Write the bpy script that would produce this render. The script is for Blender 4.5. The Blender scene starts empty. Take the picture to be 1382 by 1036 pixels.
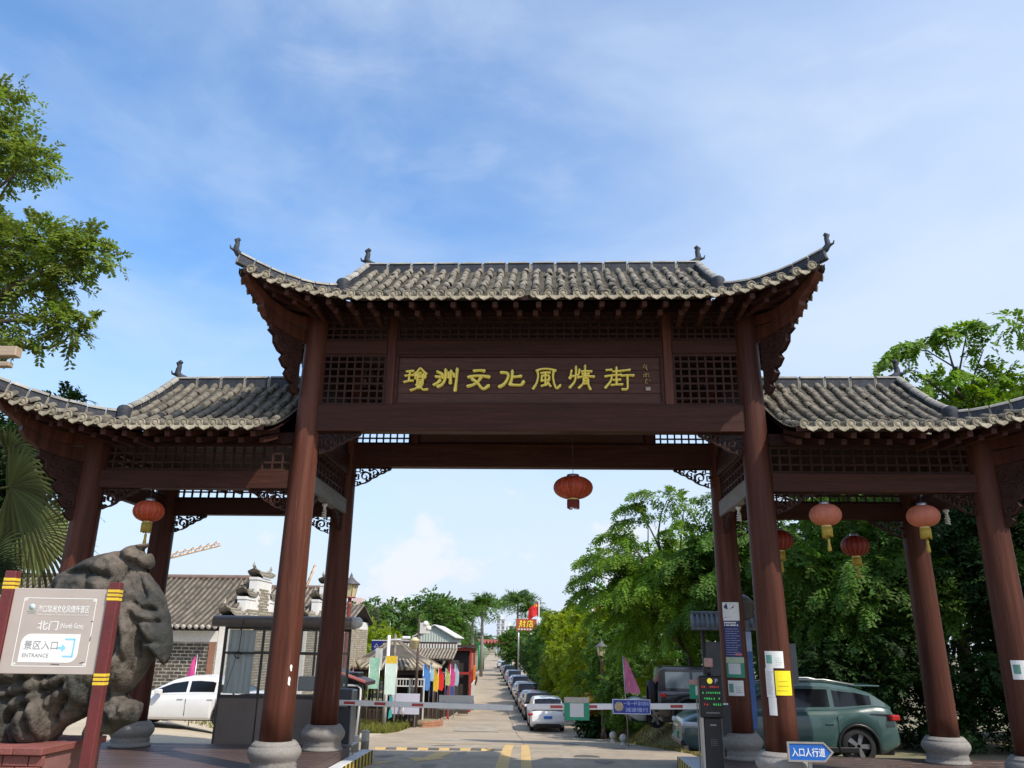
import bpy, bmesh, math, random
import numpy as np
from mathutils import Vector, Matrix
rng = np.random.default_rng(7); random.seed(7)
scene = bpy.context.scene
COL = scene.collection
PI = math.pi
# ------------------------------------------------------------------ camera
F_PX, PITCH, ROLL, YAW = 1072.548, 0.3206, 0.0150, -0.0474
CAM = Vector((0.3616, -14.037, 2.3488))
_fw = Vector((math.sin(YAW)*math.cos(PITCH), math.cos(YAW)*math.cos(PITCH), math.sin(PITCH)))
_r0 = Vector((math.cos(YAW), -math.sin(YAW), 0)); _u0 = _r0.cross(_fw)
_r = _r0*math.cos(ROLL)+_u0*math.sin(ROLL); _u = -_r0*math.sin(ROLL)+_u0*math.cos(ROLL)
cd = bpy.data.cameras.new('camera'); cam = bpy.data.objects.new('camera', cd); COL.objects.link(cam)
cd.sensor_fit = 'HORIZONTAL'; cd.sensor_width = 36; cd.lens = 36*F_PX/1382
cd.clip_start = 0.1; cd.clip_end = 6000
cam.matrix_world = Matrix(((_r.x,_u.x,-_fw.x,CAM.x),(_r.y,_u.y,-_fw.y,CAM.y),(_r.z,_u.z,-_fw.z,CAM.z),(0,0,0,1)))
scene.camera = cam
# ------------------------------------------------------------------ sky and sun
SUN_EL = math.radians(49); SUN_AZ = math.radians(-38)        # azimuth counted from +X towards +Y
sdir = Vector((math.cos(SUN_AZ)*math.cos(SUN_EL), math.sin(SUN_AZ)*math.cos(SUN_EL), math.sin(SUN_EL)))
world = bpy.data.worlds.new('World'); scene.world = world; world.use_nodes = True
nt = world.node_tree; nt.nodes.clear()
def wn(t, **k):
    n = nt.nodes.new(t)
    for a, v in k.items(): setattr(n, a, v)
    return n
out = wn('ShaderNodeOutputWorld'); bg = wn('ShaderNodeBackground'); bg.inputs['Strength'].default_value = 0.15
sky = wn('ShaderNodeTexSky', sky_type='NISHITA', sun_disc=False, sun_elevation=SUN_EL,
         sun_rotation=math.radians(90)-SUN_AZ, altitude=0, air_density=1.0, dust_density=1.4, ozone_density=1.6)
tc = wn('ShaderNodeTexCoord')
def cloud(scale, stretch, rot, lo, hi, detail=9, dist=0.4, off=(0,0,0)):
    mp = wn('ShaderNodeMapping'); mp.inputs['Scale'].default_value = stretch; mp.inputs['Rotation'].default_value = rot
    mp.inputs['Location'].default_value = off
    nz = wn('ShaderNodeTexNoise'); nz.inputs['Scale'].default_value = scale; nz.inputs['Detail'].default_value = detail
    nz.inputs['Roughness'].default_value = 0.55; nz.inputs['Distortion'].default_value = dist
    rp = wn('ShaderNodeMapRange', interpolation_type='SMOOTHSTEP'); rp.inputs[1].default_value = lo; rp.inputs[2].default_value = hi
    nt.links.new(tc.outputs['Generated'], mp.inputs[0]); nt.links.new(mp.outputs[0], nz.inputs['Vector'])
    nt.links.new(nz.outputs['Fac'], rp.inputs[0]); return rp.outputs[0]
def mul(a, b):
    m = wn('ShaderNodeMath', operation='MULTIPLY')
    for i, v in enumerate((a, b)):
        if isinstance(v, float): m.inputs[i].default_value = v
        else: nt.links.new(v, m.inputs[i])
    return m.outputs[0]
def mixc(fac, a, col):
    m = wn('ShaderNodeMix', data_type='RGBA'); nt.links.new(fac, m.inputs[0]); nt.links.new(a, m.inputs[6])
    m.inputs[7].default_value = col; return m.outputs[2]
sx_ = wn('ShaderNodeSeparateXYZ'); nt.links.new(tc.outputs['Generated'], sx_.inputs[0])
hz = wn('ShaderNodeMapRange', interpolation_type='SMOOTHSTEP'); nt.links.new(sx_.outputs[2], hz.inputs[0])
hz.inputs[1].default_value = 0.42; hz.inputs[2].default_value = -0.02
gr = wn('ShaderNodeHueSaturation'); gr.inputs['Saturation'].default_value = 1.22; gr.inputs['Value'].default_value = 1.55
nt.links.new(sky.outputs[0], gr.inputs['Color'])
c = gr.outputs[0]
c = mixc(mul(hz.outputs[0], 0.84), c, (3.45, 3.8, 4.6, 1))                       # milky horizon air
c = mixc(mul(cloud(1.5, (1, 1, 2.2), (0.3, 0.2, 0.5), 0.30, 0.72, off=(0.3, 0.1, 0.2)), 0.72), c, (4.0, 4.7, 5.65, 1))   # thin high veil
rv = wn('ShaderNodeMapRange', interpolation_type='SMOOTHSTEP'); nt.links.new(sx_.outputs[0], rv.inputs[0]); rv.inputs[1].default_value = -0.35; rv.inputs[2].default_value = 0.75
c = mixc(mul(mul(cloud(1.1, (1, 1, 1.6), (0.2, 0.1, 0.9), 0.22, 0.62, 6, 0.3, (0.7, 0.2, 0.5)), rv.outputs[0]), 0.62), c, (4.3, 4.85, 5.7, 1))   # whiter towards the sun
c = mixc(mul(cloud(4.5, (1.0, 1.0, 2.6), (0.1, 0.5, 0.2), 0.52, 0.82, 10, 0.8, (1.1, 0, 0)), 0.22), c, (4.6, 5.0, 5.8, 1))   # wisps
lowc = wn('ShaderNodeMapRange', interpolation_type='SMOOTHSTEP'); nt.links.new(sx_.outputs[2], lowc.inputs[0])
lowc.inputs[1].default_value = 0.30; lowc.inputs[2].default_value = 0.12
c = mixc(mul(mul(cloud(7.0, (1, 1, 1.5), (0, 0, 0.4), 0.56, 0.66, 8, 0.2, (0.35, 0.4, 0.1)), lowc.outputs[0]), 0.6), c, (5.3, 5.2, 5.4, 1))  # low puffs
nt.links.new(c, bg.inputs['Color']); nt.links.new(bg.outputs[0], out.inputs['Surface'])
sl = bpy.data.lights.new('sun', 'SUN'); sl.energy = 4.0; sl.angle = math.radians(0.55); sl.color = (1.0, 0.93, 0.82)
so = bpy.data.objects.new('sun', sl); COL.objects.link(so)
so.rotation_euler = sdir.to_track_quat('Z', 'Y').to_euler(); so.location = (30, -15, 30)
scene.view_settings.view_transform = 'Standard'; scene.view_settings.look = 'None'
scene.view_settings.exposure = 0.3; scene.view_settings.gamma = 1; scene.view_settings.use_curve_mapping = False
scene.render.engine = 'CYCLES'
scene.cycles.max_bounces = 6; scene.cycles.transparent_max_bounces = 6
# ------------------------------------------------------------------ materials
MATS = {}
def M(name, col, rough=0.6, var=0.2, scale=6.0, bump=0.0, bscale=60.0, metal=0.0, stretch=(1,1,1), col2=None, mixlo=0.45, mixhi=0.65,
      spec=0.5, emit=None, coat=0.0, scuff=None, fine=0.0, fcol=None, trans=0.0, attr=False, coord='Object'):
    if name in MATS: return MATS[name]
    m = bpy.data.materials.new(name); m.use_nodes = True; n = m.node_tree; N = n.nodes; L = n.links
    b = N['Principled BSDF']; b.inputs['Roughness'].default_value = rough; b.inputs['Metallic'].default_value = metal
    b.inputs['Specular IOR Level'].default_value = spec; b.inputs['Coat Weight'].default_value = coat
    t = N.new('ShaderNodeTexCoord'); mp = N.new('ShaderNodeMapping'); mp.inputs['Scale'].default_value = stretch
    L.new(t.outputs[coord], mp.inputs[0])
    nz = N.new('ShaderNodeTexNoise'); nz.inputs['Scale'].default_value = scale; nz.inputs['Detail'].default_value = 8
    nz.inputs['Roughness'].default_value = 0.62
    L.new(mp.outputs[0], nz.inputs['Vector'])
    oi = N.new('ShaderNodeObjectInfo')
    rm = N.new('ShaderNodeValToRGB')
    c1 = tuple(max(0, x*(1-var)) for x in col[:3])+(1,); c2 = tuple(x*(1+var) for x in (col2 or col)[:3])+(1,)
    rm.color_ramp.elements[0].color = c1; rm.color_ramp.elements[1].color = c2
    rm.color_ramp.elements[0].position = mixlo-0.12; rm.color_ramp.elements[1].position = mixhi+0.08
    L.new(nz.outputs['Fac'], rm.inputs[0]); cs = rm.outputs[0]
    if fine > 0:
        n2 = N.new('ShaderNodeTexNoise'); n2.inputs['Scale'].default_value = scale*9; n2.inputs['Detail'].default_value = 5
        L.new(mp.outputs[0], n2.inputs['Vector'])
        mx = N.new('ShaderNodeMix'); mx.data_type = 'RGBA'; mx.inputs[7].default_value = (fcol or (0,0,0))[:3]+(1,)
        mr = N.new('ShaderNodeMapRange'); mr.inputs[1].default_value = 0.48; mr.inputs[2].default_value = 0.72; mr.inputs[4].default_value = fine
        L.new(n2.outputs['Fac'], mr.inputs[0]); L.new(mr.outputs[0], mx.inputs[0]); L.new(cs, mx.inputs[6]); cs = mx.outputs[2]
    if scuff:
        n3 = N.new('ShaderNodeTexNoise'); n3.inputs['Scale'].default_value = scale*2.3; n3.inputs['Detail'].default_value = 10; n3.inputs['Roughness'].default_value = 0.72; L.new(mp.outputs[0], n3.inputs['Vector'])
        m3 = N.new('ShaderNodeMapRange'); m3.inputs[1].default_value = 0.58; m3.inputs[2].default_value = 0.72; m3.inputs[4].default_value = 0.75; L.new(n3.outputs['Fac'], m3.inputs[0])
        x3 = N.new('ShaderNodeMix'); x3.data_type = 'RGBA'; x3.inputs[7].default_value = scuff[:3]+(1,); L.new(m3.outputs[0], x3.inputs[0]); L.new(cs, x3.inputs[6]); cs = x3.outputs[2]
    hv = N.new('ShaderNodeHueSaturation'); mr2 = N.new('ShaderNodeMapRange'); mr2.inputs[3].default_value = 1-var*0.6; mr2.inputs[4].default_value = 1+var*0.6
    if attr:
        at = N.new('ShaderNodeAttribute'); at.attribute_name = 'rnd'; L.new(at.outputs['Fac'], mr2.inputs[0])
        mr3 = N.new('ShaderNodeMapRange'); mr3.inputs[3].default_value = 0.475; mr3.inputs[4].default_value = 0.52
        L.new(at.outputs['Fac'], mr3.inputs[0]); L.new(mr3.outputs[0], hv.inputs['Hue'])
        mr2.inputs[3].default_value = 0.6; mr2.inputs[4].default_value = 1.5
    else: L.new(oi.outputs['Random'], mr2.inputs[0])
    L.new(mr2.outputs[0], hv.inputs['Value']); L.new(cs, hv.inputs['Color']); cs = hv.outputs[0]
    L.new(cs, b.inputs['Base Color'])
    if bump > 0:
        nb = N.new('ShaderNodeTexNoise'); nb.inputs['Scale'].default_value = bscale; nb.inputs['Detail'].default_value = 6
        L.new(mp.outputs[0], nb.inputs['Vector'])
        bp = N.new('ShaderNodeBump'); bp.inputs['Strength'].default_value = min(1, bump); bp.inputs['Distance'].default_value = 0.02
        L.new(nb.outputs['Fac'], bp.inputs['Height']); L.new(bp.outputs[0], b.inputs['Normal'])
        rr = N.new('ShaderNodeMapRange'); rr.inputs[3].default_value = max(0.05, rough-0.12); rr.inputs[4].default_value = min(1, rough+0.15)
        L.new(nb.outputs['Fac'], rr.inputs[0]); L.new(rr.outputs[0], b.inputs['Roughness'])
    if emit:
        b.inputs['Emission Color'].default_value = emit[:3]+(1,); b.inputs['Emission Strength'].default_value = emit[3]
    if trans > 0:
        tr = N.new('ShaderNodeBsdfTranslucent'); ms = N.new('ShaderNodeMixShader'); ms.inputs[0].default_value = trans
        g = N.new('ShaderNodeHueSaturation'); g.inputs['Value'].default_value = 1.6; g.inputs['Saturation'].default_value = 1.1; L.new(cs, g.inputs['Color']); L.new(g.outputs[0], tr.inputs[0])
        L.new(b.outputs[0], ms.inputs[1]); L.new(tr.outputs[0], ms.inputs[2]); L.new(ms.outputs[0], N['Material Output'].inputs[0])
    MATS[name] = m; return m
def glass_mat(name, tint, alpha):
    m = bpy.data.materials.new(name); m.use_nodes = True; n = m.node_tree; N = n.nodes; L = n.links
    b = N['Principled BSDF']; b.inputs['Base Color'].default_value = tint+(1,); b.inputs['Roughness'].default_value = 0.06
    b.inputs['Alpha'].default_value = alpha; return m
woodx = M('red_brown_paint_x', (0.058,0.0215,0.0145), 0.5, 0.3, 2.2, 0.35, 14, stretch=(0.35,3,6), fine=0.35, fcol=(0.03,0.013,0.01), spec=0.14, scuff=(0.13,0.065,0.05))
woody = M('red_brown_paint_y', (0.055,0.02,0.0145), 0.5, 0.28, 2.2, 0.35, 14, stretch=(3,0.35,6), fine=0.35, fcol=(0.03,0.013,0.01), spec=0.14, scuff=(0.11,0.06,0.047))
woodz = M('red_brown_paint_z', (0.066,0.021,0.0135), 0.45, 0.3, 1.6, 0.35, 14, stretch=(4,4,0.22), col2=(0.10,0.036,0.023), fine=0.3, fcol=(0.045,0.016,0.012), spec=0.14, scuff=(0.15,0.07,0.052))
woodlat = M('lattice_paint', (0.046,0.021,0.017), 0.55, 0.25, 5, 0.2, 30, spec=0.14)
plaquem = M('plaque_boards', (0.088,0.042,0.034), 0.6, 0.22, 2.0, 0.35, 12, stretch=(0.4,3,7), fine=0.45, fcol=(0.028,0.018,0.018), spec=0.14, scuff=(0.14,0.085,0.075))
weatherwood = M('weathered_grey_wood', (0.17,0.16,0.15), 0.8, 0.25, 3, 0.3, 20, stretch=(3,0.4,3))
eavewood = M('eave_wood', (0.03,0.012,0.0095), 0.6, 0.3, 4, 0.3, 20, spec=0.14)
rafterend = M('rafter_wood', (0.06,0.024,0.018), 0.6, 0.35, 4, 0.3, 20, spec=0.14)
tile = M('grey_clay_tile', (0.125,0.11,0.086), 0.88, 0.4, 3.2, 0.5, 40, col2=(0.195,0.172,0.135), fine=0.6, fcol=(0.085,0.08,0.065))
pantile = M('grey_pan_tile', (0.08,0.073,0.06), 0.9, 0.35, 3.0, 0.5, 40, col2=(0.15,0.135,0.105), fine=0.5, fcol=(0.05,0.05,0.04))
ridget = M('dark_ridge_tile', (0.032,0.037,0.05), 0.6, 0.4, 5, 0.4, 30, fine=0.35, fcol=(0.15,0.14,0.12), spec=0.25)
ridgemortar = M('pale_ridge_mortar', (0.30,0.275,0.22), 0.9, 0.3, 6, 0.4, 40, fine=0.4, fcol=(0.1,0.09,0.07))
ridgecap = M('pale_ridge_cap', (0.30,0.285,0.25), 0.75, 0.35, 4, 0.4, 30, fine=0.5, fcol=(0.1,0.1,0.09))
discm = M('eave_disc_clay', (0.235,0.2,0.145), 0.85, 0.35, 12, 0.5, 60, col2=(0.34,0.295,0.21), fine=0.45, fcol=(0.1,0.09,0.07))
granite = M('grey_granite', (0.26,0.245,0.225), 0.75, 0.22, 26, 0.35, 120, fine=0.65, fcol=(0.07,0.065,0.06))
gold = M('gold_paint', (0.95,0.73,0.10), 0.35, 0.04, 20, 0.1, 60, col2=(0.95,0.80,0.2))
golddim = M('dull_gold_paint', (0.42,0.30,0.07), 0.45, 0.2, 30)
deckm = M('deck_boards', (0.085,0.052,0.042), 0.42, 0.3, 2.0, 0.4, 18, stretch=(0.4,5,5), fine=0.4, fcol=(0.035,0.022,0.018))
white = M('white_paint', (0.74,0.74,0.73), 0.45, 0.06, 6, 0.05, 40, fine=0.08, fcol=(0.3,0.29,0.27))
offwhite = M('off_white_paint', (0.62,0.6,0.56), 0.55, 0.12, 5, 0.1, 40, fine=0.15, fcol=(0.3,0.28,0.24))
redstripe = M('red_reflective_film', (0.42,0.055,0.05), 0.4, 0.15, 8)
darkgrey = M('dark_grey_metal', (0.035,0.037,0.042), 0.5, 0.2, 6, 0.1, 40)
blackp = M('black_plastic', (0.013,0.013,0.014), 0.4, 0.2, 8)
rubber = M('tyre_rubber', (0.018,0.018,0.018), 0.85, 0.2, 10, 0.2, 60)
alloy = M('alloy_rim', (0.5,0.5,0.52), 0.3, 0.1, 8, metal=0.8)
steel = M('brushed_steel', (0.42,0.42,0.42), 0.35, 0.1, 8, metal=0.7)
carglass = M('dark_car_glass', (0.008,0.009,0.011), 0.08, 0.1, 2, spec=0.45)
tailred = M('tail_light_red', (0.35,0.012,0.012), 0.2, 0.1, 4)
lampglass = M('head_light_glass', (0.55,0.57,0.6), 0.12, 0.1, 4)
bluem = M('sign_blue', (0.012,0.11,0.42), 0.4, 0.1, 6)
navy = M('poster_navy', (0.012,0.02,0.11), 0.45, 0.2, 10)
greenm = M('sign_green', (0.012,0.25,0.14), 0.45, 0.12, 6)
yellowm = M('yellow_paint', (0.72,0.50,0.03), 0.5, 0.15, 8, fine=0.2, fcol=(0.3,0.22,0.05))
paperw = M('white_paper', (0.72,0.72,0.70), 0.7, 0.06, 6)
papery = M('yellow_paper', (0.82,0.66,0.01), 0.6, 0.08, 6)
inkm = M('dark_ink', (0.03,0.03,0.035), 0.6, 0.1, 10)
inkpale = M('pale_grey_ink', (0.25,0.25,0.26), 0.6, 0.1, 10)
# ------------------------------------------------------------------ mesh helpers
class MB:
    def __init__(s): s.v = []; s.f = []; s.sm = []
    def add(s, vs, fs, smooth=False):
        o = len(s.v); s.v.extend(tuple(float(q) for q in p) for p in vs)
        for f in fs: s.f.append(tuple(i+o for i in f)); s.sm.append(smooth)
        return s
    def box(s, x0, x1, y0, y1, z0, z1, b=0.0, T=None):
        if b <= 0:
            vs = [(x,y,z) for x in (x0,x1) for y in (y0,y1) for z in (z0,z1)]
            fs = [(0,1,3,2),(4,6,7,5),(0,4,5,1),(2,3,7,6),(0,2,6,4),(1,5,7,3)]
        else:
            lo = (x0,y0,z0); hi = (x1,y1,z1); vs = []; ix = {}
            for sx in (0,1):
                for sy in (0,1):
                    for sz in (0,1):
                        sg = (sx,sy,sz)
                        for a in range(3):
                            p = []
                            for k in range(3):
                                e = hi[k] if sg[k] else lo[k]
                                if k != a: e += -b if sg[k] else b
                                p.append(e)
                            ix[(sg,a)] = len(vs); vs.append(tuple(p))
            fs = []
            for a in range(3):
                o = [k for k in range(3) if k != a]
                for sa in (0,1):
                    q = []
                    for (i,j) in ((0,0),(0,1),(1,1),(1,0)):
                        sg = [0,0,0]; sg[a] = sa; sg[o[0]] = i; sg[o[1]] = j; q.append(ix[(tuple(sg),a)])
                    fs.append(tuple(q))
            for a in range(3):                       # edges parallel to axis a
                o = [k for k in range(3) if k != a]
                for i in (0,1):
                    for j in (0,1):
                        s0 = [0,0,0]; s0[o[0]] = i; s0[o[1]] = j; s1 = list(s0); s1[a] = 1
                        fs.append((ix[(tuple(s0),o[0])],ix[(tuple(s1),o[0])],ix[(tuple(s1),o[1])],ix[(tuple(s0),o[1])]))
            for sx in (0,1):
                for sy in (0,1):
                    for sz in (0,1): fs.append(tuple(ix[((sx,sy,sz),a)] for a in range(3)))
        if T is not None: vs = [T @ Vector(p) for p in vs]
        return s.add(vs, fs)
    def lathe(s, prof, n=24, c=(0,0,0), T=None, cap=True, lean=0.0):
        vs = []; fs = []
        for (r, z) in prof:
            for k in range(n):
                a = 2*PI*k/n; vs.append((c[0]+r*math.cos(a)+lean*z, c[1]+r*math.sin(a), c[2]+z))
        for i in range(len(prof)-1):
            for k in range(n): fs.append((i*n+k, i*n+(k+1)%n, (i+1)*n+(k+1)%n, (i+1)*n+k))
        if T is not None: vs = [T @ Vector(p) for p in vs]
        o = len(s.v); s.add(vs, fs, True)
        if cap:
            s.f.append(tuple(o+k for k in reversed(range(n)))); s.sm.append(False)
            s.f.append(tuple(o+(len(prof)-1)*n+k for k in range(n))); s.sm.append(False)
        return s
    def tube(s, pts, rad, n=8, cap=True):
        pts = [Vector(p) for p in pts]; m = len(pts)
        if not hasattr(rad, '__len__'): rad = [rad]*m
        vs = []; fs = []; ref = None
        for i, p in enumerate(pts):
            d = (pts[min(i+1,m-1)]-pts[max(i-1,0)])
            if d.length < 1e-9: d = Vector((0,0,1))
            d.normalize()
            if ref is None: ref = d.orthogonal().normalized()
            ref = (ref - d*ref.dot(d))
            if ref.length < 1e-6: ref = d.orthogonal()
            ref.normalize(); w = d.cross(ref)
            for k in range(n):
                a = 2*PI*k/n; vs.append(p+(ref*math.cos(a)+w*math.sin(a))*rad[i])
        for i in range(m-1):
            for k in range(n): fs.append((i*n+k, i*n+(k+1)%n, (i+1)*n+(k+1)%n, (i+1)*n+k))
        o = len(s.v); s.add(vs, fs, True)
        if cap:
            s.f.append(tuple(o+k for k in range(n))); s.sm.append(False)
            s.f.append(tuple(o+(m-1)*n+k for k in range(n))); s.sm.append(False)
        return s
    def prism(s, poly, fn, d0, d1):
        """poly in 2D; fn(u,v,d)->3D"""
        n = len(poly); vs = [fn(u,v,d0) for u,v in poly]+[fn(u,v,d1) for u,v in poly]
        fs = [tuple(range(n)), tuple(reversed(range(n,2*n)))]+[(i,(i+1)%n,n+(i+1)%n,n+i) for i in range(n)]
        return s.add(vs, fs)
    def ribbon(s, pts, w, fn, d0, d1, chamfer=0.35, closed_taper=False):
        """stroke of width w in the plane (u,v), raised from d0 to d1"""
        m = len(pts); P = [np.array(p, float) for p in pts]
        W = list(w) if hasattr(w, '__len__') else [w]*m
        vs = []; fs = []
        for i in range(m):
            d = P[min(i+1,m-1)]-P[max(i-1,0)]; L = np.hypot(*d); d = d/L if L > 1e-9 else np.array((1.,0.))
            nrm = np.array((-d[1], d[0]))
            for (k, dd) in ((-0.5,d0),(-0.5*(1-chamfer),d1),(0.5*(1-chamfer),d1),(0.5,d0)):
                q = P[i]+nrm*k*W[i]; vs.append(fn(q[0],q[1],dd))
        for i in range(m-1):
            for k in range(4): fs.append((i*4+k, i*4+(k+1)%4, (i+1)*4+(k+1)%4, (i+1)*4+k))
        fs += [(0,1,2,3), tuple((m-1)*4+k for k in (3,2,1,0))]
        return s.add(vs, fs)
    def mesh(s, name='m', fix=True):
        me = bpy.data.meshes.new(name); me.from_pydata(s.v, [], s.f)
        me.polygons.foreach_set('use_smooth', s.sm)
        if fix and len(s.f) < 60000:
            bm = bmesh.new(); bm.from_mesh(me); bmesh.ops.recalc_face_normals(bm, faces=bm.faces); bm.to_mesh(me); bm.free()
        me.update(); return me
    def build(s, name, mat, parent=None, fix=True, **props):
        return obj(name, s.mesh(name, fix), mat, parent, **props)
def obj(name, me, mat, parent=None, mw=None, **props):
    o = bpy.data.objects.new(name, me)
    if mat is not None and len(me.materials) == 0: me.materials.append(mat)
    COL.objects.link(o)
    if parent is not None: o.parent = parent
    if mw is not None: o.matrix_local = mw
    for k, v in props.items(): o[k] = v
    return o
def tag(o, label=None, cat=None, group=None, kind=None):
    if label: o['label'] = label
    if cat: o['category'] = cat
    if group: o['group'] = group
    if kind: o['kind'] = kind
    return o
def thing(name, label, cat, loc=(0,0,0), rz=0.0, group=None):
    o = bpy.data.objects.new(name, None); COL.objects.link(o); o.location = loc; o.rotation_euler = (0,0,rz)
    o.empty_display_size = 0.2
    return tag(o, label, cat, group)
def copy_tree(o, parent=None):
    kids = list(o.children); c = o.copy(); COL.objects.link(c)
    if parent is not None: c.parent = parent
    for k in kids: copy_tree(k, c)
    return c
def npmesh(name, V, Fq, rnd=None):
    """quads from numpy arrays"""
    me = bpy.data.meshes.new(name); nv = len(V); nf = len(Fq); k = Fq.shape[1]
    me.vertices.add(nv); me.vertices.foreach_set('co', V.astype(np.float32).ravel())
    me.loops.add(nf*k); me.loops.foreach_set('vertex_index', Fq.astype(np.int32).ravel())
    me.polygons.add(nf); me.polygons.foreach_set('loop_start', np.arange(0,nf*k,k,dtype=np.int32))
    me.update(calc_edges=True)
    if rnd is not None:
        a = me.attributes.new('rnd', 'FLOAT', 'FACE'); a.data.foreach_set('value', rnd.astype(np.float32))
    return me
def XZ(y):   return lambda u, v, d: (u, y-d, v)            # plane facing -Y, d grows towards the viewer
def spiral(cx, cy, r0, r1, a0, a1, n=18):
    return [(cx+(r0+(r1-r0)*i/n)*math.cos(a0+(a1-a0)*i/n), cy+(r0+(r1-r0)*i/n)*math.sin(a0+(a1-a0)*i/n)) for i in range(n+1)]
# text is turned into meshes up front, while the scene is still small
TEXTS = {}
def text_mesh(s, bold=0.0, ext=0.0):
    key = (s, bold, ext)
    if key in TEXTS: return TEXTS[key]
    cu = bpy.data.curves.new('txt', 'FONT'); cu.body = s; cu.size = 1.0; cu.extrude = ext; cu.offset = bold; cu.resolution_u = 2
    cu.align_x = 'CENTER'; cu.align_y = 'CENTER'
    ob = bpy.data.objects.new('txt', cu); COL.objects.link(ob)
    dg = bpy.context.evaluated_depsgraph_get(); me = bpy.data.meshes.new_from_object(ob.evaluated_get(dg))
    bpy.data.objects.remove(ob); bpy.data.curves.remove(cu)
    n = len(me.vertices); co = np.empty(n*3, np.float32); me.vertices.foreach_get('co', co); co = co.reshape(-1,3)
    lo = co.min(0); hi = co.max(0); co[:,:2] -= (lo[:2]+hi[:2])/2
    me.vertices.foreach_set('co', co.ravel()); me['w'] = float(hi[0]-lo[0]); me['h'] = float(hi[1]-lo[1])
    TEXTS[key] = me; return me
def write(s, parent, mat, x, y, z, h=None, w=None, name='lettering', bold=0.0, shear=0.0, face=None, **props):
    """text standing in the local XZ plane facing -Y, centred on (x,z)"""
    me0 = text_mesh(s, bold); me = me0.copy(); me.materials.clear()
    sy = h/me0['h'] if h else w/me0['w']; sx = w/me0['w'] if w else sy
    R = Matrix(((sx,shear*sx,0,x),(0,0,-1,y),(0,sy,0,z),(0,0,0,1)))
    if face is not None: R = face @ R
    me.transform(R); return obj(name, me, mat, parent, **props)
ALLTXT = ['北门','(North Gate)','景区入口','ENTRANCE','海口琼洲文化风情街景区','Haikou Qiongzhou Culture & Style Street Scenic Area','入口人行道','一车一杆','请勿跟车','减速慢行','P']
for t_ in ALLTXT: text_mesh(t_)
# ------------------------------------------------------------------ ground
def lerp(x, xs, ys): return float(np.interp(x, xs, ys))
def ss(x, a, b):
    t = min(1, max(0, (x-a)/(b-a))); return t*t*(3-2*t)
def prof(y): return lerp(y, [-30,-14,-6,3,10,24,30,45,138,260,700,5000], [0.6,0.55,0.1,0,-0.35,-1.5,-1.83,-2.0,-1.5,-0.7,1.0,1.0])
def rl(y): return lerp(y, [-30,-4,4.2,6,8.5,14,22,30,36,43,400], [-3.5,-3.5,-3.5,-4.2,-4.7,-8.2,-8.0,-7.3,-6.9,-6.6,-28.0])   # road edges
def rr(y): return lerp(y, [-30,4,5.5,9.3,15.3,34,400], [3.6,3.6,4.0,4.3,4.0,3.1,-18.9])
def gh(x, y):
    z = prof(y)
    if x < rl(y): return z + (max(0, -0.02-z))*ss(rl(y)-x, 0.5, 5)*ss(y, 3, 6)*(1-ss(y, 18, 28))
    if x > rr(y): return max(z, z + (lerp(y,[3,5,9,14,18,24,28],[0.1,0.1,0.0,-0.02,-0.3,-0.75,-1.7])-z)*ss(x-rr(y), 0.05, 1.3))
    return z
dirt = M('dry_earth', (0.23,0.18,0.115), 0.95, 0.3, 0.5, 0.5, 8, col2=(0.13,0.135,0.06), fine=0.4, fcol=(0.08,0.07,0.04), coord='Object')
conc = M('concrete_road', (0.40,0.325,0.235), 0.85, 0.2, 0.45, 0.35, 30, fine=0.5, fcol=(0.20,0.17,0.13))
yardm = M('tan_paving', (0.44,0.37,0.27), 0.85, 0.15, 0.8, 0.3, 30, fine=0.35, fcol=(0.24,0.2,0.14))
ymark = M('worn_yellow_marking', (0.56,0.37,0.13), 0.8, 0.15, 3, fine=0.55, fcol=(0.36,0.29,0.19))
def sheet(name, mat, ys, xl, xr, nx, dz, kind='structure'):
    vs = []; fs = []; cols = nx+1
    for y in ys:
        a, b = xl(y), xr(y)
        for i in range(cols):
            x = a+(b-a)*i/nx; vs.append((x, y, gh(x,y)+dz))
    for j in range(len(ys)-1):
        for i in range(nx): fs.append((j*cols+i, j*cols+i+1, (j+1)*cols+i+1, (j+1)*cols+i))
    mb = MB().add(vs, fs, True); o = mb.build(name, mat, None, fix=False)
    if kind: o['kind'] = kind
    return o
ys1 = [-30,-20,-14,-10,-6,-3,0,2,3,4,5,6,7,8,9,10,12,14,16,18,20,22,24,26,28,30,33,36,40,45,55,70,90,110,138,170,200,260,340,450,700,1200,2500,5000]
def gx():
    vs = []; fs = []; xs = [-3000,-600,-150,-60,-40,-30,-24,-20,-17,-14,-12,-10,-9,-8,-7,-6,-5,-4,-3,-2,0,2,3,3.6,4,4.4,5,5.6,6.2,7,8,10,12,15,20,30,60,150,600,3000]
    for y in ys1:
        for x in xs: vs.append((x,y,gh(x,y)-0.03))
    n = len(xs)
    for j in range(len(ys1)-1):
        for i in range(n-1): fs.append((j*n+i,j*n+i+1,(j+1)*n+i+1,(j+1)*n+i))
    return MB().add(vs, fs, True).build('ground', dirt, None, fix=False, kind='structure')
gx()
ysr = [-30,-14,-10,-6,-3,0,2,3,4,5,6,7,8,9,10,11,12,13,14,16,18,20,22,24,26,28,30,32,34,36,40,45,50,60,75,90,110,138,170,200,260,340,400]
sheet('road', conc, ysr, rl, rr, 8, 0.012)
sheet('yard_paving', yardm, [3.9]+[4.5+0.9*i for i in range(27)], lambda y: rl(y)-26, lambda y: rl(y)-0.02, 26, 0.0)
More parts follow.
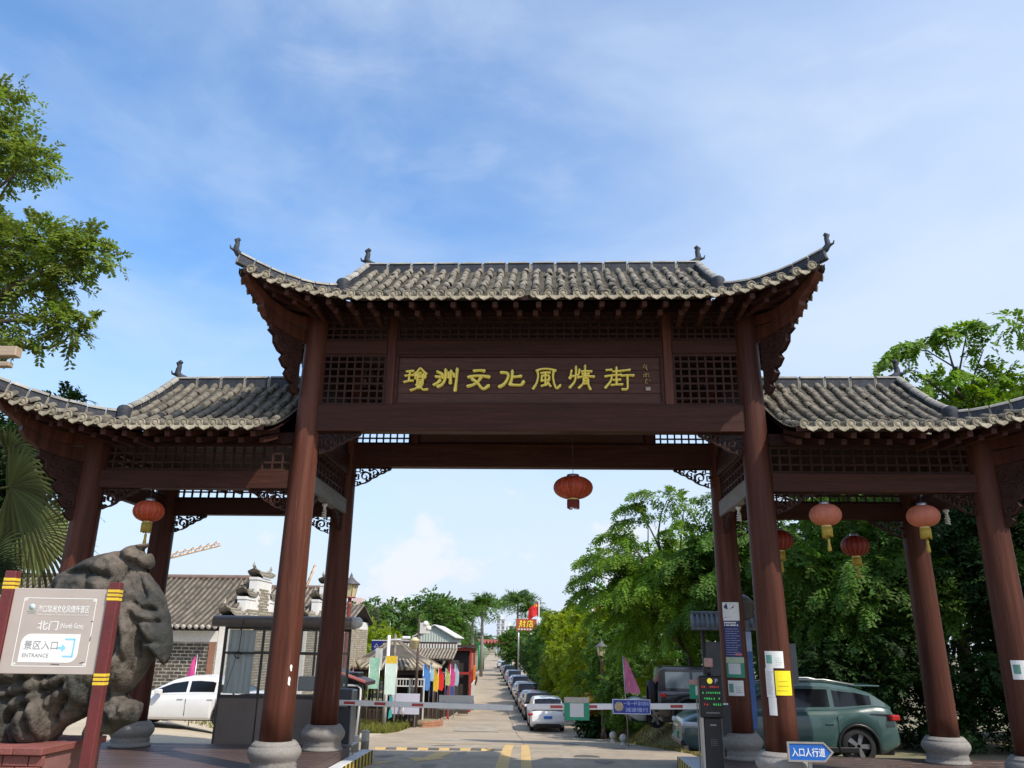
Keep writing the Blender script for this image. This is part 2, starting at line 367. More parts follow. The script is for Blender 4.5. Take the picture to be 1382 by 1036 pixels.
def strip(name, mat, x0, y0, x1, y1, w, dz=0.018, n=6):
    d = Vector((x1-x0, y1-y0)); L = d.length; d /= L; p = Vector((-d.y, d.x))*w/2; vs = []; fs = []
    for i in range(n+1):
        q = Vector((x0,y0))+d*L*i/n
        for s in (-1,1):
            a = q+p*s; vs.append((a.x,a.y,prof(a.y)+dz))
    for i in range(n): fs.append((2*i,2*i+1,2*i+3,2*i+2))
    return MB().add(vs, fs).build(name, mat, None, fix=False, kind='structure')
jointm = M('road_joint_tar', (0.12,0.10,0.08), 0.9, 0.3, 3)
strip('road_joint', jointm, -0.02, 3, -0.75, 24, 0.025, 0.014, 20); strip('road_joint', jointm, -0.75, 24, -2.6, 48, 0.03, 0.014, 20)
for yj in (7.1, 11.4, 15.4, 20, 25, 30.5, 36, 43, 52, 64, 80):
    strip('road_joint', jointm, rl(yj)+0.05, yj+0.3, rr(yj)-0.05, yj-0.2, 0.03, 0.014, 6)
patchm = M('road_patch_concrete', (0.33,0.285,0.22), 0.9, 0.2, 1.2, 0.4, 30, fine=0.4, fcol=(0.16,0.14,0.11)); stainm = M('oil_stain', (0.16,0.135,0.105), 0.7, 0.3, 2.0, fine=0.5, fcol=(0.3,0.25,0.19))
def flat_patch(name, mat, pts, dz): MB().add([(x,y,prof(y)+dz) for x,y in pts], [tuple(range(len(pts)))]).build(name, mat, None, fix=False, kind='structure')
flat_patch('road_patch', patchm, [(0.7,9.4),(2.9,9.2),(2.85,11.2),(0.65,11.3)], 0.0150); flat_patch('road_patch', patchm, [(-4.2,20.3),(-1.6,20.1),(-1.8,23.9),(-4.4,24.0)], 0.0170); flat_patch('road_patch', patchm, [(-4.6,31),(-2.2,30.8),(-2.5,34.5),(-4.9,34.5)], 0.030)
for (cx,cy,r) in ((-2.9,13.2,0.5),(1.7,6.6,0.35),(2.4,14.0,0.6),(-3.6,7.0,0.3),(1.2,18.5,0.5),(-2.2,4.6,0.25),(1.6,4.2,0.3),(-1.6,11.0,0.35)):
    flat_patch('oil_stain', stainm, [(cx+r*0.7*math.cos(a)*(0.7+0.5*rng.random()), cy+r*1.6*math.sin(a)*(0.7+0.5*rng.random())) for a in np.linspace(0,2*PI,15)[:-1]], 0.0195+r*0.002)
for x0 in (-3.05,-1.75,0.95,2.35):
    for k in range(3): strip('tyre_track', M('tyre_track_film',(0.315,0.262,0.196),0.8,0.25,1.5,fine=0.7,fcol=(0.40,0.325,0.235)), x0+rng.normal(0,0.05)-0.02*k, 2.5+4.2*k, x0-0.18+rng.normal(0,0.05)-0.02*k, 6.5+4.2*k, 0.22, 0.0136+0.0004*k, 8)
mh = MB().lathe([(0,0),(0.33,0),(0.33,0.006),(0.30,0.008),(0,0.008)], 28, (1.35,8.1,prof(8.1)+0.014)).build('manhole_cover', M('cast_iron',(0.09,0.08,0.07),0.7,0.3,30,0.6,90), None, kind='structure')
# yellow paint on the road
strip('lane_line', ymark, -0.55, 2.2, -0.93, 15.6, 0.28, n=10); strip('lane_line', ymark, -0.02, 2.2, -0.42, 15.6, 0.24, n=10)
strip('stop_line', ymark, -1.25, 16.3, 0.05, 16.6, 0.36)
for xa, xb in ((-5.6,-4.55),(-4.2,-3.0),(-2.75,-1.6)): strip('stop_line', ymark, xa, 15.6, xb, 15.9, 0.3)
av = [(-2.95,7.6),(-2.55,6.05),(-1.82,6.55),(-2.25,6.6),(-2.0,9.2),(-2.45,9.1),(-2.5,6.95)]
av = [(-2.62,5.55),(-1.95,6.7),(-2.22,6.75),(-2.1,8.6),(-2.55,8.55),(-2.6,6.72),(-2.98,6.6)]
MB().add([(x,y,prof(y)+0.019) for x,y in av], [tuple(range(len(av)))]).build('road_arrow', ymark, None, fix=False, kind='structure')
MB().add([(-3.40,4.4,prof(4.4)+0.02),(-3.02,5.3,prof(5.3)+0.02),(-3.40,5.25,prof(5.25)+0.02)], [(0,1,2)]).build('road_chevron', ymark, None, fix=False, kind='structure')
# speed bump, one rubber block after another
sb = thing('speed_bump', 'worn black and yellow rubber speed bump across the left lane', 'speed bump', (-4.3,9.35,prof(9.35)+0.012))
for i in range(12):
    mb = MB(); x0 = i*0.285; mb.add([(x0,-0.14,0),(x0+0.28,-0.14,0),(x0+0.28,0.14,0),(x0,0.14,0),(x0,-0.05,0.045),(x0+0.28,-0.05,0.045),(x0+0.28,0.05,0.045),(x0,0.05,0.045)],
       [(0,1,5,4),(4,5,6,7),(7,6,2,3),(0,4,7,3),(1,2,6,5)])
    o = mb.build('bump_block', (M('worn_bump_black',(0.10,0.09,0.08),0.8,0.3,6) if i%2 else ymark), sb); o.location.y = 0.032*i; o.location.z = prof(9.35+0.032*i)-prof(9.35)
# ------------------------------------------------------------------ gateway
gate = thing('gateway', 'large brown timber gateway with three grey tiled roofs and gold lettering across the street', 'gateway', (0,0,0))
DEP = 2.98; W1 = 4.1; W2 = 8.0; DZ = 0.38; LEAN = 0.0045
def column(x, y, ztop, name='column'):
    s = -1 if x > 0 else 1
    prof_ = [(0.268-0.062*(i/14.0)**1.1*(ztop-0.85)/7.5, 0.83+(ztop-0.83)*i/14) for i in range(15)]
    mb = MB().lathe([(r, z-0.85) for r,z in prof_], 32, (x,y,0.85), lean=LEAN*s)
    c = mb.build('column', woodz, gate)
    b = MB().lathe([(0.40,0.0),(0.405,0.035),(0.375,0.05),(0.365,0.10),(0.375,0.115),(0.355,0.15),(0.38,0.19),(0.415,0.24),(0.432,0.29),(0.428,0.335),(0.40,0.385),(0.375,0.405),(0.38,0.42),(0.36,0.43),(0.35,0.45),(0.335,0.452),(0.33,0.47),(0.285,0.472)], 36, (x,y,DZ))
    b.build('column_base', granite, c)
    return c
for x in (-W1, W1):
    for y in (0, DEP): column(x, y, 8.62)
for x in (-W2, W2):
    for y in (0, DEP): column(x, y, 6.2)
def beam(name, x0,x1,y0,y1,z0,z1, mat=None, b=0.012): return MB().box(x0,x1,y0,y1,z0,z1,b).build(name, mat or (woodx if x1-x0 > y1-y0 else woody), gate)
def lattice(name, x0,x1,z0,z1,y, nx,nz, w=0.03, d=0.05, axis='x', frame=0.045, mat=None):
    mb = MB()
    def bx(a0,a1,d0,d1,c0,c1):
        if axis == 'x': mb.box(a0,a1,d0,d1,c0,c1)
        else: mb.box(d0,d1,a0,a1,c0,c1)
    for i in range(1,nx):
        u = x0+(x1-x0)*i/nx; bx(u-w/2,u+w/2,y-d/2,y+d/2,z0,z1)
    for j in range(1,nz):
        v = z0+(z1-z0)*j/nz; bx(x0,x1,y-d/2+0.006,y+d/2-0.006,v-w/2,v+w/2)
    if frame:
        e = d/2+0.01
        bx(x0,x0+frame,y-e,y+e,z0,z1); bx(x1-frame,x1,y-e,y+e,z0,z1); bx(x0+frame,x1-frame,y-e,y+e,z0,z0+frame); bx(x0+frame,x1-frame,y-e,y+e,z1-frame,z1)
    return mb.build(name, mat or woodlat, gate)
def bracket(L, H, y, x, z, s, thick=0.07, axis='x'):
    """carved corner bracket under a beam: x,z is the corner, s the side it grows to"""
    fn = (lambda u,v,d: (x+s*u*L, y-thick/2+(thick-d), z+v*H)) if axis == 'x' else (lambda u,v,d: (y-thick/2+(thick-d), x+s*u*L, z+v*H))
    a = H/L
    mb = MB(); R = lambda p, w, d1=thick: mb.ribbon([(u, v) for u,v in p], w, fn, 0, d1, 0.4)
    R([(0,-0.03),(1,-0.03)], 0.05); R([(0.02,0),(0.02,-1)], 0.04)
    R([(0.0,-0.97),(0.1,-0.97),(0.1,-0.74),(0.0,-0.74)], 0.035); R([(0.02,-0.62),(0.12,-0.62),(0.12,-0.36),(0.06,-0.36),(0.06,-0.5)], 0.035); R([(0.02,-0.22),(0.15,-0.22),(0.15,-0.06)], 0.035)
    sp = lambda cx,cy,r0,r1,a0,a1: [(cx+(q[0]-cx), cy+(q[1]-cy)/a*1.0) for q in spiral(cx,cy,r0,r1,a0,a1,20)]
    R(sp(0.30,-0.47,0.145,0.03,-0.6,-0.6+PI*2.6), [0.055-0.0015*i for i in range(21)])
    R(sp(0.56,-0.27,0.105,0.02,2.6,2.6-PI*2.4), [0.045-0.001*i for i in range(21)])
    R(sp(0.76,-0.16,0.07,0.02,-0.8,-0.8+PI*2.2), 0.032)
    R([(0.1,-0.95),(0.2,-0.86),(0.3,-0.82),(0.42,-0.7),(0.48,-0.58),(0.6,-0.5),(0.68,-0.36),(0.8,-0.3),(0.88,-0.18),(0.97,-0.13),(1.0,-0.03)], 0.05)
    for (cx,cy,r) in ((0.17,-0.8,0.035),(0.36,-0.68,0.04),(0.45,-0.5,0.03),(0.54,-0.46,0.035),(0.66,-0.28,0.03),(0.74,-0.3,0.03),(0.85,-0.1,0.03),(0.93,-0.08,0.035),(0.22,-0.15,0.03),(0.42,-0.14,0.04)):
        mb.prism([(cx+r*math.cos(2*PI*k/7), cy+r/a*math.sin(2*PI*k/7)) for k in range(7)], fn, 0, thick*0.85)
    mb.ribbon([(0.15,-0.3),(0.3,-0.2),(0.45,-0.3),(0.46,-0.42)], 0.035, fn, 0, thick*0.8)
    return mb.build('carved_bracket', woodlat, gate)
def facade(y, f, plaque):
    """the main bay, f = -1 faces the street front, +1 the rear"""
    a, b = sorted((y+f*0.13, y-f*0.11)); xc = W1-0.2
    beam('main_beam', -xc, xc, a, b, 6.07, 6.585)
    a2, b2 = sorted((y+f*0.075, y-f*0.075))
    for s in (-1,1): beam('wall_post', *(sorted((s*2.51, s*2.67))), a2, b2, 6.588, 8.40, woodz)
    beam('tie_rail', -2.507, 2.507, a2+0.01, b2-0.01, 7.585, 7.875)
    for s in (-1,1):
        x0, x1 = sorted((s*2.673, s*(xc)))
        beam('tie_rail', x0, x1, a2+0.01, b2-0.01, 7.60, 7.865)
        lattice('lattice_panel', x0, x1-0.0, 7.868, 8.40, y, 8, 4)
        lattice('lattice_panel', x0, x1, 6.588, 7.597, y, 8, 7)
    lattice('lattice_panel', -2.507, 2.507, 7.878, 8.40, y, 30, 4)
    beam('eave_purlin', -4.2, 4.2, a2-0.02, b2+0.02, 8.403, 8.64, eavewood)
    n = 4; zz = [6.64,6.83,7.03,7.28,7.535]
    for k in range(n):
        o = MB().box(-2.44,2.44,min(y-f*0.05,y+f*0.02),max(y-f*0.05,y+f*0.02+0.002*f*k),zz[k],zz[k+1]-0.006,0.004).build('plaque_board', plaquem, gate)
    for (x0,x1,z0,z1) in ((-2.507,2.507,7.536,7.582),(-2.507,2.507,6.588,6.639),(-2.507,-2.441,6.64,7.535),(2.441,2.507,6.64,7.535)):
        beam('plaque_frame', x0,x1,min(y-f*0.04,y+f*0.055),max(y-f*0.04,y+f*0.055),z0,z1,None,0.006)
    for s in (-1,1): bracket(0.80, 0.42, y, -s*(W1-0.22), 6.068, s)
facade(0.0, -1, True); facade(DEP, 1, False)
for s in (-1,1):                                          # cross ties between front and rear main columns
    x = s*(W1-0.06)
    MB().box(x-0.09,x+0.09,0.19,DEP-0.19,5.02,5.33,0.012).build('cross_tie', weatherwood, gate)
    lattice('lattice_panel', 0.19, DEP-0.19, 5.333, 5.86, x, 10, 3, axis='y')
    MB().box(x-0.09,x+0.09,0.19,DEP-0.19,5.863,6.3,0.012).build('cross_tie', woody, gate)
    MB().box(x-0.03,x+0.03,0.19,DEP-0.19,6.303,8.40,0.005).build('side_boarding', eavewood, gate)
    bracket(0.6, 0.36, x, 0.24, 5.018, 1, axis='y'); bracket(0.6, 0.36, x, DEP-0.24, 5.018, -1, axis='y')
    x2 = s*(W2-0.03)
    MB().box(x2-0.08,x2+0.08,0.19,DEP-0.19,4.99,5.33,0.012).build('cross_tie', woody, gate)
    lattice('lattice_panel', 0.19, DEP-0.19, 5.333, 5.83, x2, 10, 3, axis='y')
    MB().box(x2-0.08,x2+0.08,0.19,DEP-0.19,5.833,6.1,0.012).build('cross_tie', eavewood, gate)
    for (y, f) in ((0.0,-1),(DEP,1)):                     # side bays
        a, b = sorted((y+f*0.11, y-f*0.1)); x0, x1 = sorted((s*(W1+0.19), s*(W2-0.19)))
        beam('side_beam', x0, x1, a, b, 5.0, 5.335)
        lattice('lattice_panel', x0, x1, 5.338, 5.83, y, 19, 3)
        beam('eave_purlin', min(s*(W1+0.19), s*(W2+0.12)), max(s*(W1+0.19), s*(W2+0.12)), y-0.09, y+0.09, 5.833, 6.05, eavewood)
        bracket(0.72, 0.38, y, s*(W1+0.2), 4.998, s); bracket(0.72, 0.38, y, s*(W2-0.22), 4.998, -s)
# ---------------------------------------------------------------- roofs
YC = DEP/2
barrel_me = None
def make_barrel():
    vs = []; fs = []; n = 7
    for j,(yy,r) in enumerate(((0,0.060),(0.0,0.068),(0.93,0.064),(1.0,0.058))):
        for k in range(n+1):
            a = PI*k/n; vs.append((r*math.cos(a), yy, r*math.sin(a)*0.95-0.01))
    for j in range(3):
        for k in range(n): fs.append((j*(n+1)+k,j*(n+1)+k+1,(j+1)*(n+1)+k+1,(j+1)*(n+1)+k))
    mb = MB(); mb.add(vs, fs, True); return mb
barrel = make_barrel(); barrel_me = barrel.mesh('barrel_tile'); barrel_me.materials.append(tile)
def make_disc():
    mb = MB(); n = 16; rings = [(0.078,-0.03),(0.078,0.012),(0.066,0.014),(0.060,0.004),(0.042,0.004),(0.036,0.012),(0.0,0.014)]
    mb.lathe(rings, n, cap=False, T=Matrix.Rotation(PI/2, 4, 'X'))
    return mb
disc_me = make_disc().mesh('eave_disc'); disc_me.materials.append(discm)
def make_drip():
    poly = [(-0.105,0.03),(-0.10,-0.02),(-0.075,-0.06),(-0.03,-0.085),(0,-0.105),(0.03,-0.085),(0.075,-0.06),(0.10,-0.02),(0.105,0.03),(0.05,-0.005),(0,-0.015),(-0.05,-0.005)]
    mb = MB(); fn = lambda u,v,d: (u, d, v)
    n = len(poly); f0 = [fn(u,v,0) for u,v in poly]; f1 = [fn(u,v,0.018) for u,v in poly]
    mb.add(f0+f1, [(0,1,2,11),(2,3,10,11),(3,4,5,10),(5,6,9,10),(6,7,8,9)]+[(n+i for i in q) for q in ()]+[(i,(i+1)%n,n+(i+1)%n,n+i) for i in range(n)])
    mb.add(f1, [(11,2,1,0),(11,10,3,2),(10,5,4,3),(10,9,6,5),(9,8,7,6)])
    return mb
drip_me = make_drip().mesh('drip_tile', False); drip_me.materials.append(discm)
rafter_me = MB().box(-0.045,0.045,0,1,-0.05,0.05,0.006).mesh('rafter'); rafter_me.materials.append(rafterend)
def axes(p0, p1, up=Vector((0,0,1)), scale=True):
    d = p1-p0; L = d.length; d = d/L; x = d.cross(up).normalized(); z = x.cross(d)
    k = L if scale else 1.0
    return Matrix(((x.x,d.x*k,z.x,p0.x),(x.y,d.y*k,z.y,p0.y),(x.z,d.z*k,z.z,p0.z),(0,0,0,1)))
TILES = []        # (distance, matrix, parent)
def roof(name, key, xin, xg, xm, tip, zr, ze, xs, yk, pexp, sag, sxs, label=None, open_end=False):
    mbs = MB(); mbp = MB(); ye0 = -1.3
    par = {}
    rows_all = []
    def E(x):
        q = min(1, max(0, (x-xs)/(tip[0]-xs))); return Vector((x, ye0+(tip[1]-ye0)*q*q, ze+(tip[2]-ze)*q**2.1))
    zt_ = zr-(0.21 if xin == 0 else 0.2)
    def fz(t, x): e = E(x).z; return e+(zt_-e)*(1-t)**pexp
    tk = (YC-yk)/(YC-ye0); zk = ze+(zt_-ze)*(1-tk)**pexp
    def Hp(s):
        return Vector((xg+(tip[0]-xg)*s, yk+(tip[1]-yk)*s, zk+(tip[2]+0.06-zk)*s - sag*4*s*(1-s)*(1.15-0.5*s)))
    def row_front(x, n=16):
        e = E(x)
        if x <= xg: return [Vector((x, YC-(YC-e.y)*i/n, fz(i/n, x))) for i in range(n+1)]
        h = Hp((x-xg)/(tip[0]-xg)); return [h.lerp(e, i/n)-Vector((0,0,0.02*math.sin(PI*i/n))) for i in range(n+1)]
    def Es(y):
        q = min(1, abs(y-YC)/(YC-tip[1])); return Vector((xm+(tip[0]-xm)*q**2.6, y, ze+(tip[2]-ze)*q**2.6))
    def row_side(y, n=10):
        e = Es(y); yf = y if y <= YC else 2*YC-y
        if yf >= yk: t = Vector((xg, yf, zk))
        else: t = Hp((yk-yf)/(yk-tip[1]))
        r = [t.lerp(e, i/n)-Vector((0,0,0.05*math.sin(PI*i/n))*1) for i in range(n+1)]
        if y > YC:
            for p in r: p.y = y
        return r
    out = []
    for sx in sxs:
        fl = lambda p: Vector((p.x*sx, p.y, p.z)); bk = lambda p: Vector((p.x, 2*YC-p.y, p.z))
        xsr = [xin+0.125+0.25*i for i in range(int((tip[0]-xin-0.2)/0.25)+1)]
        xb = [xin]+[x+0.125 for x in xsr]
        front = [row_front(x) for x in xsr]; fb = [row_front(min(x, tip[0]-0.01)) for x in xb]
        ysr = [tip[1]+0.22+0.25*i for i in range(int((2*(YC-tip[1])-0.4)/0.25)+1)]
        yb = [ysr[0]-0.125]+[y+0.125 for y in ysr]
        side = [] if open_end else [row_side(y) for y in ysr]; sbk = [] if open_end else [row_side(y) for y in yb]
        def pans(bl, tr):
            for A, B in zip(bl[:-1], bl[1:]):
                L = max((A[-1]-A[0]).length, (B[-1]-B[0]).length); n = max(2, int(L/0.125))
                pa = lambda R, t: R[min(len(R)-2, int(t*(len(R)-1)))].lerp(R[min(len(R)-2, int(t*(len(R)-1)))+1], t*(len(R)-1)-min(len(R)-2, int(t*(len(R)-1))))
                for k in range(n):
                    t0, t1 = k/n, (k+1)/n; l = Vector((0,0,0.022)); c = Vector((0,0,-0.028))
                    a0, b0, a1, b1 = pa(A,t0), pa(B,t0), pa(A,t1), pa(B,t1)
                    P = [a0, (a0+b0)/2+c, b0, a1+l, (a1+b1)/2+c+l, b1+l, a1-l*0.2, (a1+b1)/2+c-l*0.2, b1-l*0.2]
                    mbp.add([tr(p) for p in P], [(0,1,4,3),(1,2,5,4),(3,4,7,6),(4,5,8,7)])
        def soffit(bl, tr):
            for A, B in zip(bl[:-1], bl[1:]):
                n = len(A)-1; o = Vector((0,0,-0.085))
                mbs.add([tr(p+o) for p in A]+[tr(p+o) for p in B], [(i,i+1,n+1+i+1,n+1+i) for i in range(n)])
                mbs.add([tr(A[-1]+o),tr(A[-1]),tr(B[-1]),tr(B[-1]+o)], [(0,1,2,3)])
        pans(fb, fl); pans(fb, lambda p: fl(bk(p))); soffit(fb, fl); soffit(fb, lambda p: fl(bk(p)))
        if side: pans(sbk, fl); soffit(sbk, fl)
        # rows of barrel tiles
        for rows, tr, fr in ((front, fl, 1), (front, lambda p: fl(bk(p)), 0), (side, fl, 0)):
            for R in rows:
                seg = [0]
                for i in range(len(R)-1): seg.append(seg[-1]+(R[i+1]-R[i]).length)
                n = max(1, round(seg[-1]/0.26))
                def at(s):
                    k = max(0, min(len(R)-2, int(np.searchsorted(seg, s))-1)); return R[k].lerp(R[k+1], (s-seg[k])/(seg[k+1]-seg[k]+1e-9))
                for k in range(n):
                    p1 = at(seg[-1]*k/n); p0 = at(seg[-1]*(k+1)/n)
                    if (p1-p0).length < 0.05: continue
                    up = Vector((rng.normal(0,0.016), rng.normal(0,0.016), 0.030+rng.normal(0,0.004)))
                    q0, q1 = tr(p0)+up, tr(p1)+up+Vector((0,0,0.006))
                    TILES.append(((q0-CAM).length+(0 if fr else 100), axes(q0, q1), key))
                e0, e1 = tr(R[-2]), tr(R[-1]); d = (e1-e0); d.z *= 0.2
                if d.length < 1e-4: continue
                d.normalize(); xx = Vector((0,0,1)).cross(d).normalized()
                m = Matrix(((xx.x,-d.x,0,e1.x+d.x*0.02),(xx.y,-d.y,0,e1.y+d.y*0.02),(0,0,1,e1.z+0.028),(0,0,0,1)))
                out.append(('eave_disc', disc_me, m))
        for bl, tr in ((fb, fl), (fb, lambda p: fl(bk(p))), (sbk, fl)):
            for R in bl[1:-1]:
                e0, e1 = tr(R[-2]), tr(R[-1]); d = e1-e0; d.z = 0
                if d.length < 1e-4: continue
                d.normalize(); xx = Vector((0,0,1)).cross(d).normalized(); tl = 0.35
                m = Matrix(((xx.x,-d.x,d.x*tl*-0.0,e1.x+d.x*0.03),(xx.y,-d.y,0,e1.y+d.y*0.03),(0,0,1,e1.z-0.005),(0,0,0,1)))
                out.append(('drip_tile', drip_me, m @ Matrix.Rotation(-0.28, 4, 'X')))
        # rafters, two tiers
        nr = int((tip[0]-xin)/0.37)
        for k in range(nr):
            x = xin+0.2+0.37*k
            for tr in (fl, lambda p: fl(bk(p))):
                e = E(x); q = max(0, (x-(xg+0.35))/(tip[0]-xg))
                xi = x-0.9*q*1.0
                a = tr(Vector((x, e.y+0.07, e.z-0.135))); edge_ = x > xg-0.75; bI = tr(Vector((xi, e.y+(0.75 if edge_ else 1.25), e.z+(-0.06 if edge_ else 0.25))))
                out.append(('rafter', rafter_me, axes(a, bI)))
                x2 = x-0.06; a = tr(Vector((x2, e.y+0.36, e.z-0.17))); bI = tr(Vector((xi, -0.2 if edge_ else 0.15, e.z+(-0.1 if edge_ else 0.2))))
                out.append(('rafter', rafter_me, axes(a, bI)))
        if side:
            for k in range(int(2*(YC-tip[1])/0.42)):
                y = tip[1]+0.3+0.42*k; e = Es(y)
                ya = YC+(y-YC)*0.75
                out.append(('rafter', rafter_me, axes(fl(Vector((e.x-0.07, y, e.z-0.135))), fl(Vector((xm-0.75, ya, e.z-0.05))))))
        # ridges: gable ridge, hip ridge
        def ridge(curve, tr, w=0.13, h=0.15, seg=0.34, cap=True, base_h=0.06):
            L = [0]
            for i in range(len(curve)-1): L.append(L[-1]+(curve[i+1]-curve[i]).length)
            n = max(2, round(L[-1]/seg))
            def at(s):
                k = max(0, min(len(curve)-2, int(np.searchsorted(L, s))-1)); return curve[k].lerp(curve[k+1], (s-L[k])/(L[k+1]-L[k]+1e-9))
            for k in range(n):
                a, b = tr(at(L[-1]*k/n)), tr(at(L[-1]*(k+0.985)/n)); d = b-a; ln = d.length; T0 = axes(a, b, scale=False); out.append(('mortar_joint', MB().box(-w/2+0.008, w/2-0.008, -0.004, ln+0.01, -base_h+0.01, h-0.008, 0, T0), ridgemortar)); a = a+d*0.07; ln = ln*0.90
                T = axes(a, b, scale=False); jit = rng.normal(0, 0.004)
                m1 = MB().box(-w/2, w/2, 0, ln, -base_h, h+jit, 0.006, T); out.append(('ridge_tile', m1, ridget))
                m2 = MB(); n7 = 6; vs = []
                for yy in (-0.004, ln+0.002):
                    for q in range(n7+1):
                        an = PI*q/n7; vs.append(T @ Vector(((w/2+0.018)*math.cos(an), yy, h+jit+0.062*math.sin(an))))
                m2.add(vs, [(q,q+1,n7+2+q,n7+1+q) for q in range(n7)]+[tuple(range(n7+1)),tuple(reversed(range(n7+1,2*n7+2)))]); out.append(('ridge_cap_tile', m2, ridgecap))
        def horn(p, d, tr, s=1.0):
            mb = MB(); up = Vector((0,0,1)); pts = []
            for (a, b) in ((-0.14,0.0),(0.0,0.06),(0.07,0.15),(0.06,0.25),(0.045,0.33),(0.075,0.40),(0.03,0.43),(-0.01,0.41)): pts.append(tr(p+(d*a+up*b)*s))
            mb.tube(pts, [0.085*s,0.085*s,0.075*s,0.065*s,0.055*s,0.065*s,0.06*s,0.03*s], 8)
            pts = [tr(p+(d*a+up*b)*s) for (a,b) in ((0.1,0.12),(0.2,0.15),(0.22,0.22))]; mb.tube(pts, [0.04*s,0.025*s,0.015*s], 6)
            out.append(('ridge_horn', mb, ridget))
        def knob(p, tr):
            q = tr(p); mb = MB().lathe([(0.10,-0.05),(0.12,0.0),(0.13,0.03),(0.12,0.12),(0.128,0.2),(0.11,0.25),(0.07,0.28),(0.0,0.285)], 14, q); out.append(('ridge_knob', mb, ridget))
        g = [Vector((xg+0.06+0.0*i, YC-(YC-yk)*i/10, fz((YC-(YC-(YC-yk)*i/10))/(YC-ye0), xg)+0.03)) for i in range(11)]
        hcur = [Hp(i/14)+Vector((0,0,0.05)) for i in range(15)]
        for tr in (fl, lambda p: fl(bk(p))):
            if not open_end:
                ridge(g, tr, 0.12, 0.12); ridge(hcur, tr, 0.11, 0.085, 0.3, base_h=0.09)
                horn(hcur[-1]+Vector((0,0,0.06)), Vector((0.75,-0.65,0)), tr, 0.72); knob(Hp(0.0)+Vector((0,-0.06,-0.02)), tr)
        horn(Vector((xg+0.02,YC,zr-0.05)), Vector((1,0,0)), fl, 0.9)
        # gable wall
        gm = MB(); gp = [Vector((xg-0.05, YC-(YC-yk)*i/10, fz((YC-yk)*i/10/(YC-ye0), xg)-0.03)) for i in range(11)]
        poly = [fl(p) for p in gp]+[fl(bk(p)) for p in reversed(gp)]
        gm.add(poly, [tuple(range(len(poly)))]); out.append(('gable_board', gm, eavewood))
        main = [Vector((xin+(xg+0.1-xin)*i/12, YC, zr-0.25)) for i in range(13)]
        ridge(main, fl, 0.15, 0.2, 0.5, base_h=0.2)
        # corner timbers: hip beam and its carved strut
        if not open_end:
            for tr in (fl, lambda p: fl(bk(p))):
                cb = Vector((xm-0.75 if xm < 6 else W2, 0.0, ze+0.02)); tp = Vector((tip[0]-0.12, tip[1]+0.12, tip[2]-0.2))
                for (drop, frac, hh, ww) in ((0.0, 1.0, 0.2, 0.15), (-0.30, 0.74, 0.24, 0.15)):
                    mb = MB(); n = 12; vs = []
                    d = tp-cb; side_ = Vector((d.y,-d.x,0)).normalized()*ww/2
                    for i in range(n+1):
                        f = frac*i/n; p = cb.lerp(tp, f)+Vector((0,0,drop*(1-0.25*i/n) - 0.20*math.sin(PI*f)*(1 if drop == 0 else 0.8)))
                        hl = hh*(1 if i < n-2 else (0.85 if i < n else 0.45))
                        vs += [tr(p+side_+Vector((0,0,hh/2))), tr(p-side_+Vector((0,0,hh/2))), tr(p-side_+Vector((0,0,hh/2-hl))), tr(p+side_+Vector((0,0,hh/2-hl)))]
                    mb.add(vs, [(i*4+k,i*4+(k+1)%4,(i+1)*4+(k+1)%4,(i+1)*4+k) for i in range(n) for k in range(4)]+[(0,1,2,3),(n*4+3,n*4+2,n*4+1,n*4)])
                    out.append(('hip_beam', mb, woodz))
                # carved strut, a scalloped board below the beams
                d = Vector((tp.x-cb.x, tp.y-cb.y, 0)).normalized(); o = Vector((cb.x, cb.y, ze-0.34))+d*0.18; nn = Vector((d.y,-d.x,0))*0.05
                H = 1.12; Lx = 0.80
                edge = [(0.0,-H),(0.10,-H+0.02),(0.18,-H+0.1),(0.12,-H+0.18),(0.22,-H+0.22),(0.32,-H+0.32),(0.27,-H+0.42),(0.36,-H+0.45),(0.46,-H+0.56),(0.40,-H+0.66),(0.52,-H+0.70),(0.64,-H+0.82),(0.66,-H+0.95),(Lx,-H+1.02),(Lx,0.0)]
                mb = MB(); fn = lambda u,v,t: tr(o+d*u+Vector((0,0,v))+nn*t)
                for (a, b) in zip(edge[:-1], edge[1:]):
                    mb.prism([(0,a[1]),(a[0],a[1]),(b[0],b[1]),(0,b[1])] if abs(a[1]-b[1]) > 1e-6 else [(0,a[1]),(a[0],a[1]),(a[0],a[1]+0.002),(0,a[1]+0.002)], fn, -0.7, 0.7)
                for t0, t1 in ((0.7, 1.25), (-0.7, -1.25)):
                    for (cx,cy,r,a0) in ((0.2,-0.55,0.13,0.5),(0.36,-0.3,0.14,2.2),(0.14,-0.85,0.09,0),(0.16,-0.24,0.11,4),(0.52,-0.18,0.1,1)):
                        mb.ribbon(spiral(cx,cy,r,0.02,a0,a0+PI*2.4,16), 0.05, fn, t0, t1, 0.4)
                    mb.ribbon(edge[:-1], 0.045, fn, t0, t1, 0.4)
                out.append(('carved_strut', mb, woodlat))
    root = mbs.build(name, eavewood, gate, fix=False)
    if label: root['label'] = label
    par[name] = root
    mbp.build('pan_tiles', pantile, root, fix=False, kind='stuff')
    for it in out:
        if it[0] in ('eave_disc','drip_tile','rafter'): obj(it[0], it[1], None, root, it[2])
        else: it[1].build(it[0], it[2], root)
    return root
ROOTS = {}
ROOTS['main_roof'] = roof('main_roof', 'main_roof', 0.0, 3.52, 4.98, (5.12,-1.62,8.70), 10.28, 8.22, 2.7, -0.42, 1.18, 0.17, (1,-1))
for sx in (1,-1): ROOTS[sx] = roof('side_roof', sx, 4.42, 7.36, 8.95, (9.15,-1.62,6.42), 7.66, 5.86, 6.6, -0.38, 1.42, 0.10, (sx,))
TILES.sort(key=lambda t: t[0])
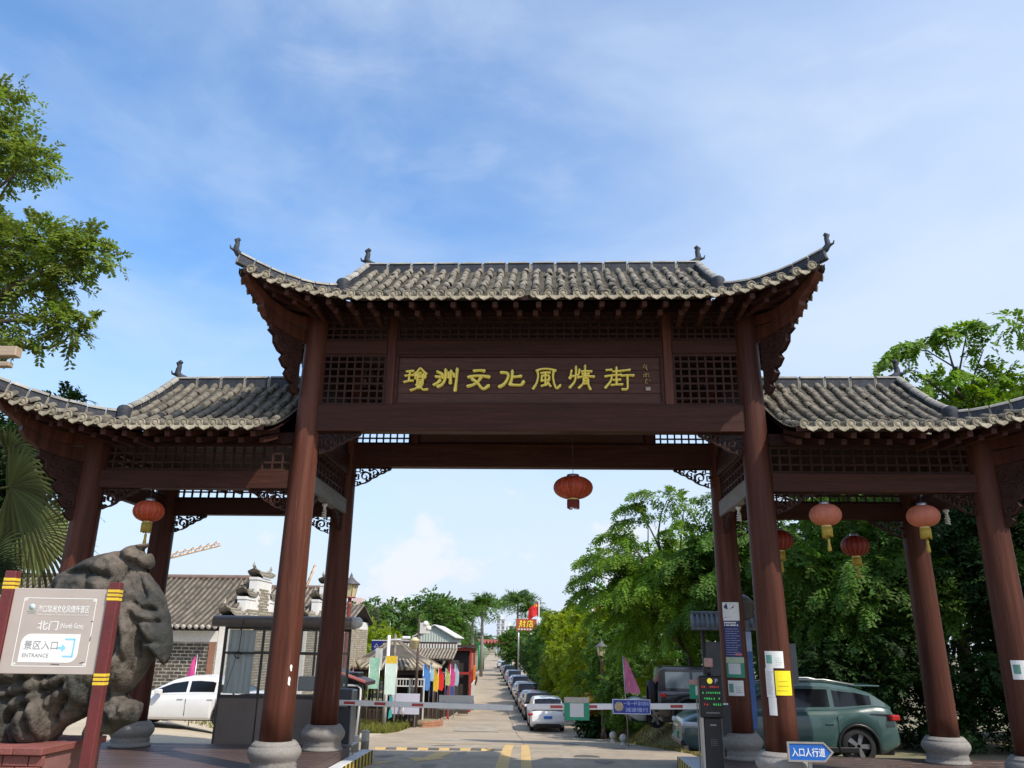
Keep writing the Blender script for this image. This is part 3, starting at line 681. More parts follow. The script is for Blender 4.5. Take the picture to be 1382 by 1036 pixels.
stuff = {k: MB() for k in ROOTS}
for i, (dd, m, nm) in enumerate(TILES):
    if i < 300: obj('barrel_tile', barrel_me, None, ROOTS[nm], m)
    else: stuff[nm].add([m @ Vector(p) for p in barrel.v], barrel.f, True)
for k in ROOTS: stuff[k].build('barrel_tiles', tile, ROOTS[k], fix=False, kind='stuff')
# ---------------------------------------------------------------- gold lettering, written stroke by stroke
def tr1(cx, cy): return (535+cx/7.47, 480+cy/7.47)
def tr2(cx, cy): return (705+cx/7.47, 480+cy/7.47)
G1 = {0:[[(118,165),(150,160),(185,160)],[(105,208),(150,203),(188,200)],[(152,165),(145,210),(145,258)],[(98,272),(140,262),(185,258)],
         [(200,190),(230,160),(255,132),(285,160),(318,190)],[(212,205),(240,185),(262,178)],[(210,215),(206,238)],[(206,212),(260,206),(308,208),(300,232)],
         [(232,195),(230,262)],[(286,195),(284,258)],[(232,226),(284,224)],[(228,258),(288,254)],[(232,280),(286,276)],[(230,280),(228,300)],
         [(262,290),(225,335),(170,355)],[(222,305),(262,325),(295,350),(335,346)],[(285,282),(272,315),(245,335)]],
      1:[[(430,168),(462,182)],[(416,216),(456,220)],[(398,300),(430,280),(456,255)],[(510,148),(512,200),(505,250),(480,295),(438,318)],[(478,192),(484,230)],
         [(540,180),(546,226)],[(566,162),(562,220),(562,285)],[(590,190),(600,216)],[(626,142),(622,240),(612,360)]],
      2:[[(795,158),(850,154),(900,158)],[(742,222),(800,210),(880,210),(950,220)],[(778,242),(830,275),(870,325),(900,340),(945,308)],[(866,228),(835,270),(790,300),(738,314)]],
      3:[[(1068,174),(1120,178),(1140,200),(1130,245),(1095,295),(1052,320)],[(1180,162),(1176,230),(1158,298)],[(1160,296),(1210,302),(1270,300),(1292,268)],[(1180,220),(1225,218),(1266,212)]]}
G2 = {0:[[(150,158),(200,142),(270,140),(342,156)],[(160,160),(168,210),(155,275),(118,340)],[(322,160),(316,215),(325,275),(350,335),(386,306)],[(198,182),(240,176),(285,178)],
         [(206,215),(202,262)],[(204,212),(240,206),(276,210),(272,258)],[(204,258),(272,254)],[(240,180),(240,306)],[(202,312),(240,300),(276,292)],[(262,278),(290,314)]],
      1:[[(500,158),(492,195),(484,238)],[(545,118),(543,190),(530,265),(480,328)],[(578,148),(574,180),(562,205)],[(476,232),(500,214),(520,212)],
         [(636,108),(634,160),(634,214)],[(600,166),(650,162),(698,165)],[(606,192),(670,190)],[(562,226),(640,214),(722,218)],[(618,240),(614,285),(570,332)],[(618,240),(662,240),(666,300),(686,346)],[(622,264),(658,262)],[(620,290),(658,288)]],
      2:[[(845,152),(896,148)],[(832,216),(892,210),(884,265),(830,330)],[(946,128),(944,210),(944,300)],[(912,166),(992,160)],[(900,204),(990,200)],[(912,252),(980,248)],[(892,302),(945,298),(998,296)],
         [(1008,158),(1076,150)],[(994,210),(1050,204),(1112,206)],[(1052,214),(1052,290),(1046,340),(998,346)]]}
def wpt(ix, iy):                                    # photograph measure -> metres on the plaque face
    return ((ix-714.4)/71.7-0.0, 6.65+(543-iy)/61.0*0.885)
mbg = XZ(-0.052)
for G, tr in ((G1, tr1), (G2, tr2)):
    for k in G:
        mb = MB()
        thin = len(G[k]) > 9
        for j, st in enumerate(G[k]):
            pts = [np.array(wpt(*tr(*p))) for p in st]
            fine_ = []
            for a in range(len(pts)-1):
                p0 = pts[max(a-1,0)]; p1 = pts[a]; p2 = pts[a+1]; p3 = pts[min(a+2,len(pts)-1)]
                for q in range(5):
                    t = q/5; fine_.append(0.5*((2*p1)+(-p0+p2)*t+(2*p0-5*p1+4*p2-p3)*t*t+(-p0+3*p1-3*p2+p3)*t**3))
            fine_.append(pts[-1]); n = len(fine_); wb = 0.047 if thin else 0.062
            d0 = fine_[1]-fine_[0]; d1 = fine_[-1]-fine_[-2]
            fine_ = [fine_[0]-d0/np.linalg.norm(d0)*wb*0.35]+fine_+[fine_[-1]+d1/np.linalg.norm(d1)*wb*0.4]
            ws = [wb*0.55]+[wb*(1.12-0.28*math.sin(PI*q/(n-1))+(0.12*q/(n-1))) for q in range(n)]+[wb*0.55]
            mb.ribbon(fine_, ws, mbg, 0.0, 0.034+0.0006*j, 0.6)
        mb.build('gold_character', gold, gate, fix=True)
mb = MB()
for st in ([(1225,95),(1210,130)],[(1245,100),(1232,128),(1255,150)],[(1225,130),(1250,128)],[(1215,190),(1212,225)],[(1215,195),(1265,190),(1262,222)],[(1228,205),(1245,215)],[(1240,180),(1235,225)],[(1225,255),(1250,245)],[(1238,240),(1225,285),(1250,280)],[(1270,250),(1276,262)]):
    mb.ribbon([wpt(*tr2(*p)) for p in st], 0.017, XZ(-0.05), 0, 0.008)
mb.build('gold_signature', golddim, gate)
p0 = wpt(*tr2(1228,358)); p1 = wpt(*tr2(1276,322))
mb = MB().box(p0[0],p1[0],-0.06,-0.0505,p0[1],p1[1],0.002).build('seal_mark', M('pale_seal',(0.42,0.34,0.26),0.6,0.2,60,fine=0.5,fcol=(0.2,0.12,0.1)), gate)
# ---------------------------------------------------------------- decks
dlk = M('deck_core', (0.05,0.03,0.025), 0.8, 0.2, 4)
for s in (-1,1):
    x0, x1 = (-9.6,-3.72) if s < 0 else (3.64, 9.6)
    y1 = 3.62
    dk = MB().box(x0,x1,-1.2,y1,-0.1,DZ-0.03).build('timber_deck', dlk, None, kind='structure')
    n = 0; y = -1.2
    while y < y1-0.05:
        w = 0.138; o = MB().box(x0-0.0 if s < 0 else x0-0.03, x1+(0.03 if s < 0 else 0), y+0.004, min(y1+0.02,y+w-0.004), DZ-0.0285, DZ+rng.normal(0,0.0012), 0.004).build('deck_plank', deckm, dk); y += w
    xe = x1 if s < 0 else x0
    for k in range(3):
        z0 = -0.08+0.145*k; MB().box(min(xe+0.002*-s, xe-0.03*s), max(xe+0.002*-s, xe-0.03*s), -1.2, y1, z0, z0+0.138, 0.004).build('deck_skirt_board', deckm, dk)
# ------------------------------------------------------------------ ceiling boards under the roofs
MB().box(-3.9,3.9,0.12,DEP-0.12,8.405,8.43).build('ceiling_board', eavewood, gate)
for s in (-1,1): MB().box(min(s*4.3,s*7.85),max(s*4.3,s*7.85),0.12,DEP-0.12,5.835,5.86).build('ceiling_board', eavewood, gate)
# ------------------------------------------------------------------ lanterns and bulbs under the gate
silk = M('red_lantern_silk', (0.50,0.055,0.028), 0.5, 0.2, 3, col2=(0.62,0.11,0.055), trans=0.35)
silkp = M('faded_lantern_silk', (0.58,0.20,0.14), 0.55, 0.2, 3, trans=0.35)
silkd = M('deep_red_lantern_silk', (0.26,0.022,0.02), 0.5, 0.2, 3, trans=0.3)
fringe = M('yellow_fringe', (0.45,0.32,0.05), 0.7, 0.25, 30)
fringer = M('dark_red_fringe', (0.22,0.03,0.025), 0.7, 0.25, 30)
def lantern(x, y, zc, R, H, m, fm, label, ztop, tassel=True, ribs=16):
    t = thing('lantern', label, 'lantern', (x,y,zc), 0, 'round silk lanterns hanging under the gate')
    n = ribs*4; m_ = 14; vs = []; fs = []
    for i in range(m_+1):
        a = PI*(0.10+0.80*i/m_); 
        for k in range(n):
            th = 2*PI*k/n; bul = 1-0.035*abs(math.cos(ribs*th/2))**8
            r = R*math.sin(a)**0.85*bul; vs.append((r*math.cos(th), r*math.sin(th), H*math.cos(a)))
    for i in range(m_):
        for k in range(n): fs.append((i*n+k, i*n+(k+1)%n, (i+1)*n+(k+1)%n, (i+1)*n+k))
    MB().add(vs, fs, True).build('silk_body', m, t)
    wr = MB()
    for k in range(ribs):
        th = 2*PI*k/ribs; wr.tube([(1.004*R*math.sin(PI*(0.1+0.8*i/8))**0.85*math.cos(th)*0.975, 1.004*R*math.sin(PI*(0.1+0.8*i/8))**0.85*math.sin(th)*0.975, H*math.cos(PI*(0.1+0.8*i/8))) for i in range(9)], 0.0035, 4)
    wr.build('wire_ribs', golddim, t)
    MB().lathe([(R*0.30,-0.01),(R*0.31,0.0),(R*0.31,0.045),(R*0.26,0.05)], 20, (0,0,H*0.94)).build('top_ring', steel, t)
    MB().lathe([(R*0.26,-0.045),(R*0.30,-0.04),(R*0.30,0.0),(R*0.28,0.01)], 20, (0,0,-H*0.95)).build('bottom_ring', M('gold_foil',(0.62,0.5,0.2),0.35,0.2,20,metal=0.4), t)
    fr = MB()
    for k in range(30):
        th = 2*PI*k/30; r = R*0.29; j = rng.normal(0,0.012)
        fr.tube([(r*math.cos(th),r*math.sin(th),-H*0.97-0.03),(r*math.cos(th+0.03)*1.02,r*math.sin(th+0.03)*1.02,-H*0.97-0.10),(r*math.cos(th)*1.0,r*math.sin(th)*1.0,-H*0.97-0.19+j)], 0.012, 4)
    fr.build('fringe', fm, t)
    if tassel:
        ts = MB().tube([(0,0,-H),(0.01,0,-H-0.26)], 0.006, 5); ts.lathe([(0.0,0.0),(0.02,-0.02),(0.026,-0.06),(0.02,-0.08),(0.035,-0.2),(0.03,-0.23),(0,-0.235)], 10, (0.01,0,-H-0.2)); ts.build('tassel', fm, t)
    MB().tube([(0,0,H*0.9),(0.0,0.0,ztop-zc)], 0.005, 5).build('hanging_cord', darkgrey, t)
    return t
lantern(0.86,1.49,5.36,0.39,0.225,silk,fringer,'single large red lantern hanging alone in the middle of the main opening',8.40,False,20)
lantern(-6.84,0.02,4.60,0.27,0.19,silk,fringe,'orange red lantern with yellow fringe hanging in the left side bay',5.0)
lantern(5.18,0.0,4.62,0.27,0.19,silkp,fringe,'faded pink lantern hanging in the right bay beside the main column',5.0)
lantern(6.84,0.0,4.61,0.27,0.19,silkp,fringe,'faded pink lantern in the right bay next to the outer right column',5.0)
lantern(6.74,2.98,4.46,0.285,0.215,silkd,fringe,'deep red lantern hanging under the rear beam between the two faded ones',5.0)
lantern(5.2,2.98,4.56,0.285,0.215,silkd,fringe,'deep red lantern on the rear beam half hidden behind the right main column',5.0)
bulbm = M('bulb_glass', (0.75,0.73,0.66), 0.2, 0.05, 5)
for (x, y, z, lb) in ((-4.04,1.45,4.99,'spiral energy saving bulb under the left grey cross tie'),(4.04,1.45,4.99,'white spiral bulb under the right grey cross tie'),(7.95,1.45,4.96,'bare bulb hanging below the outer right cross tie')):
    t = thing('light_bulb', lb, 'light bulb', (x,y,z), 0, 'bulbs under the cross ties')
    MB().lathe([(0.035,0.02),(0.055,0.0),(0.055,-0.02),(0.028,-0.05),(0.026,-0.09),(0.032,-0.1),(0.034,-0.13),(0.02,-0.14)], 14, (0,0,0)).build('lamp_holder', offwhite, t)
    mb = MB(); mb.tube([(0.036*math.cos(a), 0.036*math.sin(a), -0.14-0.13*i/48) for i in range(49) for a in (i*PI/8,)], 0.013, 6); mb.build('bulb_coil', bulbm, t)
# ------------------------------------------------------------------ sign board at the left front
brownpost = M('maroon_post_paint', (0.13,0.022,0.022), 0.4, 0.15, 4, 0.15, 30)
panelm = M('greige_sign_panel', (0.44,0.38,0.34), 0.5, 0.06, 3)
t = thing('entrance_sign_board', 'beige entrance sign board on two maroon posts with yellow bands', 'sign board', (-3.75,-7.25,0.15), math.radians(6))
for (s, top) in ((-1,2.76),(1,2.68)):
    p = MB().box(s*0.435-0.045,s*0.435+0.045,-0.045,0.045,0,top,0.006).build('sign_post', brownpost, t)
    bands = [top-0.06,top-0.093,top-0.126]+([top-0.70-0.03,top-0.73-0.033,top-0.76-0.036] if s > 0 else [])
    for z in bands: MB().box(s*0.435-0.0465,s*0.435+0.0465,-0.0465,0.0465,z-0.024,z,0.002).build('yellow_band', yellowm, p)
pn = MB().box(-0.388,0.388,-0.02,0.02,1.94,2.62,0.004).build('sign_panel', panelm, t)
pw = M('sign_white', (0.8,0.79,0.76), 0.5, 0.03, 4)
mb = MB(); f_ = XZ(-0.0205)
for pts in ([(-0.29,2.54),(0.30,2.54),(0.30,2.00),(-0.29,2.00),(-0.29,2.54)],): 
    for a, b in zip(pts[:-1], pts[1:]): mb.ribbon([a,b], 0.006, f_, 0, 0.0012)
for (cx,cz) in ((-0.275,2.525),(0.285,2.525),(-0.275,2.015),(0.285,2.015)): mb.ribbon(spiral(cx,cz,0.012,0.004,0,PI*3,12), 0.005, f_, 0, 0.0015)
mb.build('border_line', pw, pn)
write('海口琼洲文化风情街景区', pn, pw, 0.045, -0.0225, 2.455, h=0.062, w=0.42, bold=0.012)
write('Haikou Qiongzhou Culture & Style Street Scenic Area', pn, pw, 0.045, -0.0225, 2.408, h=0.018, w=0.42)
write('北门', pn, pw, -0.06, -0.0225, 2.322, h=0.075, w=0.17, bold=0.012); write('(North Gate)', pn, pw, 0.135, -0.0225, 2.315, h=0.055, w=0.19, bold=0.01)
mb = MB(); 
poly = [(-0.25,2.03),(-0.25,2.18)]+[(-0.25+0.075*(1-math.cos(a)),2.18+0.075*math.sin(a)) for a in (0.4,0.8,1.2,1.57)]+[(0.22,2.255),(0.22,2.10)]+[(0.22-0.07*(1-math.cos(a)),2.10-0.07*math.sin(a)) for a in (0.4,0.8,1.2,1.57)]
mb.prism(poly, XZ(-0.0205), 0, 0.0012); mb.build('arrow_plate', pw, pn)
write('景区入口', pn, inkpale, -0.085, -0.0232, 2.165, h=0.068, w=0.27); write('ENTRANCE', pn, inkpale, -0.115, -0.0232, 2.085, h=0.03, w=0.21)
skyb = M('sky_blue_print', (0.25,0.58,0.78), 0.5, 0.05, 4); mb = MB()
for a, b in (((0.10,2.215),(0.185,2.215)),((0.18,2.215),(0.18,2.08)),((0.185,2.08),(0.10,2.08))): mb.ribbon([a,b], 0.014, XZ(-0.0217), 0, 0.0012, 0)
mb.prism([(0.05,2.155),(0.085,2.155),(0.085,2.18),(0.12,2.145),(0.085,2.11),(0.085,2.137),(0.05,2.137)], XZ(-0.0217), 0, 0.0012)
mb.build('entrance_pictogram', skyb, pn)
mb = MB().lathe([(0.0,0),(0.024,0),(0.024,0.002),(0,0.002)], 14, T=Matrix.Translation((-0.215,-0.0205,2.47)) @ Matrix.Rotation(PI/2,4,'X'), cap=False); mb.build('park_emblem', M('pale_teal_print',(0.5,0.66,0.66),0.5,0.2,60), pn)
mb = MB(); mb.box(-0.25,-0.18,-0.0215,-0.0205,2.43,2.44); mb.box(-0.245,-0.185,-0.0215,-0.0205,2.416,2.424); mb.build('emblem_caption', M('grey_green_print',(0.33,0.36,0.33),0.5,0.1,20), pn)
mb = MB()
for a, b in (((0.02,2.018),(0.09,2.016)),((0.25,2.03),(0.285,2.035)),((0.30,2.20),(0.305,2.24)),((0.285,2.36),(0.305,2.358))): mb.ribbon([a,b], 0.007, XZ(-0.0219), 0, 0.0006)
mb.build('peeled_scratch', M('bare_sheet_scratch',(0.16,0.13,0.11),0.7,0.2,20), pn)
# ------------------------------------------------------------------ scholar's rock on a red brick plinth
rockm = M('dark_scholar_rock', (0.05,0.053,0.049), 0.8, 0.4, 1.2, 1.0, 26, col2=(0.115,0.092,0.072), mixlo=0.52, mixhi=0.64, spec=0.3, fine=0.7, fcol=(0.018,0.017,0.015))
from mathutils import noise as mnoise
def rk_(cx, cy): return (-6.98+(cx-0)*0.003336*0.985, 3.72-(cy-0)*0.003336*0.955)          # survey of the stone, metres on its own face
OUT = [rk_(*p) for p in ((160,190),(162,165),(178,145),(260,97),(330,64),(430,49),(462,30),(500,22),(541,20),(536,32),(514,44),(532,64),(558,64),(572,98),(562,130),(538,127),(520,112),(560,150),(600,190),(640,250),(670,320),(690,390),(697,440),(690,492),(680,520),(662,492),(640,476),(620,510),(600,560),(562,610),(532,632),(548,650),(575,658),(602,668),(602,704),(590,742),(545,760),(500,792),(470,792),(432,816),(405,812),(397,780),(410,745),(440,726),(425,700),(385,727),(340,747),(300,772),(262,835),(165,850),(0,860),(-160,860),(-230,700),(-180,560),(-60,430),(90,280))]
GRV = [[(455,330),(480,430),(462,540),(425,690)],[(520,325),(548,420),(560,500),(530,610)],[(600,345),(640,352),(680,340)],[(560,330),(600,390),(640,430),(692,435)],[(585,400),(612,470),(590,560)],[(500,420),(508,520),(480,650)],[(130,745),(180,690),(260,640),(335,590)],[(150,830),(128,760),(150,715)],[(0,625),(150,592),(300,556),(420,500)],[(30,680),(160,640),(300,610)],[(430,60),(500,110),(545,165),(590,250)],[(505,115),(470,200),(430,280)],[(280,780),(300,700),(350,640)],[(200,150),(330,150),(440,170)],[(470,690),(500,720),(520,770)],[(540,680),(565,710),(560,745)],[(640,300),(600,300),(560,270)]]
GRV = [[rk_(*p) for p in g] for g in GRV]
def seg_d(P, A, Bv):
    d = Bv-A; t = np.clip(((P-A)@d)/max(1e-9,d@d),0,1); q = A+t[:,None]*d; return np.hypot(*(P-q).T), q
def make_rock(res=0.026):
    O = np.array(OUT); fine = []
    for i in range(len(O)):
        a, b2 = O[i], O[(i+1)%len(O)]; k = max(1,int(np.hypot(*(b2-a))/0.06))
        for j in range(k): fine.append(a+(b2-a)*j/k)
    O = np.array(fine); O = O+np.array([mnoise.noise(Vector((p[0]*7,p[1]*7,s_)))*0.016 for p in O for s_ in (0,3)]).reshape(-1,2)
    lo, hi = O.min(0)-0.06, O.max(0)+0.06; nx, nz = int((hi[0]-lo[0])/res), int((hi[1]-lo[1])/res)
    gx_, gz_ = np.meshgrid(lo[0]+res*np.arange(nx), lo[1]+res*np.arange(nz), indexing='ij'); P = np.stack([gx_.ravel(),gz_.ravel()],1)
    ins = np.zeros(len(P),bool); D = np.full(len(P),9.0); Q = P.copy()
    for i in range(len(O)):
        a, b2 = O[i], O[(i+1)%len(O)]; c1 = (a[1] > P[:,1]) != (b2[1] > P[:,1]); xi = a[0]+(P[:,1]-a[1])/(b2[1]-a[1]+1e-12)*(b2[0]-a[0]); ins ^= c1 & (P[:,0] < xi)
        d, q = seg_d(P, a, b2); m = d < D; D[m] = d[m]; Q[m] = q[m]
    I = ins.reshape(nx,nz); use = {}; V = []; quads = []
    idx = lambda i,j: i*nz+j
    cells = [(i,j) for i in range(nx-1) for j in range(nz-1) if I[i:i+2,j:j+2].any()]
    for (i,j) in cells:
        for (a,b2) in ((i,j),(i+1,j),(i+1,j+1),(i,j+1)): use.setdefault(idx(a,b2), len(use))
    keys = list(use); XYp = np.array([P[k] if ins[k] else Q[k] for k in keys]); d = np.array([D[k] if ins[k] else 0.0 for k in keys]); edge = ~np.array([ins[k] for k in keys])
    w = 0.55; u = np.clip(d/w,0,1); t = 0.44*np.sqrt(1-(1-u)**2)
    groove = np.zeros(len(XYp)); lip = np.zeros(len(XYp))
    for g in GRV:
        g = np.array(g); dm = np.full(len(XYp),9.0)
        for i in range(len(g)-1): dm = np.minimum(dm, seg_d(XYp, g[i], g[i+1])[0])
        groove = np.maximum(groove, np.exp(-(dm/0.045))); lip = np.maximum(lip, np.exp(-((dm-0.11)/0.05)**2))
    fr = np.empty(len(XYp)); bk_ = np.empty(len(XYp))
    for k,(x,z) in enumerate(XYp):
        wv = mnoise.noise(Vector((x*1.4,z*1.4,2)))*0.4; lowf = min(1,max(0,(3.0-z)/0.7))
        fold = 1.25*abs(mnoise.noise(Vector(((x+wv+0.28*z)*2.9, z*0.55, 5.0)))); fold2 = abs(mnoise.noise(Vector(((x-wv*0.6+0.2*z)*8.5, z*1.3, 9.0))))
        f = mnoise.fractal(Vector((x*4,z*4,1.0)),0.9,2.0,5); g2 = mnoise.fractal(Vector((x*15,z*15,3.0)),0.7,2.0,4); cr = -max(0,0.14-abs(mnoise.noise(Vector((x*5.5+wv,z*3.5,12.0)))))*6*0.5
        s_ = min(1,d[k]/0.12)
        fr[k] = s_*((0.24*(fold**0.8-0.22)+0.055*(fold2**0.8-0.22))*(0.45+0.75*lowf)-0.17*groove[k]+0.03*lip[k]+0.016*f+0.014*g2+0.012*cr); bk_[k] = s_*(0.07*f+0.02*g2)
    base = 0.10*np.array([mnoise.noise(Vector((x*0.9,z*0.9,7))) for x,z in XYp])
    A = np.stack([XYp[:,0],-3.0+base-t-fr,XYp[:,1]],1); Bk = np.stack([XYp[:,0],-3.0+base+t+bk_,XYp[:,1]],1)
    n = len(XYp); remap = {}; VV = list(A); bi = np.arange(n)
    for k in range(n):
        if edge[k]: bi[k] = k
        else: bi[k] = len(VV); VV.append(Bk[k])
    F_ = []
    for (i,j) in cells:
        q = [use[idx(a,b2)] for a,b2 in ((i,j),(i+1,j),(i+1,j+1),(i,j+1))]; F_.append(q); F_.append([bi[v] for v in reversed(q)])
    me = npmesh('rock', np.array(VV), np.array(F_)); me.polygons.foreach_set('use_smooth',[True]*len(me.polygons)); me.validate(); return me
rk = obj('scholar_rock', make_rock(), rockm)
tag(rk, 'large weathered dark scholar rock with knobbly overhang standing on the red plinth', 'rock')
brickr = M('red_paint_brick', (0.24,0.075,0.062), 0.7, 0.25, 4, 0.4, 30, fine=0.35, fcol=(0.12,0.06,0.05))
pl = thing('brick_plinth', 'low red painted brick plinth carrying the dark rock', 'plinth', (-7.22,-3.05,0))
MB().box(-1.45,1.43,-0.62,0.72,0.0,1.03).build('plinth_core', M('plinth_mortar',(0.2,0.09,0.08),0.9,0.2,5), pl)
for r in range(8):
    for k in range(9):
        x0 = -1.47+0.325*k+(0.16 if r % 2 else 0); MB().box(max(-1.47,x0+0.004), min(1.46,x0+0.316), -0.66, -0.6, 0.02+0.126*r, 0.02+0.126*r+0.117+rng.normal(0,0.001), 0.006).build('brick', brickr, pl)
for k in range(8): MB().box(-1.5+0.372*k, -1.5+0.372*k+0.366, -0.72, 0.78, 1.03, 1.115+rng.normal(0,0.002), 0.01).build('coping_slab', brickr, pl)
# ------------------------------------------------------------------ guard booth
boothm = M('taupe_booth_metal', (0.26,0.205,0.17), 0.55, 0.12, 2, 0.08, 30, spec=0.2); bframe = M('booth_frame_metal', (0.10,0.088,0.08), 0.45, 0.12, 4, spec=0.25)
winm = glass_mat('booth_glass', (0.45,0.50,0.47), 0.14); curt = M('reflection_pale_cloth', (0.8,0.86,0.8), 0.8, 0.15, 2, 0.4, 6, stretch=(8,8,0.3))  # curt: pale green reflection of the left pane put into the cloth colour
b = thing('guard_booth', 'taupe metal guard booth with wide windows and rounded roof edge', 'booth', (-5.78,4.7,-0.13))
BX, BD = 1.24, 1.9
MB().box(-BX,BX,0,BD,0.02,0.12,0.01).build('booth_base', bframe, b)
for (x0,x1) in ((-BX+0.05,-0.33),(-0.30,0.36),(0.39,BX-0.05)): MB().box(x0,x1,0.0,0.05,0.13,1.33,0.006).build('lower_panel', boothm, b)
for x in (-BX,BX-0.05): MB().box(x,x+0.05,0.06,BD-0.06,0.13,1.33,0.006).build('lower_panel', boothm, b)
MB().box(-BX+0.05,BX-0.05,BD-0.05,BD,0.13,1.33,0.006).build('lower_panel', boothm, b)
for x in (-BX,BX-0.06):
    for y in (0.0,BD-0.06): MB().box(x,x+0.06,y,y+0.06,0.12,2.86,0.005).build('corner_post', bframe, b)
MB().box(-BX,BX,-0.01,0.07,1.335,1.40,0.006).build('window_sill', bframe, b)
for y in (0.0, BD-0.05):
    w = MB()
    for x in (-0.33,0.36,0.5): w.box(x-0.025,x+0.025,y+0.005,y+0.045,1.40,2.86)
    w.box(-BX+0.06,BX-0.06,y+0.01,y+0.05,2.26,2.31); w.box(-BX+0.06,BX-0.06,y,y+0.05,2.80,2.86); w.box(-0.02,0.02,y+0.008,y+0.04,2.31,2.8); w.build('window_frame', bframe, b)
    for (x0,x1) in ((-BX+0.065,-0.36),(-0.30,0.33),(0.53,BX-0.065)):
        MB().box(x0,x1,y+0.018,y+0.026,1.41,2.255).build('window_pane', winm, b); MB().box(x0,x1,y+0.018,y+0.026,2.315,2.795).build('window_pane', winm, b)
for x in (-BX+0.005,BX-0.03):
    MB().box(x,x+0.012,0.07,BD-0.07,1.41,2.80).build('window_pane', winm, b); MB().box(x-0.004,x+0.03,BD/2-0.02,BD/2+0.02,1.34,2.86).build('window_mullion', bframe, b)
mb = MB(); vs = []; n = 16
for i in range(n+1):
    for z in (1.42,2.78): vs.append((-BX+0.09+0.62*i/n, 0.10+0.035*math.sin(i*1.9), z))
mb.add(vs, [(2*i,2*i+2,2*i+3,2*i+1) for i in range(n)], True); mb.build('reflection_curtain', curt, b)
MB().box(0.1,0.95,BD-0.35,BD-0.1,1.42,1.75,0.01).build('desk_shelf', offwhite, b)
rf = MB().box(-BX-0.1,BX+0.1,0.0,BD+0.05,2.86,2.95,0.01).build('booth_roof', boothm, b)
mb = MB(); mb.tube([(-BX-0.27,-0.06,2.97),(-BX-0.25,-0.06,2.97),(BX+0.45,-0.06,2.97),(BX+0.47,-0.06,2.97)], [0.08,0.125,0.125,0.08], 20); mb.build('roof_edge_tube', M('brown_roof_tube',(0.18,0.14,0.12),0.35,0.15,3), rf)
MB().tube([(BX+0.47,-0.06,2.97),(BX+0.62,-0.06,2.97),(BX+0.69,-0.06,2.97)], [0.127,0.127,0.07], 20).build('tube_end_cap', offwhite, rf)
mb = MB(); cu_ = [(-0.75,-0.19,3.0),(-0.78,-0.20,2.86),(-0.83,-0.04,2.72),(-0.85,-0.03,2.3),(-0.86,-0.03,2.18)]; mb.tube(cu_, 0.008, 5); mb.tube([(-0.86+0.07*math.cos(a),-0.03,2.24+0.07*math.sin(a)) for a in np.linspace(0,5.5,14)], 0.012, 5)
mb.tube([(-0.9,-0.025,2.2),(-1.05,-0.02,1.5)], 0.006, 5); mb.build('hanging_wire', blackp, b)
# ------------------------------------------------------------------ barrier gates
def barrier_cabinet(x, y, z, label, h=1.12):
    t = thing('barrier_gate', label, 'barrier', (x,y,z))
    MB().box(-0.24,0.20,-0.18,0.18,0.05,h-0.22,0.012).build('cabinet_body', darkgrey, t)
    MB().box(-0.26,0.215,-0.2,0.2,h-0.218,h,0.02).build('cabinet_head', M('slate_head',(0.06,0.065,0.075),0.5,0.1,5), t)
    MB().box(0.203,0.245,-0.19,0.19,0.0,h-0.02,0.008).build('edge_strip', steel, t)
    MB().box(-0.3,0.3,-0.24,0.24,0.0,0.048,0.008).build('foot_plate', steel, t)
    return t
def arm(t, L, y, z, s, stripes, tilt=0.0):
    a = MB().box(0,L,-0.022,0.022,-0.055,0.055,0.006); 
    o = a.build('barrier_arm', white, t); o.location = (0,y,z); o.rotation_euler = (0,-tilt if s > 0 else tilt,0 if s > 0 else PI)
    for x in stripes: MB().box(x,x+0.24,-0.0245,0.0245,-0.028,0.028,0.001).build('red_stripe', redstripe, o)
    return o
t = barrier_cabinet(-4.02,4.15,0.34,'left barrier cabinet behind the stone column base with its white arm lowered')
o = arm(t, 3.72, -0.24, 0.86, 1, [0.13,0.78,1.58], -0.012); o.location.x = -0.06
MB().box(-0.08,0.2,-0.03,0.03,-0.085,-0.056,0.004).build('arm_clamp', steel, o)
gp = thing('arm_plate', 'plain pale grey plate fixed behind the left white barrier arm', 'plate', (-1.57,3.96,1.24))
MB().box(-0.37,0.37,-0.008,0.008,-0.15,0.14,0.003).build('plate_sheet', M('pale_grey_plate',(0.46,0.46,0.43),0.6,0.08,3), gp)
for x in (-0.25,0.25): MB().box(x-0.02,x+0.02,-0.024,-0.009,-0.05,0.05).build('plate_bracket', steel, gp)
t = thing('barrier_gate', 'right barrier with white arm and red stripes reaching in from beside the display pillar', 'barrier', (3.95,2.95,0.25))
MB().box(-0.2,0.2,-0.16,0.16,0.0,1.1,0.015).build('cabinet_body', darkgrey, t)
o = arm(t, 4.0, -0.1, 1.08, -1, [0.95,1.82,2.62,3.3], 0.02)
qrg = thing('arm_notice', 'green framed square notice hanging on the white barrier arm near its tip', 'notice', (0.93,2.80,1.235))
MB().box(-0.245,0.245,-0.008,0.008,-0.21,0.21,0.002).build('notice_board', greenm, qrg)
MB().box(-0.245,0.245,-0.0095,-0.0085,0.11,0.21).build('header_band', M('faded_pink_grey',(0.42,0.38,0.33),0.6,0.15,12), qrg)
MB().box(-0.135,0.135,-0.0095,-0.0085,-0.15,0.098).build('blank_panel', M('greyed_white_print',(0.55,0.56,0.56),0.6,0.1,40), qrg)
bs = thing('arm_notice', 'blue rectangular notice with white lettering and a round gold emblem on the barrier arm', 'notice', (2.0,2.81,1.29))
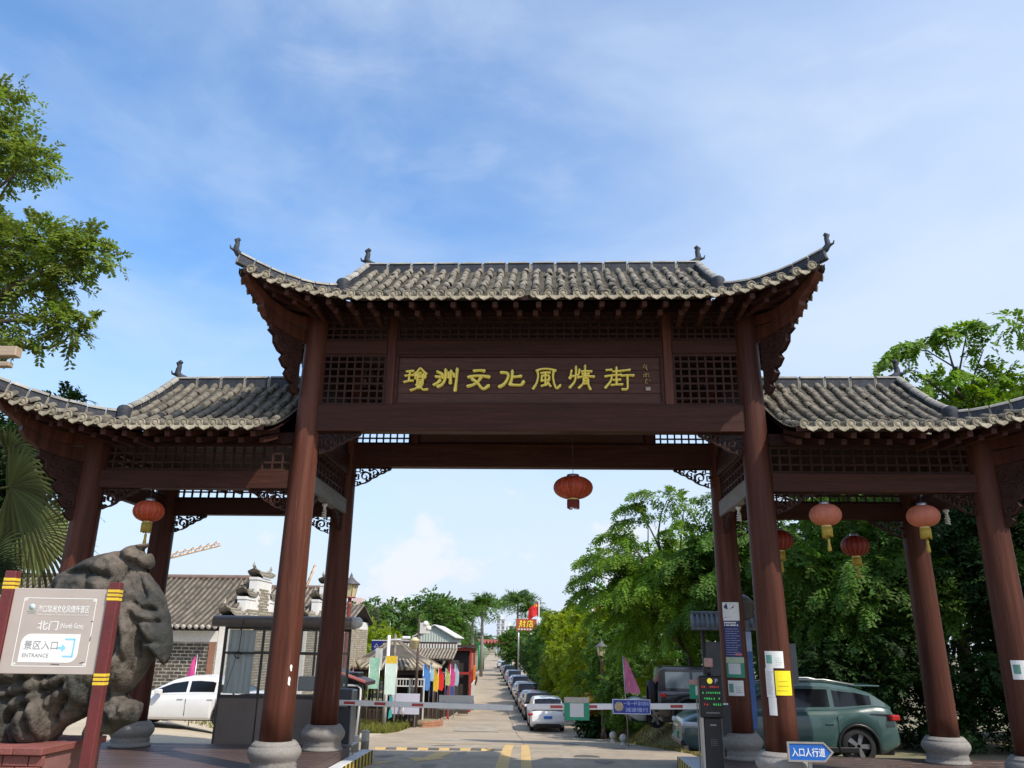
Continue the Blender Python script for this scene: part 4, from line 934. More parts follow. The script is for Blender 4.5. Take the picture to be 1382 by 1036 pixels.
MB().box(-0.37,0.37,-0.008,0.008,-0.135,0.135,0.002).build('notice_board', M('white_edge',(0.6,0.62,0.68),0.5,0.05,4), bs); MB().box(-0.357,0.357,-0.0095,-0.0085,-0.122,0.122).build('blue_face', M('deep_blue_print',(0.015,0.035,0.27),0.45,0.1,5), bs)
MB().lathe([(0.0,0),(0.088,0),(0.088,0.003),(0.07,0.004),(0,0.004)], 20, T=Matrix.Translation((-0.245,-0.0095,0.0)) @ Matrix.Rotation(PI/2,4,'X'), cap=False).build('round_emblem', M('tan_gold_print',(0.42,0.34,0.2),0.5,0.3,30), bs)
pb = M('pale_blue_print', (0.45,0.52,0.75), 0.5, 0.05, 5)
write('一车一杆', bs, pb, -0.02, -0.0100, 0.06, h=0.075, w=0.26); write('请勿跟车', bs, pb, 0.23, -0.0100, 0.06, h=0.075, w=0.22); write('减速慢行', bs, pb, 0.10, -0.0100, -0.055, h=0.08, w=0.44)
g3 = thing('small_notice', 'small green and pink notice fixed behind the display pillar above the arm', 'notice', (3.25,2.65,1.66))
MB().box(-0.13,0.13,-0.006,0.006,-0.2,0.15,0.002).build('notice_board', greenm, g3); MB().box(-0.13,0.13,-0.0075,-0.0065,0.06,0.15).build('header_band', M('faded_pink',(0.45,0.25,0.22),0.6,0.15,12), g3); MB().box(-0.02,0.11,-0.0075,-0.0065,-0.13,0.04).build('blank_panel', MATS['greyed_white_print'], g3)
MB().box(-0.01,0.01,0.007,0.02,-1.5,0.1).build('notice_stake', steel, g3)
# kerb islands with hazard stripes
hz_y = M('hazard_yellow', (0.62,0.45,0.05), 0.55, 0.15, 6, fine=0.25, fcol=(0.25,0.2,0.1)); hz_k = M('hazard_black', (0.03,0.03,0.03), 0.6, 0.2, 8); isl_t = M('island_top_paint', (0.55,0.56,0.57), 0.6, 0.12, 3, fine=0.2, fcol=(0.3,0.29,0.27))
for (x0,x1,y0,y1,lb) in ((-3.70,-3.44,-1.0,4.75,'low kerb island with yellow and black stripes beside the left deck'),(3.12,3.62,-1.0,4.7,'low kerb island with yellow and black stripes beside the right deck')):
    t = thing('kerb_island', lb, 'kerb', ((x0+x1)/2,(y0+y1)/2,0.0)); w = (x1-x0)/2; h = (y1-y0)/2
    MB().box(-w+0.015,w-0.015,-h+0.015,h-0.015,-0.25,0.205,0.01).build('island_top', isl_t, t)
    n = int((y1-y0)/0.155); sx = 1 if x0 < 0 else -1
    for i in range(n): MB().box(min(sx*w,sx*(w-0.014)),max(sx*w,sx*(w-0.014)),-h+i*0.155,-h+(i+1)*0.155-0.002,-0.25,0.2,0.001).build('hazard_block', hz_y if i%2 else hz_k, t)
    for i in range(4): MB().box(-w+i*w/2,-w+(i+1)*w/2-0.002,h-0.014,h,-0.25,0.2,0.001).build('hazard_block', hz_y if i%2 else hz_k, t)
# LED display pillar on the right island
t = thing('display_pillar', 'black parking display pillar with coloured LED lines on the right island', 'display pillar', (3.38,1.95,0.2))
MB().box(-0.16,0.16,-0.09,0.09,0.0,0.98,0.01).build('pillar_body', blackp, t); MB().box(-0.21,-0.165,-0.1,0.1,0.0,0.99,0.006).build('side_plate', steel, t)
sc_ = MB().box(-0.215,0.205,-0.13,0.09,0.985,1.71,0.02).build('screen_housing', blackp, t)
lr = M('led_red', (0.2,0.01,0.01), 0.5, 0.05, 4, emit=(1,0.06,0.05,0.5)); lg = M('led_green', (0.01,0.2,0.03), 0.5, 0.05, 4, emit=(0.1,1,0.25,0.42)); ly = M('led_yellow', (0.5,0.42,0.02), 0.5, 0.05, 4, emit=(1,0.85,0.1,0.4)); lb_ = M('led_blue_grey', (0.2,0.2,0.35), 0.5, 0.05, 4, emit=(0.35,0.35,0.6,0.3))
def led_line(z, cells, parts):
    mb = {0:MB(),1:MB()}
    for (x0, x1, c) in parts:
        n = max(1, int((x1-x0)/0.034)); 
        for i in range(n):
            xa = x0+(x1-x0)*i/n
            for q in range(4):
                if rng.random() < 0.7: mb[c].box(xa+0.002,xa+0.026,-0.132,-0.1305,z-0.013+q*0.008,z-0.013+q*0.008+0.0045)
            mb[c].box(xa+0.01,xa+0.0145,-0.132,-0.1305,z-0.016,z+0.017)
    for c in (0,1):
        if mb[c].v: mb[c].build('led_text', (lr,lg)[c], sc_)
led_line(1.515,0,[(-0.18,-0.1,0),(-0.03,0.15,0)]); led_line(1.415,0,[(-0.17,-0.15,1),(-0.10,0.17,1)]); led_line(1.315,0,[(-0.14,0.02,1),(0.03,0.09,1),(0.12,0.18,1)]); led_line(1.215,0,[(-0.15,-0.05,0),(0.02,0.18,1)])
mb = MB().lathe([(0,0),(0.05,0),(0.05,0.003),(0,0.003)], 18, T=Matrix.Translation((-0.02,-0.13,1.62)) @ Matrix.Rotation(PI/2,4,'X'), cap=False); mb.build('round_led_sign', ly, sc_)
write('P', sc_, lb_, 0.10, -0.131, 1.62, h=0.075)
mb = MB()
for i in range(7): mb.box(-0.11+0.035*i,-0.09+0.035*i,-0.1315,-0.1305,1.06,1.085)
mb.build('maker_caption', inkpale, sc_)
mb = MB()
for i in range(5):
    for j in range(4): mb.box(-0.05+0.025*i,-0.04+0.025*i,-0.0915,-0.0905,0.52+0.03*j,0.53+0.03*j)
mb.box(-0.05,0.06,-0.0915,-0.0905,0.85,0.875); mb.build('speaker_grille', inkpale, t)
c_ = MB().box(-0.06,0.06,-0.13,0.14,1.86,2.02,0.015); co = c_.build('camera_housing', M('dusty_pink_metal',(0.42,0.23,0.20),0.5,0.15,6), t); MB().tube([(0,0.0,1.70),(0,0.0,1.87)], 0.035, 8).build('camera_bracket', blackp, t)
# concrete bollards
for (x,y,lb,h) in ((-4.62,8.2,'shorter pale concrete bollard nearest the left kerb island',0.40),(-4.4,8.4,'taller pale concrete bollard just right of the shorter one',0.52)):
    z = gh(x,y); t = thing('bollard', lb, 'bollard', (x,y,z), 0, 'concrete bollards by the left lane')
    MB().lathe([(0.105,0),(0.105,h*0.46),(0.112,h*0.47),(0.112,h*0.55),(0.105,h*0.56),(0.105,h*0.98),(0.09,h)], 18).build('bollard_body', M('pale_concrete',(0.46,0.43,0.38),0.85,0.2,8,0.3,40), t)
# ------------------------------------------------------------------ posters on the right columns
def poster(name, x, y, z, w, h, mat, label, cat, ry=0.0, curv=0.25, group=None):
    """a thin sheet bent round the column"""
    t = thing(name, label, cat, (x,y,z), 0, group); t.rotation_euler = (0,ry,0)
    return t
def sheet_on(t, name, x0, x1, z0, z1, mat, R, lift, n=8):
    vs = []
    for d in (lift, lift+0.0012):
        for i in range(n+1):
            u = x0+(x1-x0)*i/n; a = u/R
            for z in (z0, z1): vs.append((R*math.sin(a)*1.0+(d)*math.sin(a), -(R+d)*math.cos(a), z))
    o = 2*(n+1); fs = []
    for i in range(n): fs += [(2*i,2*i+2,2*i+3,2*i+1),(o+2*i+1,o+2*i+3,o+2*i+2,o+2*i),(2*i,o+2*i,o+2*i+2,2*i+2),(2*i+1,2*i+3,o+2*i+3,o+2*i+1)]
    fs += [(0,1,o+1,o),(2*n,o+2*n,o+2*n+1,2*n+1)]
    return MB().add(vs, fs).build(name, mat, t)
def colr(z, zt=8.62): return 0.268-0.062*(max(0,(z-0.83)/(zt-0.83)))**1.1*(zt-0.85)/7.5
RC = 0.262; xr = W1-0.004
rows_ = lambda t, x0,x1,z0,z1,n,mat,R,lift,fr=0.55: [sheet_on(t,'print_line',x0+(x1-x0)*0.02,x0+(x1-x0)*(0.98-0.25*rng.random()),z0+(z1-z0)*(i+0.2)/n,z0+(z1-z0)*(i+0.2+fr*0.7)/n,mat,R,lift,4) for i in range(n)]
cx3, cy3 = xr-0.01, DEP
t = thing('poster', 'tall navy police poster with a white top on the rear right column', 'poster', (cx3,cy3,2.77)); R = colr(2.2)
sheet_on(t,'poster_sheet',-0.22,0.12,-0.53,0.52,navy,R,0.004); sheet_on(t,'white_field',-0.218,0.118,0.16,0.515,paperw,R,0.0058)
cm = MB(); fn = lambda u,v,d: ((R+0.008+d)*math.sin(u/R), -(R+0.008+d)*math.cos(u/R), v)
cm.prism([(-0.19,0.43),(-0.13,0.49),(-0.05,0.495),(0.01,0.45),(0.0,0.40),(-0.03,0.40),(-0.06,0.38),(-0.12,0.38),(-0.17,0.40)], fn, 0, 0.001)
cm.prism([(-0.215,0.155),(-0.215,0.2),(-0.16,0.23),(-0.1,0.22),(-0.05,0.25),(0.03,0.21),(0.115,0.165),(0.115,0.155)], fn, 0, 0.001); cm.build('navy_cap_print', navy, t)
rows_(t,-0.2,0.1,-0.50,0.03,12,M('pale_navy_print',(0.22,0.24,0.42),0.5,0.1,5),R,0.0058,0.4); rows_(t,-0.21,0.11,0.05,0.145,2,paperw,R,0.0058,0.8); sheet_on(t,'red_stamp_print',-0.02,0.11,-0.5,-0.46,M('pinkish_print',(0.5,0.15,0.2),0.5,0.1,5),R,0.0066,3)
t = thing('poster', 'green payment poster directly below the navy one on the rear right column', 'poster', (cx3,cy3,2.05)); R = colr(1.8)
sheet_on(t,'poster_sheet',-0.215,0.155,-0.19,0.19,greenm,R,0.004); sheet_on(t,'header_band',-0.213,0.153,0.08,0.188,M('pale_green_print',(0.42,0.5,0.36),0.5,0.2,30),R,0.0058); sheet_on(t,'blank_panel',-0.17,0.06,-0.13,0.07,MATS['greyed_white_print'],R,0.0058)
t = thing('paper_notice', 'small white notice with a green corner print, lowest on the rear right column', 'notice', (cx3,cy3,1.665)); R = colr(1.5)
sheet_on(t,'paper_sheet',-0.205,0.1,-0.14,0.14,paperw,R,0.003); sheet_on(t,'green_print',-0.185,-0.1,-0.08,0.08,M('teal_green_print',(0.06,0.25,0.18),0.5,0.5,90,fine=0.6,fcol=(0.5,0.55,0.5)),R,0.0048,3); rows_(t,-0.06,0.07,-0.09,0.05,4,inkpale,R,0.0048,0.3)
cx4 = xr-0.0; R = colr(1.35)
t = thing('paper_notice', 'white notice with green print at the top of the front right column cluster', 'notice', (cx4,0,2.23))
sheet_on(t,'paper_sheet',-0.22,0.075,-0.13,0.13,paperw,R,0.003); sheet_on(t,'green_print',-0.2,-0.11,-0.06,0.07,MATS['teal_green_print'],R,0.0048,3); rows_(t,-0.06,0.05,-0.09,0.05,4,M('pale_blue_ink',(0.4,0.52,0.55),0.5,0.2,30),R,0.0048,0.3)
t = thing('paper_notice', 'bright yellow handwritten notice on the front right column', 'notice', (cx4,0,1.875))
sheet_on(t,'paper_sheet',-0.085,0.195,-0.185,0.185,papery,R,0.0031); 
for i in range(3): sheet_on(t,'ink_scrawl',-0.07+0.02*i,0.1+0.04*rng.random(),-0.12+0.07*i,-0.113+0.07*i,M('brown_ink',(0.28,0.2,0.02),0.6,0.2,30),R,0.005,4)
t = thing('paper_notice', 'long torn white paper strip hanging beside the yellow notice', 'notice', (cx4,0,1.76))
sheet_on(t,'paper_sheet',-0.235,-0.10,-0.10,0.34,paperw,R,0.0052,4); sheet_on(t,'paper_sheet',-0.215,-0.09,-0.37,-0.102,paperw,R,0.0065,4); rows_(t,-0.225,-0.115,-0.06,0.3,12,inkpale,R,0.0068,0.3)
t = thing('paper_notice', 'white notice with green print on the outermost right column', 'notice', (W2-0.006,0,2.13)); R = colr(1.95,6.2)
sheet_on(t,'paper_sheet',-0.225,0.12,-0.145,0.145,paperw,R,0.003); sheet_on(t,'green_print',-0.2,-0.1,-0.06,0.08,MATS['teal_green_print'],R,0.0048,3); rows_(t,-0.05,0.09,-0.1,0.06,4,MATS['pale_blue_ink'],R,0.0048,0.3)
mb = MB()
for (x,z,r) in ((0.215,2.0,0.026),(0.222,1.955,0.02),(0.205,1.80,0.03),(0.20,1.755,0.026),(0.215,1.72,0.016)):
    R = RC+0.002; mb.prism([((x+r*math.cos(k)*(0.6+0.5*rng.random())), z+1.5*r*math.sin(k)*(0.6+0.5*rng.random())) for k in np.linspace(0,2*PI,9)[:-1]], lambda u,v,d: (-W1+0.004+(R+d)*math.sin(u/R), -(R+d)*math.cos(u/R), v), 0.0015, 0.003)
mb.build('peeled_paper_scraps', paperw, gate)
# arrow sign in front of the right column base
t = thing('arrow_sign', 'blue pedestrian arrow sign in a steel frame in front of the right column base', 'sign', (4.36,-0.56,0.0))
ar = lambda e: [(-0.335+e,0.765+e*0.9),(0.22-e*0.3,0.765+e*0.9),(0.36-e*1.4,0.905),(0.22-e*0.3,1.045-e*0.9),(-0.335+e,1.045-e*0.9)]
MB().prism(ar(0.0), XZ(0), -0.03, 0.0).build('sign_frame', steel, t)
mb = MB(); A0, A1 = ar(0), ar(0.028)
for i in range(5):
    j = (i+1)%5; q = [A0[i],A0[j],A1[j],A1[i]]; mb.prism(q, XZ(0), 0.0, 0.014)
mb.build('frame_rim', M('brass_brown_rim',(0.36,0.33,0.3),0.4,0.15,8,metal=0.5), t)
MB().prism(ar(0.028), XZ(0), 0.0, 0.003).build('blue_face', bluem, t)
write('入口人行道', t, pw, -0.02, -0.0045, 0.9, h=0.125, w=0.50, bold=0.008)
MB().box(-0.03,0.03,0.0305,0.06,0.3,1.0,0.004).build('sign_leg', steel, t); MB().box(-0.2,0.2,0.032,0.2,0.38,0.41,0.004).build('sign_foot', steel, t)
# back of a grey sign on a pole, lantern post with blue banner, notice shelter roof
t = thing('road_sign', 'grey back of a rectangular sign on a thin pole by the teal car', 'sign', (5.46,4.0,0.1))
MB().box(-0.12,0.17,-0.005,0.012,1.62,2.42,0.004).build('sign_plate', M('grey_sign_back',(0.14,0.15,0.15),0.6,0.15,4), t); MB().tube([(0.0,-0.03,0),(0.0,-0.03,2.44)], 0.022, 10).build('sign_pole', steel, t)
redpole = M('rust_red_pole', (0.30,0.075,0.06), 0.5, 0.2, 3, fine=0.2, fcol=(0.15,0.06,0.05)); lampcream = M('cream_lamp_pane', (0.62,0.53,0.30), 0.35, 0.12, 3); lampcap = M('dark_lamp_cap', (0.09,0.085,0.085), 0.5, 0.2, 5)
def street_lamp(x, y, z, h, label, pole=redpole, s=1.0, group='old style lantern street lamps'):
    t = thing('street_lamp', label, 'street lamp', (x,y,z), 0, group)
    MB().lathe([(0.14*s,0),(0.14*s,0.25),(0.10*s,0.3),(0.085*s,0.5),(0.07*s,h-0.25),(0.09*s,h-0.22),(0.09*s,h-0.17),(0.065*s,h-0.14),(0.065*s,h)], 16).build('lamp_pole', pole, t)
    mb = MB(); 
    for i in range(6):
        a0, a1 = i*PI/3, (i+1)*PI/3; b0, b1, r0, r1 = h+0.04*s, h+0.44*s, 0.17*s, 0.26*s
        q = [Vector((r0*math.cos(a0),r0*math.sin(a0),b0)),Vector((r0*math.cos(a1),r0*math.sin(a1),b0)),Vector((r1*math.cos(a1),r1*math.sin(a1),b1)),Vector((r1*math.cos(a0),r1*math.sin(a0),b1))]
        c = sum(q, Vector())/4; q2 = [c+(p-c)*0.93-Vector((c.x,c.y,0))*0.04 for p in q]
        MB().add(q+q2, [(0,1,2,3),(7,6,5,4),(0,4,5,1),(1,5,6,2),(2,6,7,3),(3,7,4,0)]).build('lamp_pane', lampcream, t)
        mb.tube([q[0],q[3]], 0.012*s, 5)
    mb.build('lamp_frame', lampcap, t)
    MB().lathe([(0.20*s,0.0),(0.21*s,0.04*s)], 6, (0,0,h)).build('lamp_base', pole, t)
    MB().lathe([(0.30*s,h+0.44*s),(0.33*s,h+0.45*s),(0.32*s,h+0.48*s),(0.18*s,h+0.58*s),(0.08*s,h+0.68*s),(0.05*s,h+0.71*s),(0.055*s,h+0.74*s),(0.02*s,h+0.82*s),(0,h+0.88*s)], 12).build('lamp_cap', lampcap, t)
    return t
street_lamp(-6.45,14.0,gh(-6.45,14),3.90-gh(-6.45,14),'tall red lantern street lamp rising beside the left rear column')
street_lamp(2.95,26.5,gh(2.95,26.5),2.02-gh(2.95,26.5),'brown lantern street lamp standing among the hedges on the right', M('brown_lamp_pole',(0.10,0.055,0.035),0.6,0.2,4), 0.95)
t = thing('banner_post', 'post with a tall blue banner and a dark lantern behind the right main columns', 'banner post', (4.68,4.3,0.05))
MB().tube([(0,0,0),(0,0,2.95)], 0.05, 12).build('post', M('worn_grey_post',(0.2,0.19,0.18),0.6,0.2,5), t)
MB().box(-0.085,0.085,-0.075,-0.055,0.75,2.72,0.004).build('banner_board', M('banner_blue',(0.06,0.15,0.42),0.5,0.25,3), t); MB().box(-0.083,0.083,-0.078,-0.0755,2.3,2.7).build('banner_pale_field', M('banner_pale',(0.35,0.45,0.6),0.5,0.2,5), t)
MB().lathe([(0.08,2.95),(0.17,3.0),(0.22,3.3),(0.24,3.32),(0.1,3.45),(0,3.5)], 10).build('lantern_head', lampcap, t)
t = thing('notice_shelter', 'small grey tiled roof of a notice shelter behind the rear right column', 'notice shelter', (4.45,5.4,0.05), -0.15)
for x in (-0.5,0.5): MB().tube([(x,0,0),(x,0,2.75)], 0.045, 10).build('shelter_post', M('dark_shelter_post',(0.06,0.04,0.035),0.6,0.2,5), t)
MB().box(-0.46,0.46,-0.03,0.03,1.0,2.5,0.006).build('notice_board', M('dull_board',(0.1,0.1,0.1),0.6,0.2,5), t)
sh = M('slate_blue_tile', (0.13,0.15,0.17), 0.7, 0.3, 6); 
MB().tube([(-0.75,0,3.13),(0.75,0,3.13)], 0.05, 8).build('roof_ridge', sh, t)
for k in range(14):
    for f in (-1,1): MB().tube([(-0.72+0.11*k,f*0.02,3.1),(-0.72+0.11*k,f*0.25,2.93),(-0.72+0.11*k,f*0.48,2.82)], 0.04, 7).build('roof_tile_row', sh, t)
for f in (-1,1): MB().add([(-0.76,f*0.0,3.09),(0.76,f*0.0,3.09),(0.76,f*0.46,2.79),(-0.76,f*0.46,2.79),(-0.76,f*0.0,3.05),(0.76,f*0.0,3.05),(0.76,f*0.46,2.76),(-0.76,f*0.46,2.76)], [(0,1,2,3),(4,5,6,7),(3,2,6,7),(0,3,7,4),(1,2,6,5)]).build('roof_slope', sh, t)
# timber arm poking in at the far left
t = thing('timber_arm', 'pale tan timber beam end reaching in at the left edge of the view', 'timber', (-8.0,-4.0,0.4))
tan = M('pale_tan_timber', (0.36,0.27,0.19), 0.6, 0.2, 3, 0.2, 20, stretch=(0.4,4,4))
MB().box(-1.2,1.02,-0.07,0.07,5.68,5.82,0.008).build('upper_arm', tan, t); MB().box(-1.2,0.95,-0.05,0.05,5.53,5.60,0.008).build('lower_arm', tan, t); MB().box(-0.3,-0.1,-0.1,0.1,0,5.9,0.01).build('timber_post', tan, t)
# ------------------------------------------------------------------ old brick hall at the left, with stepped gables
plaster = M('white_plaster', (0.70,0.69,0.66), 0.8, 0.08, 1.5, 0.15, 20, fine=0.25, fcol=(0.35,0.33,0.3))
brickd = M('dark_grey_brick', (0.045,0.04,0.033), 0.9, 0.35, 3, 0.3, 30, col2=(0.12,0.1,0.075)); brickt = M('tan_grey_brick', (0.27,0.225,0.155), 0.9, 0.25, 3, 0.3, 30)
mortd = M('pale_mortar', (0.42,0.39,0.33), 0.95, 0.35, 1.2, fine=0.5, fcol=(0.12,0.1,0.08)); mortt = M('mortar_joint', (0.30,0.27,0.22), 0.95, 0.2, 3)
def bricks(mb, P, ux, uz, nrm, W, H, bw, bh, g, top=None, j=0.004):
    """bricks on the wall plane: P origin, ux along, uz up, nrm outward; top(u) limits the height"""
    r = 0; z = 0
    while z+bh <= H+0.01:
        u = -(bw/2 if r % 2 else 0)
        while u < W:
            u0, u1 = max(0,u+g/2), min(W,u+bw-g/2)
            if u1-u0 > 0.05 and (top is None or z+bh <= top((u0+u1)/2)):
                e = 0.012+rng.normal(0,j); z0, z1 = z+g/2, z+bh-g/2
                q = [P+ux*u0+uz*z0, P+ux*u1+uz*z0, P+ux*u1+uz*z1, P+ux*u0+uz*z1]; o = nrm*e; k = ux*0.006; h = uz*0.006
                f = [q[0]+o+k+h, q[1]+o-k+h, q[2]+o-k-h, q[3]+o+k-h]
                mb.add(q+f, [(4,5,6,7),(0,1,5,4),(1,2,6,5),(2,3,7,6),(3,0,4,7)])
            u += bw
        z += bh; r += 1
def tiled_slope(parent, P0, P1, Q0, Q1, rows, mat_t, mat_p, name='roof_tile_rows', r=0.06, sag=0.0):
    """slope with ridge P0-P1 and eave Q0-Q1"""
    mb = MB(); mp = MB(); nn = 6
    for i in range(rows+1):
        f = i/rows; a = P0.lerp(P1,f); b = Q0.lerp(Q1,f); n = (P1-P0).cross(Q0-P0).normalized(); n = n if n.z > 0 else -n
        pts = [a.lerp(b,t/nn)-Vector((0,0,sag*math.sin(PI*t/nn)))+n*0.02+Vector((0,0,rng.normal(0,0.006))) for t in range(nn+1)]
        mb.tube(pts, r, 6)
    G = [[P0.lerp(P1,i/8).lerp(Q0.lerp(Q1,i/8),t/nn)-Vector((0,0,sag*math.sin(PI*t/nn))) for t in range(nn+1)] for i in range(9)]
    vs = [p for row in G for p in row]; mp.add(vs, [(i*(nn+1)+t,i*(nn+1)+t+1,(i+1)*(nn+1)+t+1,(i+1)*(nn+1)+t) for i in range(8) for t in range(nn)])
    vs2 = [p-Vector((0,0,0.1)) for p in vs]; mp.add(vs2, [(i*(nn+1)+t,i*(nn+1)+t+1,(i+1)*(nn+1)+t+1,(i+1)*(nn+1)+t) for i in range(8) for t in range(nn)])
    s = mp.build('roof_slope', mat_p, parent, fix=False); mb.build(name, mat_t, s, fix=False, kind='stuff'); return s
oldtile = M('weathered_grey_tile', (0.15,0.125,0.095), 0.9, 0.4, 2.5, 0.4, 30, col2=(0.24,0.2,0.15), fine=0.4, fcol=(0.06,0.055,0.045))
oldpan = M('dark_pan_tile', (0.07,0.06,0.05), 0.9, 0.3, 3)  # darker brown-grey sheet below the tile rows
def hall(x, y0, y1, zb, steps, label, W=13, wall_h=2.4, ridge_z=5.0, door=False):
    t = thing('brick_hall', label, 'building', (x,y0,zb)); D = y1-y0; zz = lambda z: z-zb
    MB().box(-W,-0.36,0.0,0.3,0,zz(wall_h)).build('front_wall', mortd, t)
    mb = MB(); bricks(mb, Vector((-6.5,0,0)), Vector((1,0,0)), Vector((0,0,1)), Vector((0,-1,0)), 6.1, zz(wall_h), 0.30, 0.125, 0.035, j=0.008); mb.build('front_brickwork', brickd, t, fix=False, kind='stuff')
    MB().box(-W,-0.36,-0.03,0.3,zz(wall_h)+0.002,zz(2.80)).build('white_band', plaster, t)
    MB().box(-0.62,-0.42,-0.05,0.0,0,zz(wall_h)).build('wall_pillar', M('faded_terracotta',(0.30,0.14,0.09),0.8,0.2,4), t)
    MB().box(-W,-0.36,D-0.3,D,0,zz(2.8)).build('rear_wall', plaster, t)
    tiled_slope(t, Vector((-W,D/2,zz(ridge_z))), Vector((-0.3,D/2,zz(ridge_z))), Vector((-W,-0.55,zz(2.92))), Vector((-0.3,-0.55,zz(2.92))), int(W/0.24), oldtile, oldpan, sag=0.12)
    tiled_slope(t, Vector((-W,D/2,zz(ridge_z))), Vector((-0.3,D/2,zz(ridge_z))), Vector((-W,D+0.4,zz(2.92))), Vector((-0.3,D+0.4,zz(2.92))), 20, oldtile, oldpan, sag=0.12)
    MB().tube([(-W,D/2,zz(ridge_z)+0.05),(-0.3,D/2,zz(ridge_z)+0.05)], 0.11, 8).build('roof_ridge', M('reddish_ridge',(0.13,0.085,0.07),0.8,0.25,3), t)
    ed = MB()
    for i in range(27): ed.lathe([(0.0,0),(0.085,0),(0.085,0.05),(0,0.05)], 8, T=Matrix.Translation((-6.5+0.24*i,-0.6,zz(2.93))) @ Matrix.Rotation(PI/2,4,'X'), cap=False)
    ed.build('eave_end_tiles', M('pale_eave_end',(0.4,0.37,0.31),0.8,0.3,8), t, fix=False, kind='stuff')
    # gable wall as a stepped silhouette, running back from the street corner
    g = MB(); pts = steps
    mb = MB(); cp = []
    for (a, b, z) in pts:
        g.box(-0.34,0.0,a,b,0,zz(z)); cp.append((a,b,zz(z)))
    gw = g.build('gable_wall', plaster, t)
    lowest = min(z for _,_,z in pts); top = lambda u: next((zz(z)-0.42 for a,b,z in pts if a+0.12 <= u <= b-0.12), 0)
    def top2(u):
        hs = [zz(z)-0.40 for a,b,z in pts if a-0.30 <= u <= b+0.30]; return min(hs) if hs else 0
    mb2 = MB(); bricks(mb2, Vector((0.0,0.2,0)), Vector((0,1,0)), Vector((0,0,1)), Vector((1,0,0)), D-0.4, 7, 0.30, 0.11, 0.02, lambda u: top2(u+0.2)); mb2.build('gable_brickwork', brickt, t, fix=False, kind='stuff')
    for (a, b, z) in cp:                     # tiled coping with upturned ends
        q = MB(); n = 9
        for f in (-1,1):
            vs = []
            for i in range(n+1):
                u = i/n; yy = a-0.14+(b-a+0.28)*u; lift = 0.16*abs(2*u-1)**3.5
                vs += [(-0.17,yy,z+0.22+lift),(-0.17+f*0.25,yy,z+0.10+lift),(-0.17+f*0.25,yy,z+0.04+lift)]
            q.add(vs, [(3*i,3*i+1,3*i+4,3*i+3) for i in range(n)]+[(3*i+1,3*i+2,3*i+5,3*i+4) for i in range(n)])
            for i in range(int((b-a+0.3)/0.16)):
                u = (i+0.5)/int((b-a+0.3)/0.16); yy = a-0.14+(b-a+0.28)*u; lift = 0.16*abs(2*u-1)**3.5
                q.tube([(-0.17,yy,z+0.23+lift),(-0.17+f*0.26,yy,z+0.11+lift)], 0.04, 6)
        q.tube([(-0.17,a-0.2+(b-a+0.4)*i/10,z+0.27+0.22*abs(2*i/10-1)**3.5) for i in range(11)], 0.06, 7)
        for yy in (a-0.14,b+0.14): q.tube([(-0.17,yy,z+0.4),(-0.17,yy+(0.03 if yy > a else -0.03),z+0.62)], [0.05,0.02], 6)
        q.build('gable_coping', M('pale_coping_tile',(0.26,0.235,0.19),0.9,0.4,4,0.4,30,fine=0.5,fcol=(0.08,0.075,0.065)), gw, fix=False)
        MB().box(-0.37,0.03,a-0.03,b+0.03,z-0.1,z+0.015,0.01).build('coping_cornice', plaster, gw)
    return t
hall(-11.75, 17.0, 24.0, -0.15, [(0.0,1.5,3.35),(1.502,2.6,4.15),(2.602,4.4,5.0),(4.402,5.5,4.15),(5.502,7.0,3.35)], 'old dark brick hall with tiled roof and white stepped gable behind the white sedan', ridge_z=5.0)
hall(-11.1, 25.0, 33.0, -0.5, [(0.0,1.7,3.5),(1.702,2.9,4.5),(2.902,5.1,5.35),(5.102,6.3,4.5),(6.302,8.0,3.5)], 'second brick hall with white stepped gable half hidden behind the left columns', W=9, ridge_z=5.2)
t = thing('brick_hall', 'narrow tan brick gable end beside the red street lamp', 'building', (-11.2,34.0,-1.0))
MB().box(-6,0.0,0,5.0,0,4.75).build('gable_wall', plaster, t)
mb = MB(); bricks(mb, Vector((0.002,0,0)), Vector((0,1,0)), Vector((0,0,1)), Vector((1,0,0)), 4.9, 4.4, 0.3, 0.12, 0.02); bricks(mb, Vector((-3,-0.002,0)), Vector((1,0,0)), Vector((0,0,1)), Vector((0,-1,0)), 3.0, 4.4, 0.3, 0.12, 0.02); mb.build('gable_brickwork', brickt, t, fix=False, kind='stuff')
tiled_slope(t, Vector((-6,2.5,5.7)), Vector((0.2,2.5,5.7)), Vector((-6,-0.4,4.7)), Vector((0.2,-0.4,4.7)), 24, oldtile, oldpan); tiled_slope(t, Vector((-6,2.5,5.7)), Vector((0.2,2.5,5.7)), Vector((-6,5.4,4.7)), Vector((0.2,5.4,4.7)), 24, oldtile, oldpan)
